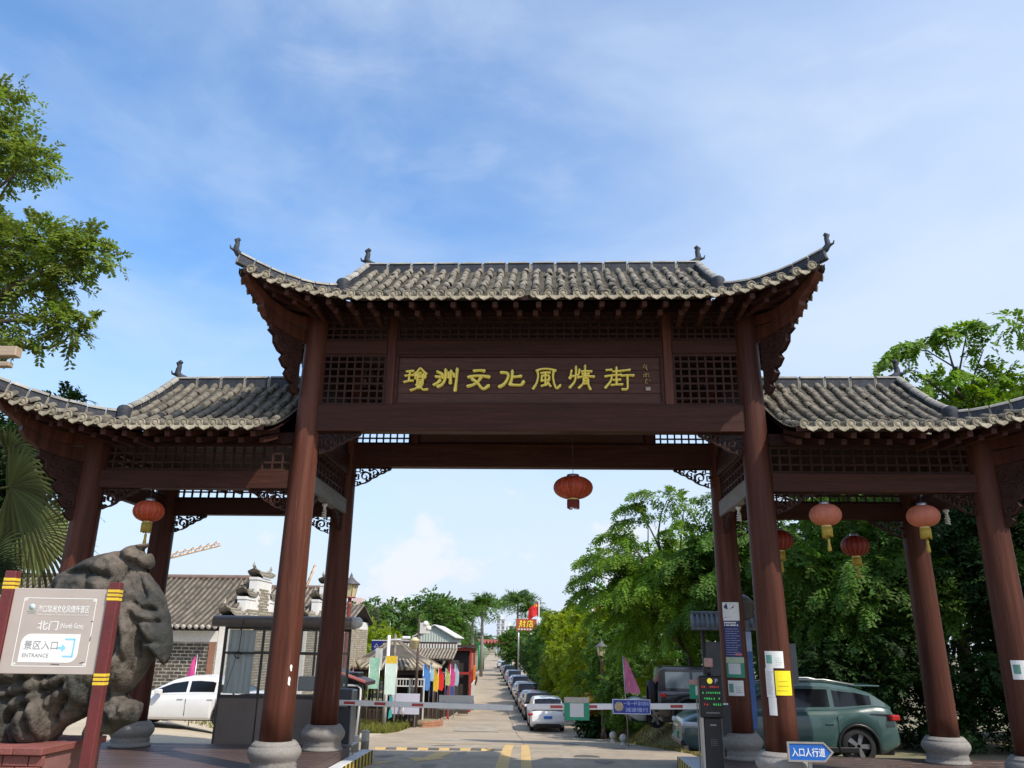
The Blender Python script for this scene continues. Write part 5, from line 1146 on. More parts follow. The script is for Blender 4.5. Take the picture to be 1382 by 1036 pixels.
# ------------------------------------------------------------------ cranes far off
cranem = M('orange_crane_steel', (0.58,0.42,0.30), 0.6, 0.15, 1); craned = M('dark_crane_steel', (0.10,0.09,0.10), 0.6, 0.15, 1)
def crane(p, q, base, label, m, w=0.9, mast=True):
    t = thing('tower_crane', label, 'crane', base); L = Vector(q)-Vector(p); B = Vector(base); n = max(6, int(L.length/1.6)); up = Vector((0,0,1)); sd = L.cross(up).normalized()*w/2
    mb = MB(); P = Vector(p)-B
    ch = [(sd, 0), (-sd, 0), (Vector((0,0,0)), w*0.9)]
    for (o, h) in ch: mb.tube([P+o+up*h, P+L+o*0.5+up*h*0.5], 0.13, 5)
    for i in range(n):
        a = P+L*i/n; b2 = P+L*(i+0.5)/n; c = P+L*(i+1)/n
        for s in (1,-1): mb.tube([a+sd*s, b2+up*w*0.9, c+sd*s], 0.075, 4)
    mb.build('jib', m, t)
    if mast:
        mm = MB(); h = P.z+w; 
        for (dx,dy) in ((-w/2,-w/2),(w/2,-w/2),(w/2,w/2),(-w/2,w/2)): mm.tube([(dx,dy,0),(dx,dy,h+2)], 0.14, 5)
        k = int(h/1.8)
        for i in range(k):
            for (a,b2) in (((-1,-1),(1,-1)),((1,-1),(1,1)),((1,1),(-1,1)),((-1,1),(-1,-1))): mm.tube([(a[0]*w/2,a[1]*w/2,h*i/k),(b2[0]*w/2,b2[1]*w/2,h*(i+1)/k)], 0.07, 4)
        mm.box(-0.9,0.9,-0.9,0.9,h-0.3,h+1.6,0.1); mm.build('mast', m, t)
    return t
crane((-96,150,14.2),(-67.5,150,21.6),(-92,150,-1),'orange tower crane jib rising behind the left side bay',cranem,1.3)
crane((-49.8,150,9.5),(-47.1,150,17.6),(-49.8,150,-1),'steep orange crane jib peeking out beside the left main columns',cranem,1.2)
crane((-31.5,220,9),(-27.5,220,17.2),(-31.5,220,-1),'dark distant crane jib above the far left trees',craned,1.2)
# ------------------------------------------------------------------ left side of the street
G = lambda x, y: gh(x, y)
darkwood = M('dark_timber', (0.045,0.025,0.02), 0.65, 0.3, 3, 0.2, 20); redwood_ = M('red_timber', (0.34,0.03,0.025), 0.5, 0.2, 4); shadeint = M('interior_shade_tone', (0.03,0.025,0.022), 0.9, 0.3, 2)  # shadeint: near-black colour stands in for the shade inside the buildings
# octagonal pavilion with tiled cone roof
t = thing('pavilion', 'small dark pavilion with a ribbed grey cone roof left of the street', 'pavilion', (-8.95,36.6,G(-8.95,36.6))); z0 = 3.05
rf = None; n = 8; R = 2.9
for i in range(n):
    a0, a1 = i*2*PI/n+0.2, (i+1)*2*PI/n+0.2; ap = Vector((0,0,z0+1.6)); e0 = Vector((R*math.cos(a0),R*math.sin(a0),z0)); e1 = Vector((R*math.cos(a1),R*math.sin(a1),z0))
    mb = MB(); mt = MB()
    for k in range(7):
        f = (k+0.5)/7; b0 = e0.lerp(e1,f); pts = [ap.lerp(b0,s)-Vector((0,0,0.10*math.sin(PI*s))) for s in (0.06+0.0*k,0.3,0.55,0.8,1.02)]; mt.tube(pts, [0.04,0.06,0.075,0.085,0.09], 6)
    mb.add([ap,e0,e1,ap-Vector((0,0,0.1)),e0-Vector((0,0,0.1)),e1-Vector((0,0,0.1))], [(0,1,2),(3,5,4),(1,4,5,2)])
    s = mb.build('roof_slope', oldpan, t); mt.build('roof_tile_rows', M('straw_grey_tile',(0.40,0.34,0.24),0.9,0.3,3,fine=0.4,fcol=(0.1,0.09,0.07)), s, fix=False, kind='stuff')
    MB().tube([ap+Vector((0,0,0.03)),ap.lerp(e0,0.5)+Vector((0,0,-0.06)),e0+Vector((0,0,0.06)),e0*1.06+Vector((0,0,0.2-0.06*z0*0))], 0.085, 7).build('hip_ridge', oldtile, t)
    MB().tube([(e0.x*0.85,e0.y*0.85,0),(e0.x*0.85,e0.y*0.85,z0)], 0.09, 10).build('pavilion_post', darkwood, t)
    if i % 2: MB().add([e0*0.83*Vector((1,1,0)).length/1.4142 if False else Vector((e0.x*0.83,e0.y*0.83,0)),Vector((e1.x*0.83,e1.y*0.83,0)),Vector((e1.x*0.83,e1.y*0.83,0.9)),Vector((e0.x*0.83,e0.y*0.83,0.9))], [(0,1,2,3)]).build('railing_panel', darkwood, t)
    MB().box(-0.85,0.85,-0.05,0.05,z0-0.35,z0-0.12,0,Matrix.Rotation((a0+a1)/2+PI/2,4,'Z') @ Matrix.Translation((0,-R*0.8,0))).build('eave_beam', darkwood, t)
MB().lathe([(0.12,z0+1.55),(0.16,z0+1.65),(0.08,z0+1.73),(0.1,z0+1.81),(0,z0+1.95)], 10).build('roof_finial', oldtile, t)
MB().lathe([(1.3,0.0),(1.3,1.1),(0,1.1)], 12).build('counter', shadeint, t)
# kiosk with red sloped roof and black screen by the left lane
t = thing('ticket_kiosk', 'dark ticket kiosk with a red sloping hood and white edged black screen', 'kiosk', (-5.05,9.6,G(-5.05,9.6)))
MB().box(-0.75,0.02,0.3,1.0,0,1.95,0.02).build('kiosk_body', blackp, t); hd = MB()
hd.add([(-0.95,-0.15,2.15),(0.35,-0.15,1.72),(0.35,1.1,1.72),(-0.95,1.1,2.15),(-0.95,-0.15,2.05),(0.35,-0.15,1.62),(0.35,1.1,1.62),(-0.95,1.1,2.05)], [(0,1,2,3),(7,6,5,4),(0,4,5,1),(1,5,6,2),(2,6,7,3),(3,7,4,0)]); hd.build('sloped_hood', M('dark_hood',(0.05,0.03,0.03),0.5,0.2,5), t)
MB().box(0,0.93,-0.03,0.03,-0.03,0.035,0.008,Matrix.Translation((-0.55,-0.17,2.0)) @ Matrix.Rotation(0.32,4,'Y')).build('red_fascia', M('faded_red_fascia',(0.5,0.14,0.12),0.5,0.2,5), t)
sp = MB().box(-0.32,0.17,-0.10,-0.04,0.72,1.60,0.02).build('screen', blackp, t)
mb = MB(); mb.tube([(-0.3,-0.1,1.62),(0.1,-0.1,1.62),(0.19,-0.1,1.55),(0.2,-0.1,1.35),(0.14,-0.1,0.1)], 0.032, 8); mb.build('white_frame_tube', white, t)
MB().tube([(0.05,-0.05,0),(0.05,-0.05,0.75)], 0.05, 10).build('stand_post', steel, t)
# surveillance pole
t = thing('camera_pole', 'tall white surveillance pole with side arm standing in the grass', 'pole', (-8.45,32.0,G(-8.45,32.0)-0.02)); zt = 2.95-G(-8.45,32)
MB().tube([(0,0,0),(0,0,zt*0.55),(0,0,zt)], [0.115,0.10,0.085], 14).build('pole_shaft', white, t); MB().box(-0.25,0.25,-0.25,0.25,0,0.05,0.01).build('pole_foot', white, t)
MB().tube([(0,0,zt-0.25),(1.05,-0.05,zt-0.22)], 0.045, 8).build('side_arm', white, t); cb = MB().box(0.75,1.2,-0.16,0.02,zt-0.2,zt-0.05,0.03).build('camera_body', white, t)
MB().box(-0.68,-0.32,-0.2,0.1,zt-1.85,zt-0.72,0.02).build('equipment_box', M('pale_grey_box',(0.5,0.52,0.51),0.5,0.1,5), t); MB().tube([(0,0,zt),(0.02,0,zt+0.75)], 0.012, 5).build('lightning_rod', steel, t); MB().box(-0.35,0,-0.03,0.03,zt-1.2,zt-1.12).build('box_bracket', steel, t)
# banner stands
def banner(x, y, z0, z1, w, cols, label, group=None):
    t = thing('banner_stand', label, 'banner', (x,y,G(x,y))); b0 = z0-G(x,y); b1 = z1-G(x,y)
    for s in (-1,1): MB().tube([(s*w/2,0,0),(s*w/2,0,b1)], 0.022, 6).build('banner_leg', steel, t)
    zz = b0
    for (f, c) in cols: MB().box(-w/2+0.02,w/2-0.02,-0.012,0.012,zz+0.002,zz+(b1-b0)*f-0.002).build('banner_panel', c, t); zz += (b1-b0)*f
    return t
seag = M('sea_green_print', (0.30,0.55,0.42), 0.5, 0.25, 2); pale = M('pale_mint_print', (0.6,0.74,0.68), 0.5, 0.12, 2); tealp = M('teal_figure_print', (0.05,0.38,0.36), 0.5, 0.4, 4)
banner(-8.85,30.5,0.2,1.75,0.55,[(1.0,seag)],'green banner on a stand just left of the white pole')
t = banner(-8.05,31.0,-0.1,1.85,0.62,[(0.80,pale),(0.20,yellowm)],'pale mint banner with yellow head right of the white pole')
for (z,h) in ((0.55,0.55),(1.25,0.5)): MB().prism([(0.0,z),(0.2,z+0.1),(0.18,z+h*0.6),(0.1,z+h),(0.02,z+h*0.7)], XZ(-0.0125), 0, 0.003).build('figure_print', tealp, t)
t = thing('blank_board', 'plain lavender grey board on two stakes behind the barrier arm', 'board', (-7.45,32.6,G(-7.45,32.6)))
lav = M('shade_tinted_board', (0.50,0.49,0.60), 0.6, 0.05, 2); MB().box(-0.78,0.78,-0.02,0.02,0.68,1.74,0.005).build('board_sheet', lav, t)  # lavender is the tint of shade put into the sheet colour
for s in (-0.55,0.55): MB().tube([(s,0.04,0),(s,0.04,1.6)], 0.03, 6).build('board_stake', steel, t)
# shop sign, blue with yellow lettering
t = thing('shop_sign', 'large navy shop sign with yellow characters behind the cone roof', 'shop sign', (-10.3,43.5,G(-10.3,43.5)), -0.05); zb = 1.55-G(-10.3,43.5)
sgn = MB().box(-1.55,1.5,-0.06,0.06,zb,zb+1.2,0.01).build('sign_face', M('shop_sign_navy',(0.012,0.02,0.16),0.4,0.1,3), t); MB().box(-1.55,1.5,-0.075,-0.062,zb+1.14,zb+1.2).build('white_rim', offwhite, sgn)
yl = M('sign_yellow', (0.75,0.62,0.03), 0.45, 0.05, 5); 
for i, st in enumerate(([[(0.1,0.8),(0.9,0.8)],[(0.5,1),(0.5,0.5)],[(0.1,0.5),(0.9,0.5)],[(0.5,0.5),(0.1,0.0)],[(0.4,0.25),(0.8,0.25)],[(0.45,0.05),(0.9,0.05)]],
    [[(0.2,0.95),(0.2,0)],[(0,0.65),(0.4,0.65)],[(0.5,0.85),(0.95,0.85)],[(0.5,0.55),(0.95,0.55)],[(0.72,1),(0.72,0.3)],[(0.5,0.3),(0.95,0.3)],[(0.6,0.1),(0.9,0.0)]],
    [[(0.15,0.85),(0.15,0.05)],[(0.85,0.85),(0.85,0.05)],[(0.15,0.85),(0.85,0.85)],[(0.15,0.08),(0.85,0.08)]],
    [[(0.1,0.9),(0.1,0.1)],[(0.35,0.9),(0.35,0.1)],[(0.1,0.9),(0.35,0.9)],[(0.1,0.5),(0.35,0.5)],[(0.55,0.9),(0.95,0.9)],[(0.55,0.9),(0.5,0.1)],[(0.6,0.6),(0.9,0.6)],[(0.9,0.6),(0.55,0.05)],[(0.65,0.45),(0.95,0.05)]],
    [[(0.1,0.9),(0.9,0.9)],[(0.3,1),(0.3,0.8)],[(0.7,1),(0.7,0.8)],[(0.1,0.6),(0.8,0.6)],[(0.8,0.6),(0.2,0.2)],[(0.2,0.2),(0.2,0.05)],[(0.2,0.05),(0.9,0.05)],[(0.9,0.05),(0.9,0.2)]])):
    mb = MB()
    for q in st: mb.ribbon([(-0.78+0.4*i+p[0]*0.33, zb+0.6+p[1]*0.42) for p in q], 0.06, XZ(-0.062), 0, 0.02+0.001*len(mb.v)/50)
    mb.build('yellow_character', yl, sgn)
mb = MB()
for (x0,x1,z) in ((0.05,0.62,0.36),(0.7,1.2,0.36),(0.0,0.6,0.18),(0.72,1.3,0.16),(-1.3,-0.9,0.5)):
    n = int((x1-x0)/0.13)
    for i in range(n): mb.box(x0+i*0.13,x0+i*0.13+0.085,-0.066,-0.061,zb+z,zb+z+0.09)
mb.ribbon([(-1.35,zb+0.72),(-1.2,zb+0.95),(-1.05,zb+0.72),(-1.35,zb+0.72)], 0.035, XZ(-0.062), 0, 0.01); mb.ribbon([(1.22,zb+0.7),(1.22,zb+0.95)], 0.05, XZ(-0.062), 0, 0.01)
mb.build('white_caption', offwhite, sgn)
for s in (-1.3,1.3): MB().box(s-0.05,s+0.05,0.061,0.15,0,zb+1.1).build('sign_post', darkgrey, t)
# corrugated grey-green gabled shed
corr = M('pale_green_sheet', (0.46,0.51,0.46), 0.6, 0.08, 1.0, fine=0.12, fcol=(0.25,0.27,0.24))
t = thing('metal_shed', 'pale grey green corrugated shed with a low gable roof among the trees', 'shed', (-9.5,58,G(-9.5,58)))
H0, H1, Wd = 5.15, 6.05, 1.65
vs = []; n = 56; fs = []
for i in range(n+1):
    x = -Wd+2*Wd*i/n; yy = 0.02*(1 if (i//2)%2 else -1) if True else 0; top = H1-(H1-H0)*abs(x)/Wd
    vs += [(x,yy,0),(x,yy,top)]
MB().add(vs, [(2*i,2*i+2,2*i+3,2*i+1) for i in range(n)]).build('corrugated_wall', corr, t, fix=False)
for s in (-1,1):
    MB().box(min(s*Wd,s*(Wd-0.05)),max(s*Wd,s*(Wd-0.05)),0.03,7,0,H0).build('side_wall', corr, t)
    MB().add([(s*0,-0.25,H1+0.08),(s*(Wd+0.25),-0.25,H0-0.05),(s*(Wd+0.25),7.2,H0-0.05),(0,7.2,H1+0.08),(0,-0.25,H1),(s*(Wd+0.25),-0.25,H0-0.13),(s*(Wd+0.25),7.2,H0-0.13),(0,7.2,H1)], [(0,1,2,3),(7,6,5,4),(0,4,5,1),(1,5,6,2),(2,6,7,3)]).build('roof_sheet', offwhite, t)
MB().box(-Wd-2.4,-Wd-0.02,0.5,6,0,4.4).build('lean_to_wall', corr, t); MB().add([(-Wd-2.6,0.2,4.3),(-Wd,0.2,4.95),(-Wd,6.2,4.95),(-Wd-2.6,6.2,4.3)], [(0,1,2,3)]).build('lean_to_roof', M('grey_roof_sheet',(0.25,0.28,0.29),0.5,0.1,2), t)
# long eatery with tiled eave, red frames and terrace
t = thing('eatery', 'long open fronted eatery with tiled eave and red posts beside the street', 'eatery', (-7.0,40.0,G(-7,40))); g0 = G(-7,40)
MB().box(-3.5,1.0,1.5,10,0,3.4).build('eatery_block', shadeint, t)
tiled_slope(t, Vector((-3.6,1.7,4.15)), Vector((1.3,1.7,4.15)), Vector((-3.6,-0.7,3.55)), Vector((1.3,-0.7,3.55)), 24, M('pale_brown_tile',(0.24,0.2,0.15),0.9,0.4,3,fine=0.4,fcol=(0.08,0.07,0.06)), oldpan)
mb = MB()
for i in range(26): mb.box(-3.55+0.19*i,-3.44+0.19*i,1.72,1.8,4.18,4.48)
mb.build('ridge_fretwork', offwhite, t, fix=False, kind='stuff'); MB().box(-3.6,1.3,1.8,1.95,4.1,4.6).build('parapet', darkwood, t)
for x in (-3.4,-2.2,-1.0,0.2,1.1): MB().box(x-0.07,x+0.07,-0.5,-0.36,0,3.5,0.01).build('red_post' if x > 0.5 else 'timber_post', redwood_ if x > 0.5 else darkwood, t)
MB().box(-3.5,1.2,-0.46,-0.4,2.72,2.78).build('eave_rail', steel, t); MB().box(0.1,1.25,-0.9,1.4,2.35,2.42).build('awning', M('grey_awning',(0.28,0.3,0.3),0.6,0.2,5), t)
MB().add([(0.2,-0.5,2.8),(1.2,-0.5,2.5),(1.2,0.8,2.5),(0.2,0.8,2.8)], [(0,1,2,3)]).build('red_awning', redwood_, t)
for (x0,x1) in ((-2.1,-1.1),(-0.9,0.1)): MB().box(x0,x1,1.40,1.49,0.2,2.3).build('opening_shade_plate', blackp, t)  # flat black plates paint the shade of open doorways
for i,(x,c) in enumerate(((-1.8,paperw),(-0.4,M('menu_blue',(0.05,0.08,0.3),0.5,0.3,20)),(0.75,MATS['menu_blue']))): MB().box(x,x+0.5,1.33,1.39,1.2,1.9).build('menu_board', c, t)
tr_ = thing('terrace_frame', 'white lattice terrace frame with swags of white rail in front of the eatery', 'terrace', (-7.35,33.9,G(-7.35,33.9)))
for x in (-0.9,-0.1,0.7): MB().box(x-0.035,x+0.035,-0.035,0.035,0,2.5).build('frame_post', offwhite, tr_)
MB().box(-0.9,0.7,-0.03,0.03,2.42,2.5).build('top_rail', offwhite, tr_); MB().box(-0.9,0.7,-0.03,0.03,2.05,2.11).build('lower_rail', offwhite, tr_)
for i in range(10): MB().box(-0.86+0.17*i,-0.82+0.17*i,-0.015,0.015,2.11,2.42).build('fret_bar', offwhite, tr_)
for k in range(12): MB().tube([(-1.15+0.09*k,-0.5-0.1*k,1.55-0.035*k),(-1.1+0.09*k,-0.5-0.1*k,1.0-0.035*k)], 0.022, 5).build('baluster', offwhite, tr_)
MB().tube([(-1.2,-0.45,1.58),(-0.1,-1.6,1.18)], 0.035, 6).build('hand_rail', offwhite, tr_)
# two storey red framed corner house down the street
t = thing('red_frame_house', 'red framed two storey shop front with white balcony rail further down the street', 'building', (-6.1,46.0,G(-6,46)), 0.06)
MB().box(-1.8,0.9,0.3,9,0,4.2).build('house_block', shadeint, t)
for (x,y) in ((-0.9,0),(0.95,0),(0.95,4.4),(0.95,8.8)): MB().box(x-0.08,x+0.08,y-0.08,y+0.08,0,4.25).build('red_post', redwood_, t)
MB().box(-1.0,1.05,-0.1,0.1,4.1,4.3).build('red_beam', redwood_, t); MB().box(0.87,1.03,0.1,8.7,4.1,4.3).build('red_beam', redwood_, t); MB().box(-1.0,1.05,-0.08,0.08,2.5,2.66).build('red_beam', redwood_, t); MB().box(-1.2,1.2,-0.3,9.2,4.32,4.5).build('flat_roof', darkwood, t)
for i in range(14): MB().box(1.03,1.07,0.2+0.62*i,0.26+0.62*i,0.45,1.75).build('picket', offwhite, t)
MB().box(1.02,1.09,0.1,8.8,1.75,1.85).build('top_rail', offwhite, t); MB().box(1.02,1.09,0.1,8.8,0.4,0.48).build('lower_rail', offwhite, t)
for i in range(3): MB().box(0.92,0.95,0.7+2.7*i,2.4+2.7*i,2.75,3.95).build('window_shutter', M('shutter_cream',(0.5,0.4,0.25),0.6,0.2,5), t)
# dark picket fences along the street
def fence(x0,y0,x1,y1,h,label,m,step=0.32,name='picket_fence'):
    z0, z1 = G(x0,y0), G(x1,y1); t = thing(name, label, 'fence', (x0,y0,z0)); L = math.hypot(x1-x0,y1-y0); n = int(L/step)
    me = MB().box(-0.05,0.05,-0.03,0.03,0,h,0.008).mesh('picket'); me.materials.append(m)
    for i in range(n+1):
        f = i/n; obj('picket', me, None, t, Matrix.Translation(((x1-x0)*f,(y1-y0)*f,(z1-z0)*f)))
    for k in (0.3,0.85): MB().tube([(0,0.05,h*k),(x1-x0,y1-y0+0.05,z1-z0+h*k)], 0.035, 6).build('fence_rail', m, t)
    return t
fence(-9.6,33.6,-7.0,32.9,0.85,'low dark picket fence behind the grass at the left',darkwood,0.26)
fence(-6.9,32.9,-6.2,44.0,1.05,'dark brown picket fence running along the street beside the flags',darkwood,0.3)
t = thing('garden_wall', 'white garden wall running down the left side of the street', 'wall', (-6.15,56,G(-6.2,56)))
for k in range(10):
    x, y = -0.13*4*k*1.0, 4.0*k; zz = G(-6.2-0.5*k,56+y)-G(-6.2,56)
    MB().box(-0.1,0.1,0,3.94,zz,zz+1.7,0.02,Matrix.Translation((x,y,0)) @ Matrix.Rotation(0.13,4,'Z')).build('wall_bay', plaster, t); MB().box(-0.16,0.16,-0.16,0.16,zz,zz+1.95,0.02,Matrix.Translation((x,y,0))).build('wall_pier', plaster, t)
t = thing('brick_planter', 'curved red brick planter edge at the corner of the grass', 'planter', (-6.6,33.2,G(-6.6,33.2)))
for r in range(3):
    for i in range(16):
        a = -1.35+1.75*i/15+(0.05 if r%2 else 0); MB().box(-0.075,0.075,-0.06,0.06,0.115*r,0.115*r+0.105,0.006,Matrix.Translation((-0.1+1.1*math.cos(a),1.0+1.4*math.sin(a),0)) @ Matrix.Rotation(a+PI/2,4,'Z')).build('brick', M('planter_brick',(0.36,0.17,0.10),0.85,0.2,5), t)
mb = MB().lathe([(0,0.0),(0.95,0.0),(0.95,0.3),(0,0.34)], 14, (-0.1,1.0,0)); mb.build('planter_soil', dirt, t)
t = thing('shop_stool_sign', 'small dark folding sign board standing on the street', 'sign', (-5.3,43.0,G(-5.3,43)))
for s in (-1,1): MB().box(-0.33,0.33,-0.015,0.015,0.12,0.95,0.006,Matrix.Translation((0,s*0.16,0)) @ Matrix.Rotation(s*0.16,4,'X')).build('board_leaf', darkwood, t)
for x in (-0.31,0.31): MB().box(x-0.02,x+0.02,-0.25,0.25,0,0.06).build('board_foot', steel, t)
# feather flags
def flag(x, y, zb, zt, w, m, label, s=1, group='coloured feather flags along the fence', cat='flag', tri=False, lean=0.0, polem=steel):
    g = G(x,y); t = thing('feather_flag' if not tri else 'pennant_flag', label, cat, (x,y,g), 0, group)
    MB().tube([(0,0,0),(lean*0.5,0,(zt-g)*0.5),(lean,0,zt-g)], 0.018, 6).build('flag_pole', polem, t)
    n = 10; vs = []
    for i in range(n+1):
        f = i/n; z = zt-0.04-(zt-zb)*f-g; ww = w*((0.08+0.95*f**0.8) if tri else min(1,0.35+2.2*f)*(1-0.25*max(0,f-0.8)*5))
        for k in range(4): vs.append((lean*(1-f*0.6)+s*ww*k/3, 0.05*math.sin(2.2*f*PI+k*1.3), z-0.10*k*ww if not tri else z))
    MB().add(vs, [(4*i+k,4*i+k+1,4*i+5+k,4*i+4+k) for i in range(n) for k in range(3)], True).build('flag_cloth', m, t, fix=False)
    return t
def cloth(nm, c): return M(nm, c, 0.75, 0.15, 3, trans=0.3)
cb_, cy_, cr_, cpk, cgr, clb = cloth('blue_cloth',(0.10,0.28,0.65)), cloth('yellow_cloth',(0.85,0.6,0.05)), cloth('red_cloth',(0.72,0.04,0.04)), cloth('pink_cloth',(0.75,0.10,0.32)), cloth('lime_cloth',(0.55,0.65,0.25)), cloth('pale_blue_cloth',(0.45,0.62,0.72))
flag(-6.75,34,0.1,1.45,0.42,cb_,'blue feather flag leftmost in the row along the fence'); flag(-6.42,34.4,0.55,1.4,0.25,clb,'pale blue feather flag just right of the blue one')
flag(-6.2,34.5,0.0,1.2,0.30,cy_,'yellow feather flag in the row along the fence'); flag(-5.98,34.8,0.05,1.25,0.34,cr_,'red feather flag beside the yellow one')
flag(-6.0,38.5,0.15,1.1,0.3,cgr,'lime green feather flag further back along the fence'); flag(-5.75,38.8,0.1,1.35,0.32,cpk,'pink feather flag further back along the fence'); flag(-5.55,39.5,0.1,1.35,0.28,clb,'pale blue feather flag further back, rightmost in the row')
flag(-11.1,13.0,0.95,2.0,0.42,cpk,'pink pennant flag behind the white sedan',-1,None,'flag',True); flag(3.15,16.0,0.95,2.15,0.50,M('rose_cloth',(0.72,0.22,0.38),0.75,0.15,3,trans=0.3),'pink pennant flag in front of the hedge near the black off roader',1,None,'flag',True,-0.12)
flag(-10.8,34,-0.3,1.2,0.3,cpk,'narrow pink flag beside the tan brick gable',1,None,'flag',True)
# black lamp with white globes
t = thing('globe_lamp', 'dark brown lamp post with white globes and a cream lantern by the terrace', 'street lamp', (-7.05,33.6,G(-7.05,33.6))); h = 3.95-G(-7.05,33.6)
MB().tube([(0,0,0),(0,0,h)], [0.09,0.055], 10).build('lamp_pole', M('dark_brown_pole',(0.07,0.04,0.03),0.6,0.2,4), t)
for (x,z) in ((0.38,h-0.35),(0.55,h-0.6)): MB().lathe([(0,-0.17),(0.12,-0.12),(0.17,0),(0.12,0.12),(0,0.17)], 14, (x,0,z)).build('globe', bulbm, t); MB().tube([(0,0,z-0.25),(x,0,z-0.2)], 0.025, 6).build('lamp_arm', darkgrey, t)
MB().lathe([(0.1,h-1.75),(0.22,h-1.7),(0.3,h-1.3),(0.32,h-1.28),(0.1,h-1.1)], 8, (-0.2,-0.1,0)).build('lantern_pane', lampcream, t); MB().box(0.05,0.6,-0.1,-0.05,h-0.9,h-0.3,0.02).build('white_carving', offwhite, t)
# far street: green gateway, white towers, sign, flag
t = thing('street_arch', 'green posted street arch with a pink garland far down the road', 'arch', (-9.3,140,G(-9.3,140)), 0.05)
for x in (-2.9,-2.2,2.9): MB().tube([(x,0,0),(x,0,4.9)], 0.22, 10).build('arch_post', M('arch_green',(0.02,0.28,0.09),0.5,0.15,2), t)
MB().box(-3.2,3.4,-0.2,0.2,4.95,5.25,0.03).build('arch_beam', M('dull_pink_beam',(0.4,0.14,0.13),0.6,0.2,2), t)
for i in range(10): MB().lathe([(0,-0.5),(0.24,-0.2),(0.24,0.0),(0,0.05)], 8, (-2.6+0.62*i,-0.25,4.9)).build('garland_lantern', M('garland_pink',(0.5,0.12,0.12),0.6,0.2,2), t)
def tower(x, y, w, d, h, label, floors, bays, wallm):
    t = thing('apartment_block', label, 'building', (x,y,G(x,y)-1)); MB().box(-w/2,w/2,0,d,0,h).build('block_wall', wallm, t); MB().box(-w/6,w/6,d*0.3,d*0.7,h,h+2.5).build('roof_house', wallm, t); MB().box(-w/2-0.2,w/2+0.2,-0.2,d+0.2,h+0.01,h+0.5).build('parapet', wallm, t)
    wm = M('far_window', (0.16,0.19,0.22), 0.3, 0.3, 2); me = MB().box(-w/bays*0.3,w/bays*0.3,-0.06,0.1,0,h/floors*0.55).mesh('window'); me.materials.append(wm); me2 = MB().box(-w/bays*0.36,w/bays*0.36,-0.5,-0.05,-0.25,0.0).mesh('sill'); me2.materials.append(wallm)
    for i in range(floors):
        for k in range(bays):
            o = obj('window', me, None, t, Matrix.Translation((-w/2+w*(k+0.5)/bays,-0.0,h*(i+0.3)/floors))); obj('sill', me2, None, o)
    return t
farw = M('far_white_wall', (0.62,0.63,0.66), 0.8, 0.06, 0.3); farp = M('far_pink_wall', (0.55,0.42,0.40), 0.8, 0.1, 0.3)
tower(-24.2,420,4.6,10,17.5,'white apartment tower at the far end of the road',6,2,farw); tower(-20.5,430,4.5,10,14.5,'lower white block beside the far apartment tower',4,2,farw)
tower(-47,240,9,9,17.0,'pale pink roofed block beyond the left trees near the conifer',5,4,farw); tower(-62,250,9,9,16.5,'pale block beyond the conifer at the left',5,4,farp)
t = thing('billboard', 'red and gold billboard with two large characters above the hedge far down the street', 'billboard', (-2.45,95,G(-2.45,95)), 0.05); zb = 4.5-G(-2.45,95)
fc = MB().box(-1.35,1.35,-0.15,0.15,zb,zb+1.5,0.03).build('sign_face', M('maroon_gold_face',(0.30,0.07,0.03),0.5,0.3,2), t)
for i, st in enumerate(([[(0.1,0.8),(0.45,0.8)],[(0.05,0.5),(0.45,0.55)],[(0.3,1),(0.2,0.5)],[(0.25,0.5),(0.0,0.0)],[(0.3,0.35),(0.42,0.1)],[(0.55,0.7),(1,0.7)],[(0.8,1),(0.8,0.05)],[(0.8,0.05),(0.68,0.12)],[(0.58,0.45),(0.66,0.3)]],
     [[(0.5,1),(0.55,0.88)],[(0.15,0.85),(0.95,0.85)],[(0.2,0.85),(0.02,0.0)],[(0.6,0.75),(0.6,0.5)],[(0.6,0.62),(0.9,0.62)],[(0.4,0.45),(0.85,0.45)],[(0.4,0.45),(0.4,0.08)],[(0.85,0.45),(0.85,0.08)],[(0.4,0.1),(0.85,0.1)]])):
    mb = MB()
    for q in st: mb.ribbon([(-0.95+1.0*i+p[0]*0.85, zb+0.42+p[1]*0.9) for p in q], 0.14, XZ(-0.152), 0, 0.03+0.002*len(mb.v)/16)
    mb.build('gold_character', M('bright_gold_print',(0.85,0.6,0.04),0.5,0.1,2), fc)
for i in range(6): MB().box(-1.1+0.38*i,-0.86+0.38*i,-0.17,-0.155,zb+0.1,zb+0.28).build('caption_block', offwhite, fc)
MB().lathe([(0,0),(0.55,0),(0.55,0.1),(0,0.1)], 20, T=Matrix.Translation((0.45,0.0,zb+2.05)) @ Matrix.Rotation(PI/2,4,'X')).build('round_emblem', M('pale_green_emblem',(0.5,0.6,0.45),0.5,0.3,2), t)
for x in (-1.0,0.6): MB().tube([(x,0.1,0),(x,0.1,zb+1.6)], 0.1, 8).build('billboard_post', steel, t)
t = thing('national_flag', 'red flag with yellow stars on a white pole above the hedge', 'flag', (-0.75,90,G(-0.75,90))); zt = 8.0-G(-0.75,90)
MB().tube([(0,0,0),(0,0,zt)], 0.055, 8).build('flag_pole', white, t); vs = []
for i in range(9):
    for k in range(6): vs.append((-1.25*i/8-0.12*math.sin(k*0.5), 0.12*math.sin(i*0.9+k*0.2), zt-0.1-1.5*k/5-0.75*i/8))
fl = MB().add(vs, [(6*i+k,6*i+k+1,6*i+7+k,6*i+6+k) for i in range(8) for k in range(5)], True).build('flag_cloth', cr_, t, fix=False)
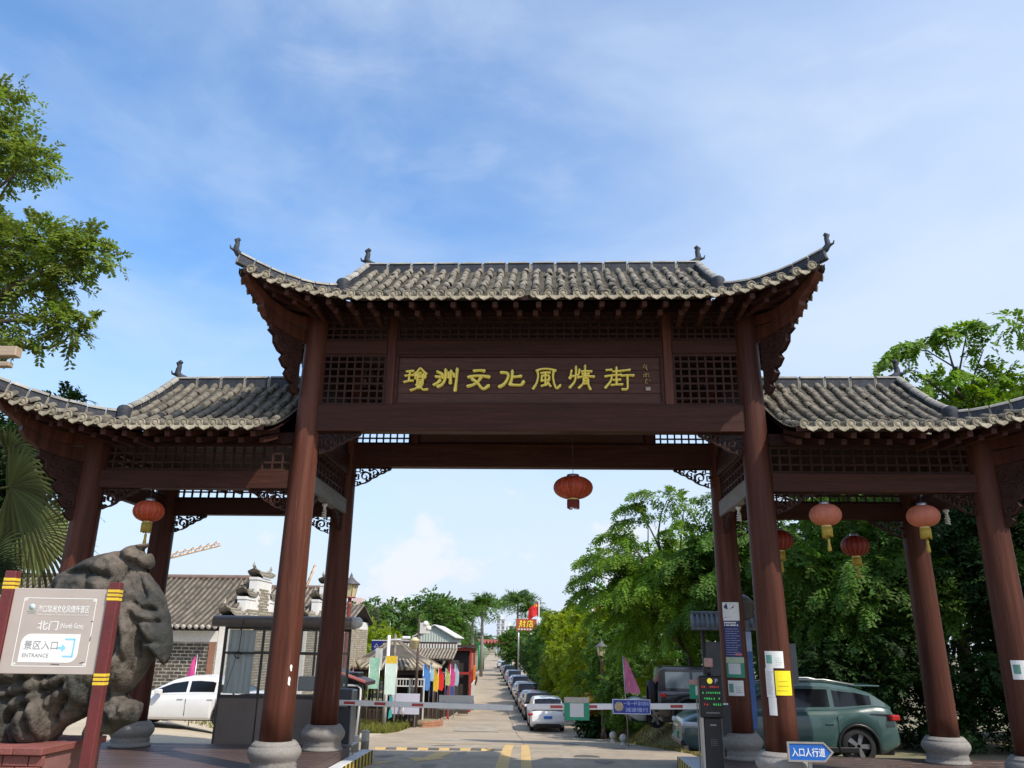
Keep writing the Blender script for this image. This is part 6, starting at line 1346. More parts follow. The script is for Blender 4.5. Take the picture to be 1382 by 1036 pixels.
for (x,z,r) in ((-0.3,-0.55,0.2),(-0.55,-0.45,0.07),(-0.6,-0.7,0.07)): MB().prism([(x+r*(1 if i%2==0 else 0.42)*math.sin(i*PI/5), zt+z+r*(1 if i%2==0 else 0.42)*math.cos(i*PI/5)) for i in range(10)], XZ(-0.22), 0, 0.01).build('star', cy_, fl)
t = thing('hotel_sign', 'red striped vertical sign panel showing through the tree tops at the right', 'sign', (3.9,41,G(3.9,41))); zb = 3.7-G(3.9,41)
for i in range(7): MB().box(-0.5+0.14*i,-0.38+0.14*i,-0.06+0.02*(i%2),0.06,zb,zb+1.35,0.008).build('sign_slat', M('vivid_red_panel',(0.65,0.05,0.06),0.5,0.15,3) if i%2 else M('pale_red_panel',(0.7,0.25,0.2),0.5,0.15,3), t)
MB().box(-0.06,0.06,0.07,0.2,0,zb+1.2).build('sign_post', steel, t)
t = thing('street_sign', 'orange and red shop placard by the white garden wall', 'sign', (-6.0,54.5,G(-6,54.5))); MB().box(-0.5,0.5,-0.05,0.05,1.7,2.9,0.01).build('placard', M('orange_placard',(0.75,0.25,0.03),0.5,0.2,2), t); MB().box(-0.3,0.3,-0.065,-0.052,1.9,2.4).build('placard_print', cr_, t); MB().tube([(0,0.08,0),(0,0.08,2.7)], 0.05, 8).build('placard_post', steel, t)
# courtyard wall behind the hedge gap
t = thing('courtyard_wall', 'old brick and timber courtyard wall between the hedge and the parked cars', 'wall', (2.3,29.3,G(2.6,29)-0.1))
MB().box(0,3.4,0.0,0.35,0,1.75).build('wall_core', M('mossy_wall',(0.14,0.12,0.10),0.9,0.35,3,0.3,20), t)
for x in (0.2,0.95,2.0,2.85): MB().box(x-0.16,x+0.16,-0.1,0.0,0,2.0,0.015).build('wall_pier', M('wall_red_brick',(0.19,0.075,0.055),0.9,0.3,4,0.3,20), t)
MB().box(1.25,1.75,-0.04,-0.001,0,1.9,0.01).build('wood_door', M('orange_brown_door',(0.26,0.12,0.05),0.6,0.3,4,stretch=(6,6,0.5)), t)
for i in range(9): MB().box(0.03+0.37*i,0.38+0.37*i,-0.12,0.47,1.752,1.84,0.01).build('coping_slab', granite, t)
for (x,y,lb) in ((3.22,24.0,'white ball topped stone bollard nearer the white car'),(3.2,18.6,'white ball topped stone bollard nearer the black off roader')):
    t = thing('ball_bollard', lb, 'bollard', (x,y,G(x,y)), 0, 'white ball bollards on the verge'); s = 1.0 if y > 20 else 0.9
    MB().lathe([(0.15*s,0),(0.16*s,0.03),(0.1*s,0.08),(0.1*s,0.14*s)], 16).build('ball_base', M('pale_stone',(0.58,0.55,0.48),0.8,0.12,8,0.2,40), t); MB().lathe([(0.03*s,0.11*s)]+[(0.165*s*math.sin(a),0.28*s-0.165*s*math.cos(a)) for a in np.linspace(0.4,PI,12)], 18).build('ball', MATS['pale_stone'], t)
# ------------------------------------------------------------------ vehicles
def paint(nm, c, met=0.0): return M(nm, c, 0.28, 0.04, 2, metal=met, coat=0.6)
SPEC = {
 'suv': dict(L=4.7, w=0.93, belt=[(0,.62),(.06,.80),(.3,.93),(1.0,1.03),(1.3,1.05),(4.2,1.12),(4.55,1.08),(4.66,.9),(4.7,.62)], roof=[(1.1,1.03),(1.75,1.52),(2.1,1.64),(2.6,1.69),(3.3,1.70),(4.0,1.67),(4.3,1.62),(4.42,1.5),(4.62,1.12)],
   hw=[(0,.62),(.1,.78),(.4,.9),(1,.93),(3.8,.93),(4.4,.925),(4.62,.89),(4.7,.83)], ax=(.93,3.68), ar=.40, wr=.36, glass=(1.35,4.35), pill=(2.35,3.35)),
 'crossover': dict(L=4.65, w=0.94, belt=[(0,.66),(.05,.80),(.25,.93),(.9,1.03),(1.2,1.06),(3.4,1.13),(4.2,1.22),(4.5,1.17),(4.61,.98),(4.65,.6)], roof=[(1.0,1.04),(1.75,1.50),(2.15,1.62),(2.6,1.66),(3.2,1.65),(3.8,1.56),(4.15,1.45),(4.52,1.18)],
   hw=[(0,.66),(.1,.80),(.4,.91),(1,.94),(3.8,.94),(4.4,.90),(4.58,.84),(4.65,.76)], ax=(.92,3.72), ar=.42, wr=.375, glass=(1.3,4.1), pill=(2.3,3.25)),
 'sedan': dict(L=4.8, w=0.92, belt=[(0,.52),(.06,.68),(.35,.80),(1.3,.93),(1.5,.95),(3.9,1.0),(4.55,1.01),(4.74,.85),(4.8,.5)], roof=[(1.3,.93),(2.1,1.34),(2.5,1.43),(2.9,1.45),(3.3,1.42),(3.85,1.22),(4.3,1.01)],
   hw=[(0,.6),(.1,.76),(.45,.89),(1,.92),(3.8,.92),(4.4,.88),(4.7,.78),(4.8,.7)], ax=(.92,3.75), ar=.37, wr=.335, glass=(1.65,4.0), pill=(2.6,3.45)),
 'jeep': dict(L=4.3, w=0.88, belt=[(0,.85),(.03,1.0),(.2,1.08),(1.2,1.12),(1.35,1.13),(4.22,1.15),(4.28,1.12),(4.3,.7)], roof=[(1.38,1.13),(1.6,1.70),(1.75,1.80),(2.2,1.83),(4.1,1.83),(4.22,1.78),(4.29,1.13)],
   hw=[(0,.62),(.08,.68),(.9,.72),(1.15,.84),(1.4,.86),(4.25,.86),(4.3,.84)], ax=(.75,3.35), ar=.47, wr=.41, glass=(1.75,4.05), pill=(2.55,3.25)),
}
WH = {}
def wheel_mesh(r, w=0.23):
    if r in WH: return WH[r]
    T = Matrix.Rotation(PI/2,4,'X')
    ty = MB().lathe([(r*0.66,-w/2+0.01),(r*0.9,-w/2),(r*0.985,-w/2+0.035),(r,-w/4),(r,w/4),(r*0.985,w/2-0.035),(r*0.9,w/2),(r*0.66,w/2-0.01)], 28, T=T, cap=False).mesh('tyre'); ty.materials.append(rubber)
    rm = MB(); rm.lathe([(r*0.66,-w/2+0.01),(r*0.63,-w/2+0.02),(r*0.60,-0.02),(0.0,-0.015)], 24, T=T, cap=False); rm.lathe([(0.0,-w/2+0.045),(r*0.14,-w/2+0.05),(r*0.15,-0.02)], 12, T=T, cap=False)
    for k in range(5):
        a = 2*PI*k/5
        for da in (-0.16,0.16): rm.add([(r*0.1*math.cos(a)+q*s*-math.sin(a)+(u-r*0.1)*math.cos(a+da*(u/r)), -w/2+0.03+dy, r*0.1*math.sin(a)+q*s*math.cos(a)+(u-r*0.1)*math.sin(a+da*(u/r))) for (u,q) in ((r*0.1,0.035),(r*0.645,0.03)) for s in (-1,1) for dy in (0.015,0.04)], [(0,2,6,4),(1,5,7,3),(0,4,5,1),(2,3,7,6)])
    rmm = rm.mesh('rim'); rmm.materials.append(alloy)
    WH[r] = (ty, rmm); return WH[r]
def car(kind, pm, label, loc, rz, group=None, plate=None, simple=False, name=None, lamps=True):
    S = SPEC[kind]; L = S['L']; t = thing(name or 'parked_car', label, 'car', loc, rz, group)
    bx, bz = zip(*S['belt']); rx, rz_ = zip(*S['roof']); hx, hw = zip(*S['hw'])
    xs = sorted(set([0,.02,.05,.1,.18,.28,.4]+[L-v for v in (0,.02,.06,.12,.2,.32)]+list(np.linspace(.5,L-.4,26))+[a+S['ar']*math.sin(q) for a in S['ax'] for q in np.linspace(-PI/2,PI/2,13)]))
    n = len(xs); V = []; ns = 9; arch = kind == 'jeep'
    for x in xs:
        zt = np.interp(x,bx,bz); w = np.interp(x,hx,hw); zb = 0.24+(0.10 if arch else 0)
        if x < .3: zb = max(zb, 0.24+0.12*(1-x/.3))
        if x > L-.35: zb = max(zb, 0.26+0.16*(1-(L-x)/.35))
        for a in S['ax']:
            if abs(x-a) < S['ar']: zb = max(zb, S['wr']*0.98+math.sqrt(max(0,S['ar']**2-(x-a)**2)))
        zb = min(zb, zt-0.06); m = (zt+zb)/2; e = 0.0 if arch else 0.015
        V.append([(x,0,zt+0.018),(x,.55*w,zt+0.01),(x,.87*w,zt-.012),(x,.965*w,zt-min(.06,(zt-zb)*.15)),(x,w,zt-min(.2,(zt-zb)*.35)),(x,(1.0+e)*w,m),(x,.995*w,zb+min(.08,(zt-zb)*.2)),(x,.96*w,zb),(x,.72*w,zb+0.0)])
    mb = MB(); flat = []
    for i in range(n):
        for s in (1,-1):
            for p in V[i]: flat.append((p[0],p[1]*s,p[2]))
    fs = []
    for i in range(n-1):
        for s in range(2):
            for j in range(ns-1):
                a = i*2*ns+s*ns+j; b_ = a+2*ns; fs.append((a,a+1,b_+1,b_))
    for i in (0,n-1):
        for j in range(ns-1): a = i*2*ns+j; fs.append((a,a+1,a+ns+1,a+ns))
    mb.add(flat, fs, True); body = mb.build('body', pm, t)
    MB().box(0.12,L-0.12,-S['w']*0.8,S['w']*0.8,0.2,0.5,0.03).build('underbody', blackp, t)
    for a in S['ax']:
        MB().box(a-S['ar']*0.98,a+S['ar']*0.98,-S['w']*0.86,S['w']*0.86,0.35,S['wr']+S['ar']*0.93).build('wheel_arch', blackp, t)
    # greenhouse
    X = sorted(set(list(np.linspace(rx[0],rx[-1],30))+list(rx)+[S['glass'][0],S['glass'][1]]+[p+d for p in S['pill'] for d in (-.045,.045)]))
    P = []
    for x in X:
        zr = np.interp(x,rx,rz_); zb = np.interp(x,bx,bz)-0.03; w = np.interp(x,hx,hw)*0.93; h = max(0.001,zr-zb); wr = w-(0.05 if arch else 0.10 if kind == 'suv' else 0.17)*min(1,h/0.6)-0.0
        P.append([(x,0,zr+0.02*min(1,h/.5)),(x,.6*wr,zr+0.012*min(1,h/.5)),(x,.9*wr,zr-.02*min(1,h/.5)),(x,wr,zr-.09*min(1,h/.5)),(x,w,zb)])
    parts = {}
    for i in range(len(X)-1):
        xm = (X[i]+X[i+1])/2; sl = (np.interp(X[i+1],rx,rz_)-np.interp(X[i],rx,rz_))/(X[i+1]-X[i])
        for s in (1,-1):
            for j in range(4):
                if j == 3:
                    pl_ = any(abs(xm-p) < .045 for p in S['pill']); zb = np.interp(xm,bx,bz); tall = np.interp(xm,rx,rz_)-zb
                    if S['glass'][0] < xm < S['glass'][1] and not pl_ and tall > 0.14:
                        k = 'side_window' if True else ''
                        seg = 0 if xm < S['pill'][0] else (1 if xm < S['pill'][1] else 2); key = ('side_window', s, seg)
                    else: key = ('roof', 0, 0)
                else:
                    if sl > 0.38 and j < 2: key = ('windshield',0,0)
                    elif sl < -0.38 and j < 2: key = ('rear_window',0,0)
                    else: key = ('roof',0,0)
                q = [P[i][j],P[i][j+1],P[i+1][j+1],P[i+1][j]]; q = [(a,b*s,c) for a,b,c in q]
                if key[0] == 'side_window' and not simple:
                    c = np.mean(q,axis=0); parts.setdefault(('roof',0,0),MB())
                    zl = [p[2] for p in q]; top = [(q[k][0],q[k][1]*1.0,q[k][2]) for k in range(4)]
                    f = 0.12; lo = [tuple(np.array(top[0])*(1-f)+np.array(top[1])*f), tuple(np.array(top[3])*(1-f)+np.array(top[2])*f)]; hi = [tuple(np.array(top[0])*0.12+np.array(top[1])*0.88), tuple(np.array(top[3])*0.12+np.array(top[2])*0.88)]
                    parts[('roof',0,0)].add([top[0],lo[0],lo[1],top[3]], [(0,1,2,3)], True); parts[('roof',0,0)].add([hi[0],top[1],top[2],hi[1]], [(0,1,2,3)], True); q = [lo[0],hi[0],hi[1],lo[1]]
                parts.setdefault(key, MB()).add(q, [(0,1,2,3)], True)
    for key, m_ in parts.items(): m_.build(key[0], pm if key[0] == 'roof' else carglass, t, fix=False)
    ty, rm_ = wheel_mesh(S['wr'])
    for a in S['ax']:
        for s in (1,-1):
            w = thing('wheel', None, None, (a, s*(S['w']-0.125), S['wr'])); w.parent = t
            if s > 0: w.rotation_euler = (0,0,PI)
            obj('tyre', ty, None, w); obj('rim', rm_, None, w)
    zl = np.interp(.12,bx,bz); zr2 = np.interp(L-.12,bx,bz)
    for s in (1,-1):
        w0 = np.interp(.22,hx,hw); mb = MB(); mb.box(-0.16,0.2,-0.16,0.16,-0.06,0.06,0.04,Matrix.Translation((.2,s*(w0-.11),zl-.11)) @ Matrix.Rotation(s*0.45,4,'Z')); mb.build('headlight', lampglass, t)
        w1 = np.interp(L-.12,hx,hw); mb = MB(); mb.box(-0.16,0.07,-0.2,0.085,-0.06,0.06,0.025,Matrix.Translation((L-.12,s*(w1-.075),zr2-.16)) @ Matrix.Rotation(-s*0.3,4,'Z')); mb.build('tail_light', tailred, t)
        if not simple:
            xm = S['glass'][0]+0.08; wv = np.interp(xm,hx,hw); MB().box(xm-.02,xm+.16,min(s*wv,s*(wv+.2)),max(s*wv,s*(wv+.2)),np.interp(xm,bx,bz)-.02,np.interp(xm,bx,bz)+.12,0.03).build('side_mirror', pm, t)
            for xh in (S['pill'][0]-.25,S['pill'][1]-.2): wv = np.interp(xh,hx,hw)*1.008; MB().box(xh,xh+.18,min(s*(wv-.01),s*(wv+.018)),max(s*(wv-.01),s*(wv+.018)),0.80,0.83,0.008).build('door_handle', pm if kind != 'jeep' else blackp, t)
            for xh in (S['glass'][0]-.12,S['pill'][0],S['pill'][1]+0.06):
                wv = np.interp(xh,hx,hw)*1.015; MB().box(xh,xh+.012,min(s*(wv-.03),s*(wv+.0015)),max(s*(wv-.03),s*(wv+.0015)),0.36,np.interp(xh,bx,bz)-0.16).build('door_gap', blackp, t)
    MB().box(-0.012,0.05,-.42,.42,.30,.46,0.02).build('lower_grille', blackp, t); MB().box(L-.05,L+.012,-.6,.6,.33,.44,0.02).build('rear_valance', blackp, t)
    pb_ = plate or M('plate_blue',(0.03,0.14,0.5),0.4,0.1,5); MB().box(L-.02,L+.02,-.22,.22,.66,.80,0.006).build('licence_plate', pb_, t); MB().box(-.03,.02,-.22,.22,.42,.55,0.006).build('licence_plate', pb_, t)
    return t
pw_ = paint('white_car_paint',(0.72,0.72,0.72)); pk_ = paint('black_car_paint',(0.015,0.016,0.02)); ps_ = paint('silver_car_paint',(0.45,0.46,0.47),0.3); pmint = paint('teal_mint_paint',(0.042,0.088,0.084)); pgrey = paint('grey_car_paint',(0.16,0.17,0.19)); pbl = paint('blue_grey_paint',(0.10,0.16,0.26))
# base x of every model is the nose; rz turns the length axis
car('sedan', pw_, 'white sedan parked before the old brick hall', (-12.9,11.6,G(-11,11)+0.0), 0.0)
t = car('crossover', pmint, 'mint teal crossover parked nose to the street behind the right columns', (3.30,5.75,0.075), 0.0, plate=greenm)
for s in (-0.62,0.62): MB().tube([(1.9,s,1.58),(2.4,s,1.68),(3.2,s,1.70),(3.85,s,1.6)], 0.022, 6).build('roof_rail', steel, t)
MB().box(3.75,4.42,-0.6,0.6,1.565,1.60,0.015).build('rear_spoiler', pmint, t)
for a in SPEC['crossover']['ax']:
    for s in (1,-1): MB().tube([(a+0.43*math.cos(q), s*0.945, 0.375+0.43*math.sin(q)) for q in np.linspace(-0.35,PI+0.35,16)], 0.035, 6).build('arch_cladding', blackp, t)
for s in (1,-1): MB().box(0.95,3.7,min(s*0.93,s*0.965),max(s*0.93,s*0.965),0.25,0.36,0.015).build('sill_cladding', blackp, t); MB().box(3.55,4.55,min(s*0.90,s*0.925),max(s*0.90,s*0.925),1.0,1.035,0.008,Matrix.Translation((0,0,0))).build('black_accent', blackp, t)
MB().box(-0.03,0.2,-0.7,0.7,0.30,0.42,0.03).build('front_bumper_lip', blackp, t)
# box off roader standing with its tail to the street
t = car('jeep', pk_, 'black boxy off roader with a spare wheel on its tail parked on the verge', (8.05,13.2,G(5.5,12.8)+0.06), PI)
for ch in t.children:
    if ch.name.startswith('side_window'): ch.data.materials.clear(); ch.data.materials.append(M('painted_reflection_glass',(0.10,0.13,0.15),0.08,0.1,2,spec=0.9))  # window colour lightened to stand in for a bright reflection
ty, rm_ = wheel_mesh(0.41); w = thing('spare_wheel', None, None, (4.42,0.1,0.98)); w.parent = t; w.rotation_euler = (0,0,PI/2); obj('tyre', ty, None, w); obj('wheel_cover', MB().lathe([(0.0,-0.1),(0.33,-0.1),(0.35,-0.08)], 20, T=Matrix.Rotation(PI/2,4,'X'), cap=False).mesh('cover'), darkgrey, w)
for a in SPEC['jeep']['ax']:
    for s in (1,-1):
        mb = MB(); mb.tube([(a+0.52*math.cos(q), s*0.93, 0.42+0.5*math.sin(q)) for q in np.linspace(-0.1,PI+0.1,14)], 0.055, 6); mb.build('fender_flare', blackp, t)
MB().box(4.28,4.42,-0.8,0.8,0.5,0.68,0.03).build('rear_bumper', blackp, t); MB().box(-0.15,0.0,-0.75,0.75,0.5,0.68,0.03).build('front_bumper', blackp, t); MB().box(1.2,3.0,0.86,0.98,0.36,0.42,0.02).build('side_step', blackp, t); MB().box(1.2,3.0,-0.98,-0.86,0.36,0.42,0.02).build('side_step', blackp, t)
car('sedan', ps_, 'silver white sedan mostly hidden behind the blue barrier notice', (8.1,18.6,G(5.0,18.6)), PI)
# the street row: nose down the road, tails to us
xr_ = lambda y: 0.42-0.074*(y-31.2)
c0 = car('suv', pw_, 'white crossover parked at the road edge, nearest of the row', (xr_(36.2),36.0,prof(33.5)+0.03), -PI/2-0.07+0.0)
c0.rotation_euler = (0,0.05*0,-PI/2+0.07)
protos = {}
row = [(43.6,'suv',pk_,'black crossover just behind the nearest white one in the parked row'),(50.2,'sedan',ps_,'silver sedan third in the parked row'),(57.0,'suv',pgrey,'dark grey crossover fourth in the parked row'),(64.0,'sedan',pw_,'white sedan fifth in the parked row'),(71,'suv',pbl,'blue grey crossover sixth in the parked row'),
       (78.5,'sedan',pw_,'white sedan seventh in the parked row'),(87,'suv',pbl,'blue grey crossover eighth in the parked row'),(96,'sedan',ps_,'silver sedan ninth in the parked row'),(106,'suv',pk_,'dark crossover tenth in the parked row'),(118,'sedan',pw_,'white sedan near the far end of the parked row'),(131,'suv',pgrey,'grey crossover at the far end of the parked row')]
c0['group'] = 'cars parked along the right road edge'
for (y, k, p_, lb) in row: car(k, p_, lb, (xr_(y),y,prof(y-2.3)+0.02), -PI/2+0.07, 'cars parked along the right road edge', simple=True)
car('sedan', ps_, 'silver white car driving away in the middle of the road', (-8.75,152,prof(150)+0.02), -PI/2+0.06, simple=True, name='moving_car')
# scooters and people, far away and small
def person(x, y, label, shirt, legs, s=1.0, sit=False):
    z = G(x,y); me = bpy.data.meshes.new('person'); vs = [(0,0,.95),(0,0,1.2),(0,0,1.42),(0,0,1.52),(0,0,1.66),(.18,0,1.40),(.24,.02,1.12),(.22,-.08,.88),(-.18,0,1.40),(-.24,-.02,1.12),(-.22,.08,.88),(.1,0,.88),(.11,-.06,.48),(.11,.06,.08),(-.1,0,.88),(-.11,.06,.48),(-.11,-.04,.08),(.11,-.08,.05),(-.11,-.18,.05)]
    ed = [(0,1),(1,2),(2,3),(3,4),(2,5),(5,6),(6,7),(2,8),(8,9),(9,10),(0,11),(11,12),(12,13),(0,14),(14,15),(15,16),(13,17),(16,18)]
    me.from_pydata([Vector(v)*s for v in vs], ed, []); o = bpy.data.objects.new('person', me); COL.objects.link(o); o.location = (x,y,z)
    rad = [.13,.12,.14,.055,.10,.06,.045,.035,.06,.045,.035,.09,.065,.045,.09,.065,.045,.04,.04]
    me.skin_vertices or None
    md = o.modifiers.new('skin','SKIN'); 
    if not me.skin_vertices: bpy.context.view_layer.objects.active = o
    for i, r in enumerate(rad): me.skin_vertices[0].data[i].radius = (r*s, r*s*0.85)
    me.skin_vertices[0].data[0].use_root = True
    o.modifiers.new('sub','SUBSURF').levels = 1; o.modifiers['sub'].render_levels = 1
    me.materials.append(shirt); tag(o, label, 'person'); return o
# ------------------------------------------------------------------ vegetation
def leafm(nm, c, tr=0.35): return M(nm, c, 0.55, 0.25, 0.6, spec=0.15, trans=tr, attr=True)
lf_bright = leafm('bright_feather_leaf', (0.135,0.225,0.025), 0.42); lf_mid = leafm('mid_green_leaf', (0.075,0.145,0.024), 0.4); lf_dark = leafm('dark_shade_leaf', (0.02,0.046,0.012), 0.25); lf_left = leafm('olive_green_leaf', (0.145,0.195,0.036), 0.42)  # lf_dark: leaf colour darkened to carry the shade of the dim trees
lf_yel = leafm('yellow_green_leaf', (0.21,0.27,0.025), 0.45); lf_far = leafm('far_tree_leaf', (0.075,0.135,0.03), 0.4); lf_palm = leafm('palm_leaf', (0.11,0.125,0.045), 0.2); lf_palmd = leafm('dark_palm_leaf', (0.035,0.06,0.022), 0.15); lf_cro = leafm('croton_leaf', (0.30,0.20,0.03), 0.3); lf_con = leafm('pale_conifer_leaf', (0.13,0.15,0.085), 0.2)
bark = M('grey_brown_bark', (0.12,0.09,0.065), 0.9, 0.3, 5, 0.6, 30, stretch=(4,4,0.6)); grassm = leafm('dry_grass_blade', (0.20,0.21,0.05), 0.3); palmtrunk = M('palm_trunk', (0.26,0.23,0.19), 0.9, 0.2, 5, 0.4, 20, stretch=(1,1,6))
def unit(v): return v/np.maximum(1e-9, np.linalg.norm(v,axis=-1,keepdims=True))
def fronds(P, D, L, nl, ll, lw, droop, rg, spread=0.55, jit=0.25):
    n = len(P); up = np.array((0,0,1.0)); s = (np.arange(nl)+0.6)/nl
    pos = P[:,None,:]+D[:,None,:]*(L[:,None,None]*s[None,:,None]); pos[:,:,2] -= (droop*L)[:,None]*s[None,:]**2
    T = np.repeat(D[:,None,:],nl,1).copy(); T[:,:,2] -= 2*droop[:,None]*s[None,:]; T = unit(T)
    S = unit(np.cross(T, up)); roll = rg.normal(0,0.5,(n,1,1)); N = np.cross(S,T); S2 = S*np.cos(roll)+N*np.sin(roll); N2 = np.cross(S2,T)
    out = []; 
    for sd in (1,-1):
        d = unit(S2*sd+T*spread+rg.normal(0,jit,(n,nl,3))-up*0.18); k = ll*(0.75+0.5*rg.random((n,nl,1)))*(1-0.45*(np.abs(s-0.45)[None,:,None])**1.5)
        wv = unit(np.cross(d,N2))*lw*(0.8+0.4*rg.random((n,nl,1))); b = pos; tip = b+d*k; mid = b+d*k*0.45+N2*lw*0.15
        out.append(np.stack([b,mid+wv,tip,mid-wv],2).reshape(-1,3))
    V = np.concatenate(out); nq = len(V)//4; return V, np.arange(nq*4).reshape(nq,4)
def clump_points(clumps, per, rg, rel=0.55):
    P = []; D = []; L = []
    for (x,y,z,r) in clumps:
        k = max(4,int(per*r*r)); d = unit(rg.normal(0,1,(k,3))+np.array((0,0,0.25))); q = np.array((x,y,z))+d*r*(0.25+0.55*rg.random((k,1)))*np.array((1,1,0.8))
        dd = unit(d+rg.normal(0,0.45,(k,3))+np.array((0,0,0.1))); P.append(q); D.append(dd); L.append(r*rel*(0.7+0.6*rg.random(k)))
    return np.concatenate(P), np.concatenate(D), np.concatenate(L)
def limb(mb, a, b, r0, r1, rg, n=5, sag=0.15):
    a = Vector(a); b = Vector(b); L = (b-a).length; off = Vector(rg.normal(0,0.08*L,3)); pts = []
    for i in range(n+1):
        f = i/n; p = a.lerp(b,f)+off*math.sin(PI*f)+Vector((0,0,sag*L*math.sin(PI*f)*0.6)); pts.append(p)
    mb.tube(pts, [r0+(r1-r0)*(i/n) for i in range(n+1)], 7)
def tree(name, label, base, clumps, leaf, per=60, nl=7, ll=0.13, lw=0.03, droop=0.35, trunk=0.16, fork=0.45, seed=1, cat='tree', group=None, rel=0.55, limbs=True, jit=0.25, arcs=()):
    rg = np.random.default_rng(seed); t = thing(name, label, cat, base, 0, group); B = np.array(base)
    cl = [(x-B[0],y-B[1],z-B[2],r) for x,y,z,r in clumps]
    P,D,L = clump_points(cl, per, rg, rel); V,Fq = fronds(P,D,L,nl,ll,lw,np.full(len(P),droop)*(0.5+rg.random(len(P))),rg,jit=jit)
    if len(arcs):
        A = np.array([a[:3] for a in arcs])-B; AD = unit(np.array([a[3:6] for a in arcs])); AL = np.array([a[6] for a in arcs]); P2 = []; D2 = []; L2 = []
        for k in range(len(arcs)):
            for q in range(9):
                f = (q+0.5)/9; p = A[k]+AD[k]*AL[k]*f-np.array((0,0,0.55*AL[k]*f*f)); tg = unit(AD[k]-np.array((0,0,1.1*f)))
                for sd in (-1,1,0): dd = unit(np.cross(tg,(0,0,1))*sd*0.8+tg*0.7+rg.normal(0,0.2,3)); P2.append(p); D2.append(dd); L2.append(AL[k]*0.42*(1-0.4*f))
        P2 = np.array(P2); V2,F2 = fronds(P2,np.array(D2),np.array(L2),8,ll,lw,np.full(len(P2),0.7),rg); Fq = np.concatenate([Fq,F2+len(V)]); V = np.concatenate([V,V2])
    pr_ = np.repeat(rg.random(len(P)),nl)[np.tile(np.arange(len(P)*nl),2)]; pr_ = np.concatenate([pr_, 0.4+0.6*rg.random(len(Fq)-len(pr_))]); rnd = np.clip(pr_*0.5+rg.random(len(Fq))*0.5,0,1)
    crown = obj('crown', npmesh('crown', V, Fq, rnd), leaf, t)
    if limbs:
        mb = MB(); c = np.array([q[:3] for q in cl]); cen = c.mean(0); top = Vector((cen[0]*fork*0.6, cen[1]*fork*0.6, max(0.6,cen[2]*fork)))
        limb(mb, (0,0,-0.3), top, trunk, trunk*0.7, rg, 6, 0); ks = list(range(len(cl))); 
        for i in ks: limb(mb, top, cl[i][:3], trunk*0.45, 0.012, rg)
        mb.build('trunk', bark, t, fix=False)
    return t
def blob(c, r, n, rc, rg, shell=0.45):
    """clump centres inside an uneven ellipsoid"""
    out = []
    for _ in range(n):
        d = unit(rg.normal(0,1,3)); k = (shell+(1-shell)*rg.random()**0.6)
        out.append((c[0]+d[0]*r[0]*k, c[1]+d[1]*r[1]*k, c[2]+d[2]*r[2]*k, rc*(0.7+0.6*rg.random())))
    return out
R1 = np.random.default_rng(11)
def auto_arcs(c, r, n, L, rg, bias=(-0.35,-0.45,0.25)):
    out = []
    for _ in range(n):
        d = unit(rg.normal(0,1,3)); k = 0.35+0.5*rg.random(); p = np.array(c)+d*np.array(r)*k; e = unit(d*np.array((1,1,0.5))+np.array(bias)+rg.normal(0,0.25,3)); out.append((*p,*e,L*(0.75+0.5*rg.random())))
    return out
# feathery trees on the right
cA = blob((4.8,17.6,4.6),(1.7,1.9,1.6),16,0.8,R1)+[(1.9,19.2,5.3,0.6),(2.4,19,5.9,0.55),(1.75,19.6,4.6,0.5),(1.9,19.8,3.9,0.45),(3.4,17.9,6.5,0.6),(2.7,18.6,4.2,0.6),(4.2,16.6,7.3,0.55),(3.9,17,7.5,0.45),(4.9,15.8,7.8,0.6),(5.4,15.5,7.4,0.7)]
tree('feathery_tree', 'bright feathery tree arching left toward the red lantern, sunlit at its edge', (6.3,18.0,G(6.3,18)), cA, lf_bright, 90, 7, 0.175, 0.03, 0.5, 0.17, seed=3,
     arcs=auto_arcs((4.4,17.3,4.7),(2.0,2.2,2.1),60,1.35,R1)+[(2.9,18.8,5.8,-0.9,0.1,0.5,1.5),(2.6,19,5.2,-1,0,0.3,1.4),(2.4,19,4.7,-1,0,0.1,1.2),(3.4,18,6.6,-0.9,-0.2,0.5,1.3),(4.3,17,7.6,-1,0,0.5,1.4),(4.6,16.6,7.9,-0.8,0,0.7,1.3),(4.0,17.4,7.1,-0.9,-0.3,0.4,1.3),(3.0,17.5,5.6,-0.6,-0.8,0.4,1.3),(3.6,16.8,4.8,-0.4,-0.9,0.3,1.4),(4.6,16,5.6,-0.3,-0.9,0.4,1.4),(5.4,15.4,6.6,-0.4,-0.8,0.5,1.3),(2.6,18.2,4.4,-0.8,-0.4,0.2,1.2)])
cB = blob((7.2,14.8,5.2),(2.0,2.0,2.6),26,0.9,R1)+[(6.2,14.2,7.2,0.7),(5.9,14.6,6.2,0.7),(5.6,15,5.2,0.7)]
tree('feathery_tree', 'leafy feathery tree filling the gap behind the right main columns', (8.2,16.0,G(8.2,16)), cB, lf_mid, 80, 7, 0.18, 0.032, 0.45, 0.17, seed=4, arcs=auto_arcs((7.0,14.5,5.2),(2.0,1.9,2.6),50,1.3,R1))
cC = blob((10.2,11.0,4.3),(2.8,2.0,2.2),34,0.95,R1)+blob((9.6,10.6,6.6),(1.6,1.6,1.0),10,0.8,R1)
tree('shade_tree', 'dark shaded tree behind the right side bay', (10.6,12.2,G(10.6,12)), cC, lf_mid, 90, 6, 0.18, 0.036, 0.45, 0.2, seed=5, arcs=auto_arcs((10.0,10.4,4.4),(2.8,1.6,2.2),50,1.2,R1))
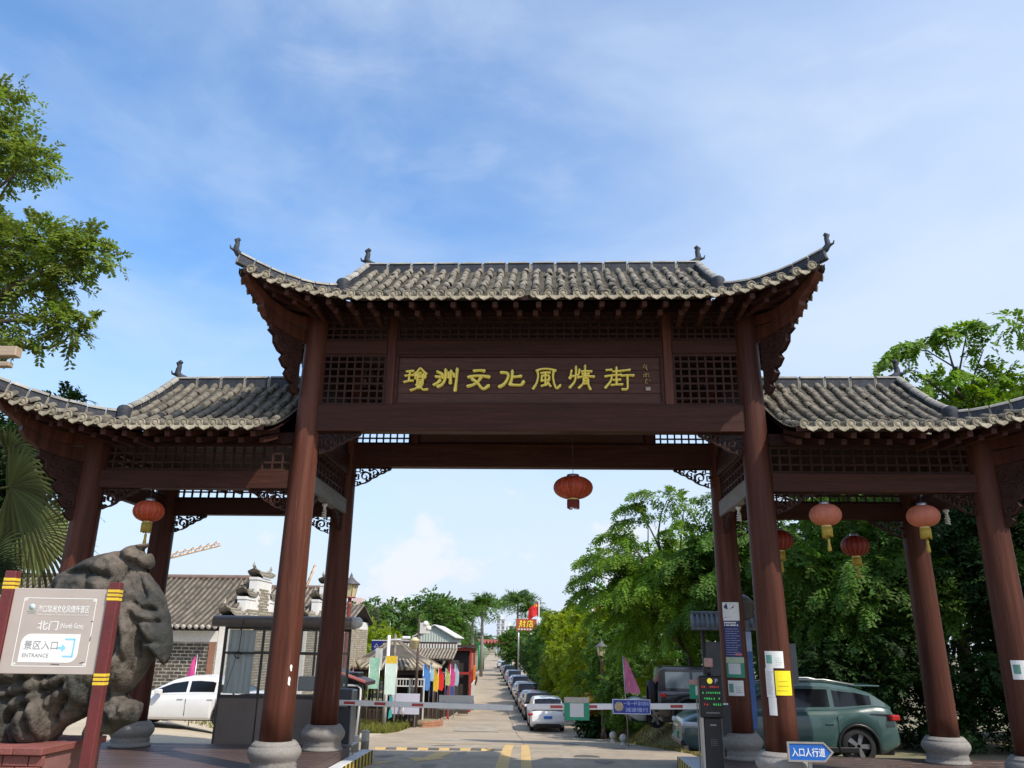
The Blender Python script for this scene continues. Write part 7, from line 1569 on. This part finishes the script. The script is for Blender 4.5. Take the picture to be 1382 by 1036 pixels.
cD = blob((13.0,8.6,8.4),(2.0,1.8,1.7),24,0.75,R1,0.3)+[(10.3,7.2,9.8,0.42),(10.9,7.3,10.5,0.5),(11.5,7.2,10.7,0.42),(12.1,7.2,10.9,0.4),(12.6,7.4,10.5,0.5),(13.4,7.2,11.2,0.6),(11.4,7.4,9.6,0.4),(10.4,7.6,8.9,0.45),(11.3,7.6,8.6,0.5),(12.2,7.5,9.2,0.5),(12.9,7.4,9.7,0.6),(9.9,7.3,9.3,0.3)]
tree('feathery_tree', 'tall light green tree rising above the right side roof', (14.2,9.5,G(14,9.5)), cD, lf_bright, 90, 7, 0.16, 0.038, 0.4, 0.24, fork=0.7, seed=6,
     arcs=[(10.7,7.2,10.2,-0.9,0,0.4,1.3),(11.0,7.3,10.6,-0.9,-0.1,0.3,1.2),(11.8,7.3,10.7,-0.5,-0.4,0.6,1.1),(12.6,7.3,10.8,-0.4,-0.4,0.7,1.1),(11,7.3,9.3,-0.9,-0.2,0.2,1.1),(12,7.2,9.6,-0.7,-0.5,0.3,1.1)])
cE = blob((13.6,8.6,4.4),(2.6,1.8,2.6),30,0.95,R1)
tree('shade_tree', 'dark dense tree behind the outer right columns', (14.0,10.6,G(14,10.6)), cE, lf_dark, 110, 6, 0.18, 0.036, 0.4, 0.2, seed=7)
cF = blob((17.5,2.5,6.8),(3.0,3.0,2.6),34,1.1,R1)
tree('shade_tree', 'broad tree just outside the right edge, shading the right deck', (17.5,3.0,0.0), cF, lf_mid, 60, 6, 0.2, 0.05, 0.4, 0.25, seed=8)
for i,(x,y,w,h,lb) in enumerate(((7.6,9.3,1.5,2.6,'dark shrub right behind the teal crossover'),(10.0,9.0,1.6,3.0,'tall dark shrub between the rear and outer right columns'),(12.6,8.2,1.8,3.2,'dark shrub mass behind the outermost right column'),(9.0,14.5,1.6,2.4,'shaded shrub beyond the black off roader'),(6.2,20.5,1.7,2.6,'leafy shrub behind the pink pennant at the right'),(11.2,12.6,2.2,2.8,'wide dark shrub filling the gap behind the rear right column'),(15.2,12.4,2.4,3.0,'wide dark shrub beyond the outermost right column'))):
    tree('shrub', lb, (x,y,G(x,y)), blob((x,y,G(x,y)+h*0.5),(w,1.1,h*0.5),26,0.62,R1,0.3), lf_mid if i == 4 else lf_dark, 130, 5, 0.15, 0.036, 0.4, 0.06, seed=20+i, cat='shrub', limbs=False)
# tall hedge bushes along the right road edge
for i,(x,y,w,l,zt,m,lb) in enumerate(((4.15,24.6,1.25,1.9,2.9,lf_mid,'leafy bush nearest the ball bollards along the right road edge'),(3.5,30.5,1.25,2.5,4.0,lf_mid,'tall green hedge bush beside the brown lantern lamp'),(3.2,37.2,1.55,3.0,4.9,lf_yel,'tall yellow green hedge bush behind the nearest white car'),(2.5,44.2,1.6,3.4,5.3,lf_yel,'tallest yellow green hedge bush in the middle of the hedge'),(1.8,52,1.7,3.8,5.5,lf_yel,'yellow green hedge bush beyond the tallest one'),(1.5,61,1.7,4.4,5.3,lf_mid,'green hedge bush under the red flag'),(1.2,72,1.8,5,5.2,lf_mid,'green hedge bush near the billboard'),(0.7,86,1.8,6,4.6,lf_far,'far green hedge bush past the billboard'),(-0.2,104,1.9,8,5.0,lf_far,'farthest hedge bush at the bend of the parked row'))):
    g = G(x,y); h = zt-g; sc = 0.8+0.02*(y-25)
    cl = blob((x,y,g+h*0.48),(w,l,h*0.50),int(30),0.7*sc,R1,0.55)+blob((x,y,g+h*0.82),(w*0.8,l*0.8,h*0.18),10,0.5*sc,R1,0.5)
    tree('hedge_bush', lb, (x,y,g), cl, m, 100/sc, 6, 0.16*sc, 0.045*sc, 0.6, 0.08, seed=40+i, cat='bush', group='tall bushes along the right road edge', limbs=False)
tree('croton_shrub', 'yellow and orange leaved low shrub by the right road edge', (2.75,28.0,G(2.75,28)), blob((2.75,28.0,G(2.75,28)+1.35),(0.75,0.6,0.4),14,0.4,R1,0.2), lf_cro, 200, 4, 0.16, 0.05, 0.3, 0.05, seed=60, cat='shrub', limbs=False)
tree('low_shrub', 'dark low shrub below the yellow leaved one', (2.45,27.2,G(2.45,27.2)), blob((2.6,27.2,G(2.45,27.2)+0.5),(0.8,0.5,0.5),14,0.4,R1,0.2), lf_dark, 200, 4, 0.18, 0.05, 0.3, 0.05, seed=61, cat='shrub', limbs=False)
tree('low_shrub', 'light green creeper over the wall end beside the black off roader', (4.5,17.2,G(4.5,17.2)), blob((4.5,17.2,G(4.5,17.2)+1.9),(0.8,0.5,0.45),12,0.4,R1,0.2), lf_yel, 150, 4, 0.14, 0.04, 0.3, 0.05, seed=62, cat='shrub', limbs=False)
# tree reaching in from the left edge
cL = [(-11.3,-0.5,12.9,0.75),(-10.9,-0.4,12.2,0.6),(-10.3,-0.5,11.75,0.55),(-10.0,-0.5,11.5,0.4),(-11.4,-0.5,11.6,0.6),(-10.7,-0.5,11.2,0.35),
      (-10.9,-0.5,10.0,0.7),(-10.2,-0.5,9.7,0.6),(-9.6,-0.5,9.9,0.55),(-9.2,-0.5,9.45,0.6),(-8.7,-0.5,9.7,0.5),(-8.35,-0.5,9.45,0.42),(-9.6,-0.5,9.1,0.55),(-10.4,-0.5,8.9,0.6),(-11.0,-0.5,9.2,0.7),(-9.0,-0.5,8.85,0.4),
      (-9.0,-0.5,8.15,0.42),(-8.6,-0.5,7.9,0.4),(-9.3,-0.5,7.8,0.4),(-10.2,-0.4,7.8,0.45),(-10.7,-0.3,7.5,0.5),(-11.2,0.2,8.2,0.6),(-8.4,-0.45,8.2,0.25),(-9.1,-0.5,8.5,0.22)]
tree('feathery_tree', 'olive green tree reaching in at the left edge above the left side roof', (-13.2,0.2,0.1), cL, lf_left, 230, 8, 0.125, 0.026, 0.3, 0.15, fork=0.85, seed=70, rel=0.75)
tree('shade_tree', 'darker tree behind the tip of the left side roof', (-13.0,4.2,0.0), blob((-11.6,3.4,7.0),(1.1,1.0,1.2),14,0.65,R1,0.3)+blob((-12.2,3.6,5.6),(1.6,1.0,1.0),12,0.7,R1,0.3), lf_dark, 130, 7, 0.13, 0.03, 0.3, 0.2, seed=71)
# fan palm at the left edge
def fan(mb, c, d, up, R, n=30, a0=-1.9, a1=1.9, droop=0.35, w=0.05):
    c = Vector(c); d = Vector(d).normalized(); u = Vector(up); u = (u-d*u.dot(d)).normalized(); nn = d.cross(u).normalized()
    for i in range(n):
        a = a0+(a1-a0)*i/(n-1); q = d*math.cos(a)+u*math.sin(a); s = (u*math.cos(a)-d*math.sin(a)); r = R*(0.8+0.2*math.cos(a*0.7))*(1+0.05*math.sin(i*7.1)); L = []
        for (f, ww) in ((0.02,0.3),(0.2,1.2),(0.35,1.5),(0.55,0.85),(0.8,0.42),(1.0,0.04)):
            p = c+q*r*f+Vector((0,0,-droop*r*f**2.4)); wd = w*ww*r/1.4; L.append((p+s*wd, p+nn*wd*0.55, p-s*wd))
        vs = [v for t3 in L for v in t3]; mb.add(vs, [(3*k+j,3*k+j+1,3*k+j+4,3*k+j+3) for k in range(5) for j in (0,1)])
t = thing('fan_palm', 'fan palm with big pleated leaves at the left edge below the roof corner', 'palm', (-11.8,2.2,0.0))
MB().tube([(0,0,0),(0.05,0,2.5),(0.1,0,5.0)], [0.24,0.2,0.18], 12).build('trunk', palmtrunk, t)
for i,(c,d,up,R,dr) in enumerate((((1.25,-0.7,0.55+4.75),(0.95,-0.15,-0.30),(0.1,-0.35,0.9),1.75,0.30),((0.9,-0.5,6.0),(0.9,-0.2,-0.05),(0.05,-0.5,0.85),1.35,0.35),((1.0,0.6,4.6),(0.8,0.5,-0.5),(0.3,0.1,0.9),1.5,0.3),((-0.8,-0.8,5.4),(-0.7,-0.6,0.1),(0,-0.3,0.9),1.5,0.4),((-0.6,0.8,5.9),(-0.5,0.7,0.3),(0,0.2,0.9),1.5,0.4),((0.3,-1.1,5.9),(0.2,-0.9,0.2),(0.5,0,0.85),1.4,0.45),((0.9,-0.3,4.0),(0.9,-0.3,-0.7),(0.2,-0.2,0.8),1.3,0.2))):
    MB().tube([(0.1,0,5.0),((c[0]+0.1)/2,c[1]/2,(5.05+c[2])/2+0.15),c], [0.045,0.035,0.025], 6).build('leaf_stalk', lf_palm, t)
    mb = MB(); fan(mb, c, d, up, R, 31, -1.75, 1.75, dr+0.1, 0.038); me = mb.mesh('fan_leaf', False); me.attributes.new('rnd','FLOAT','FACE').data.foreach_set('value', np.repeat(rng.random(len(me.polygons)//10),10).astype(np.float32)); obj('fan_leaf', me, lf_palm, t)
t = thing('spiky_palm', 'dark spiky leaved palm clump behind the rock at the left edge', 'palm', (-10.6,1.0,0.0))
MB().tube([(0,0,0),(0,0,3.4)], [0.14,0.12], 10).build('trunk', palmtrunk, t); mb = MB()
for k in range(9):
    a = 2*PI*k/9+0.3; e = 0.35+0.5*(k%3)/2; fan(mb, (0.25*math.cos(a),0.25*math.sin(a),3.45+0.1*(k%3)), (math.cos(a)*math.cos(e),math.sin(a)*math.cos(e),math.sin(e)), (-math.sin(a),math.cos(a),0.25), 0.95, 22, -1.5, 1.5, 0.25, 0.022)
me = mb.mesh('spiky_leaves', False); me.attributes.new('rnd','FLOAT','FACE').data.foreach_set('value', rng.random(len(me.polygons)).astype(np.float32)); obj('spiky_leaves', me, lf_palmd, t)
# feather palms far down the road
def feather_palm(label, x, y, ztop, nfr, L, seed, leaf=lf_far, tr=0.22):
    rg = np.random.default_rng(seed); g = G(x,y); h = ztop-g; t = thing('royal_palm', label, 'palm', (x,y,g)); MB().tube([(0,0,0),(0.05,0,h*0.4),(0,0,h*0.8),(0,0,h)], [tr*1.1,tr*1.2,tr*0.8,tr*0.5], 10).build('trunk', palmtrunk, t)
    P = np.tile(np.array((0,0,h-0.1)),(nfr,1))+rg.normal(0,0.08,(nfr,3)); a = np.arange(nfr)*2.4; e = 0.15+1.1*rg.random(nfr); D = np.stack([np.cos(a)*np.cos(e),np.sin(a)*np.cos(e),np.sin(e)],1)
    V,Fq = fronds(P,D,np.full(nfr,L)*(0.8+0.4*rg.random(nfr)),26,L*0.26,L*0.016,0.40+0.45*rg.random(nfr),rg,0.5,0.18); obj('crown', npmesh('crown',V,Fq,rg.random(len(Fq))), leaf, t); return t
feather_palm('left tall royal palm with drooping crown beyond the white garden wall', -9.3,108,8.3,46,3.6,1,lf_mid); feather_palm('second royal palm crowded against the left one', -11.6,118,7.4,40,3.5,2)
feather_palm('right royal palm standing behind the billboard', -4.8,128,10.0,50,4.2,3); feather_palm('lower royal palm right beside the tallest right one', -2.6,132,8.4,44,4.0,4)
# rounded trees behind the shops, three kinds repeated
kinds = []
def far_tree(label, x, y, h, w, seed, leaf, group='broad trees behind the shops', proto={}):
    key = (seed, leaf.name)
    rg = np.random.default_rng(seed); g = G(x,y)
    if key not in proto:
        cl = blob((0,0,0.62),(0.42,0.42,0.34),26,0.17,rg,0.45); P,D,L = clump_points(cl,900,rg,0.6); V,Fq = fronds(P,D,L,4,0.05,0.017,np.full(len(P),0.3),rg)
        cm_ = npmesh('crown',V,Fq,rg.random(len(Fq))); cm_.materials.append(leaf); mb = MB(); limb(mb,(0,0,-0.03),(0,0,0.42),0.035,0.022,rg)
        for q in cl[:12]: limb(mb,(0,0,0.4),q[:3],0.014,0.003,rg)
        tm = mb.mesh('trunk',False); tm.materials.append(bark); proto[key] = (cm_, tm)
    t = thing('broad_tree', label, 'tree', (x,y,g), seed*1.3+x, group); t.scale = (w,w,h); obj('crown', proto[key][0], None, t); obj('trunk', proto[key][1], None, t); return t
for i,(x,y,h,w,sd,lf,lb) in enumerate(((-19.0,66,7.6,8,1,lf_far,'round tree above the navy shop sign, nearest the conifer'),(-16.8,70,8.4,9,2,lf_far,'round tree just left of the grey green shed'),(-14.8,76,9.4,9,3,lf_far,'taller round tree directly behind the grey green shed'),(-13.6,84,9.9,9,1,lf_mid,'round tree to the right of the grey green shed'),(-11.4,72,7.0,5,2,lf_mid,'low tree over the red framed house'),(-14.2,98,10.2,9,3,lf_far,'dark round tree left of the royal palms'),(-10.6,63,6.0,4.4,2,lf_mid,'small tree beside the white garden wall'),
    (-12.6,47,5.6,4.6,1,lf_yel,'light green tree left of the navy sign'),(-14.0,52,5.6,5,3,lf_yel,'yellow green tree behind the brick gable'),(-17.5,130,10.5,10,2,lf_far,'far tree at the left behind the street arch'),(-4.0,112,6.5,7,1,lf_mid,'dark tree below the billboard'),(-2.0,142,7.5,9,3,lf_far,'far tree right of the street arch'),(-23,190,11,12,1,lf_far,'far tree closing the left side of the road'),(-4.5,210,10,12,2,lf_far,'far tree closing the right side of the road'),
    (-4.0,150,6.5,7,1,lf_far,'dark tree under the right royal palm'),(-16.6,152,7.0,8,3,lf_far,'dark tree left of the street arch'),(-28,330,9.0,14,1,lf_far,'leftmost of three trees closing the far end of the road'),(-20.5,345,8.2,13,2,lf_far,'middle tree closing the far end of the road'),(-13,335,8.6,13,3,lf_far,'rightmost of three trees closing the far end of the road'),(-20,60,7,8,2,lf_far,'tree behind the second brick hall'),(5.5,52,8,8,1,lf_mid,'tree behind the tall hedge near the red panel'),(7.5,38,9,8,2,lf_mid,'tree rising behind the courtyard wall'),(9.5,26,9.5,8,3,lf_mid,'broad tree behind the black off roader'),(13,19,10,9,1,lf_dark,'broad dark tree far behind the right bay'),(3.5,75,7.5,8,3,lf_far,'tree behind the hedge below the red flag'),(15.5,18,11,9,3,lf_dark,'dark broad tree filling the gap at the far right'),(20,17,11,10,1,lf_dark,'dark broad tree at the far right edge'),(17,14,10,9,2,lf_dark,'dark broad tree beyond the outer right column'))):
    far_tree(lb, x, y, h, w, sd, lf)
# thin pale conifer
t = thing('conifer', 'thin pale wispy conifer far left against the sky', 'tree', (-15.2,60,G(-15,60))); rg = np.random.default_rng(5); MB().tube([(0,0,0),(0,0,7.6)], [0.1,0.02], 7).build('trunk', bark, t)
P = np.stack([np.zeros(150),np.zeros(150),2.5+5.0*rg.random(150)],1); a = rg.random(150)*6.3; D = unit(np.stack([np.cos(a),np.sin(a),np.full(150,0.5)],1)); L = (7.9-P[:,2])*0.27+0.2
V,Fq = fronds(P,D,L,7,0.28,0.03,np.full(150,0.3),rg); obj('crown', npmesh('crown',V,Fq,rg.random(len(Fq))), lf_con, t)
# grass
def grass(name, n, fx, h, m, seed, w=0.018):
    rg = np.random.default_rng(seed); xy = [fx(rg) for _ in range(n)]; V = []; 
    P = np.array([(x,y,G(x,y)-0.01) for x,y in xy]); a = rg.random(n)*6.3; hh = h*(0.4+0.9*rg.random(n)); le = rg.normal(0,0.35,(n,2))*hh[:,None]
    d = np.stack([np.cos(a),np.sin(a),np.zeros(n)],1)*w; tip = P+np.concatenate([le,hh[:,None]],1); mid = P+np.concatenate([le*0.35,hh[:,None]*0.55],1)
    V = np.stack([P-d,P+d,mid+d*0.7,tip,mid-d*0.7],1).reshape(-1,3); F5 = np.arange(n*5).reshape(n,5); o = obj(name, npmesh(name,V,F5,rg.random(n)), m); o['kind'] = 'stuff'; return o
grass('grass_patch', 9000, lambda r: (lambda y: (rl(y)-0.1-4.5*r.random()**1.3, y))(28+6.5*r.random()), 0.30, grassm, 1, 0.02)
grass('verge_grass', 5200, lambda r: (lambda y: (rr(y)+0.08+1.7*r.random()**1.6, y))(7+20*r.random()**0.8), 0.11, leafm('straw_verge_grass',(0.26,0.22,0.08),0.3), 2, 0.014)
grass('yard_weeds', 2600, lambda r: (-18+12*r.random(), 14.5+2.2*r.random()), 0.14, grassm, 3, 0.016)
grass('front_weeds', 260, lambda r: (-5.15+0.45*r.random(), -2.0+0.5*r.random()), 0.28, grassm, 4, 0.01)
# people and scooters far down the road
person(-16.2,252,'distant person in dark clothes walking on the left part of the road',cloth('dark_shirt',(0.04,0.04,0.05)),None); person(-15.1,250,'distant person in dark clothes walking beside another one',cloth('navy_shirt',(0.05,0.05,0.09)),None)
def scooter(x, y, rz, label, m):
    t = thing('scooter', label, 'scooter', (x,y,G(x,y)+0.0), rz); T = Matrix.Rotation(PI/2,4,'X')
    for xx in (-0.6,0.6): MB().lathe([(0.12,-0.05),(0.25,-0.06),(0.28,0),(0.25,0.06),(0.12,0.05)], 16, T=Matrix.Translation((xx,0,0.28)) @ T, cap=False).build('scooter_wheel', rubber, t)
    MB().tube([(0.6,0,0.28),(0.48,0,0.75),(0.40,0,1.05)], 0.05, 8).build('fork', blackp, t); MB().tube([(0.38,-0.32,1.08),(0.42,0,1.05),(0.38,0.32,1.08)], 0.025, 6).build('handlebar', blackp, t)
    mb = MB(); mb.box(0.30,0.46,-0.19,0.19,0.35,0.95,0.06); mb.box(-0.25,0.35,-0.15,0.15,0.25,0.36,0.03); mb.box(-0.8,-0.2,-0.17,0.17,0.30,0.68,0.08); mb.build('fairing', m, t); MB().box(-0.82,-0.1,-0.15,0.15,0.69,0.80,0.05).build('saddle', blackp, t); return t
scooter(-8.0,84,1.6,'dark scooter parked by the white garden wall',pk_); scooter(-6.75,138,1.6,'white scooter ridden beside the parked row',pw_)
person(-6.75,138.1,'distant rider in a dark top on the white scooter',cloth('rider_top',(0.03,0.04,0.07)),None,0.92)
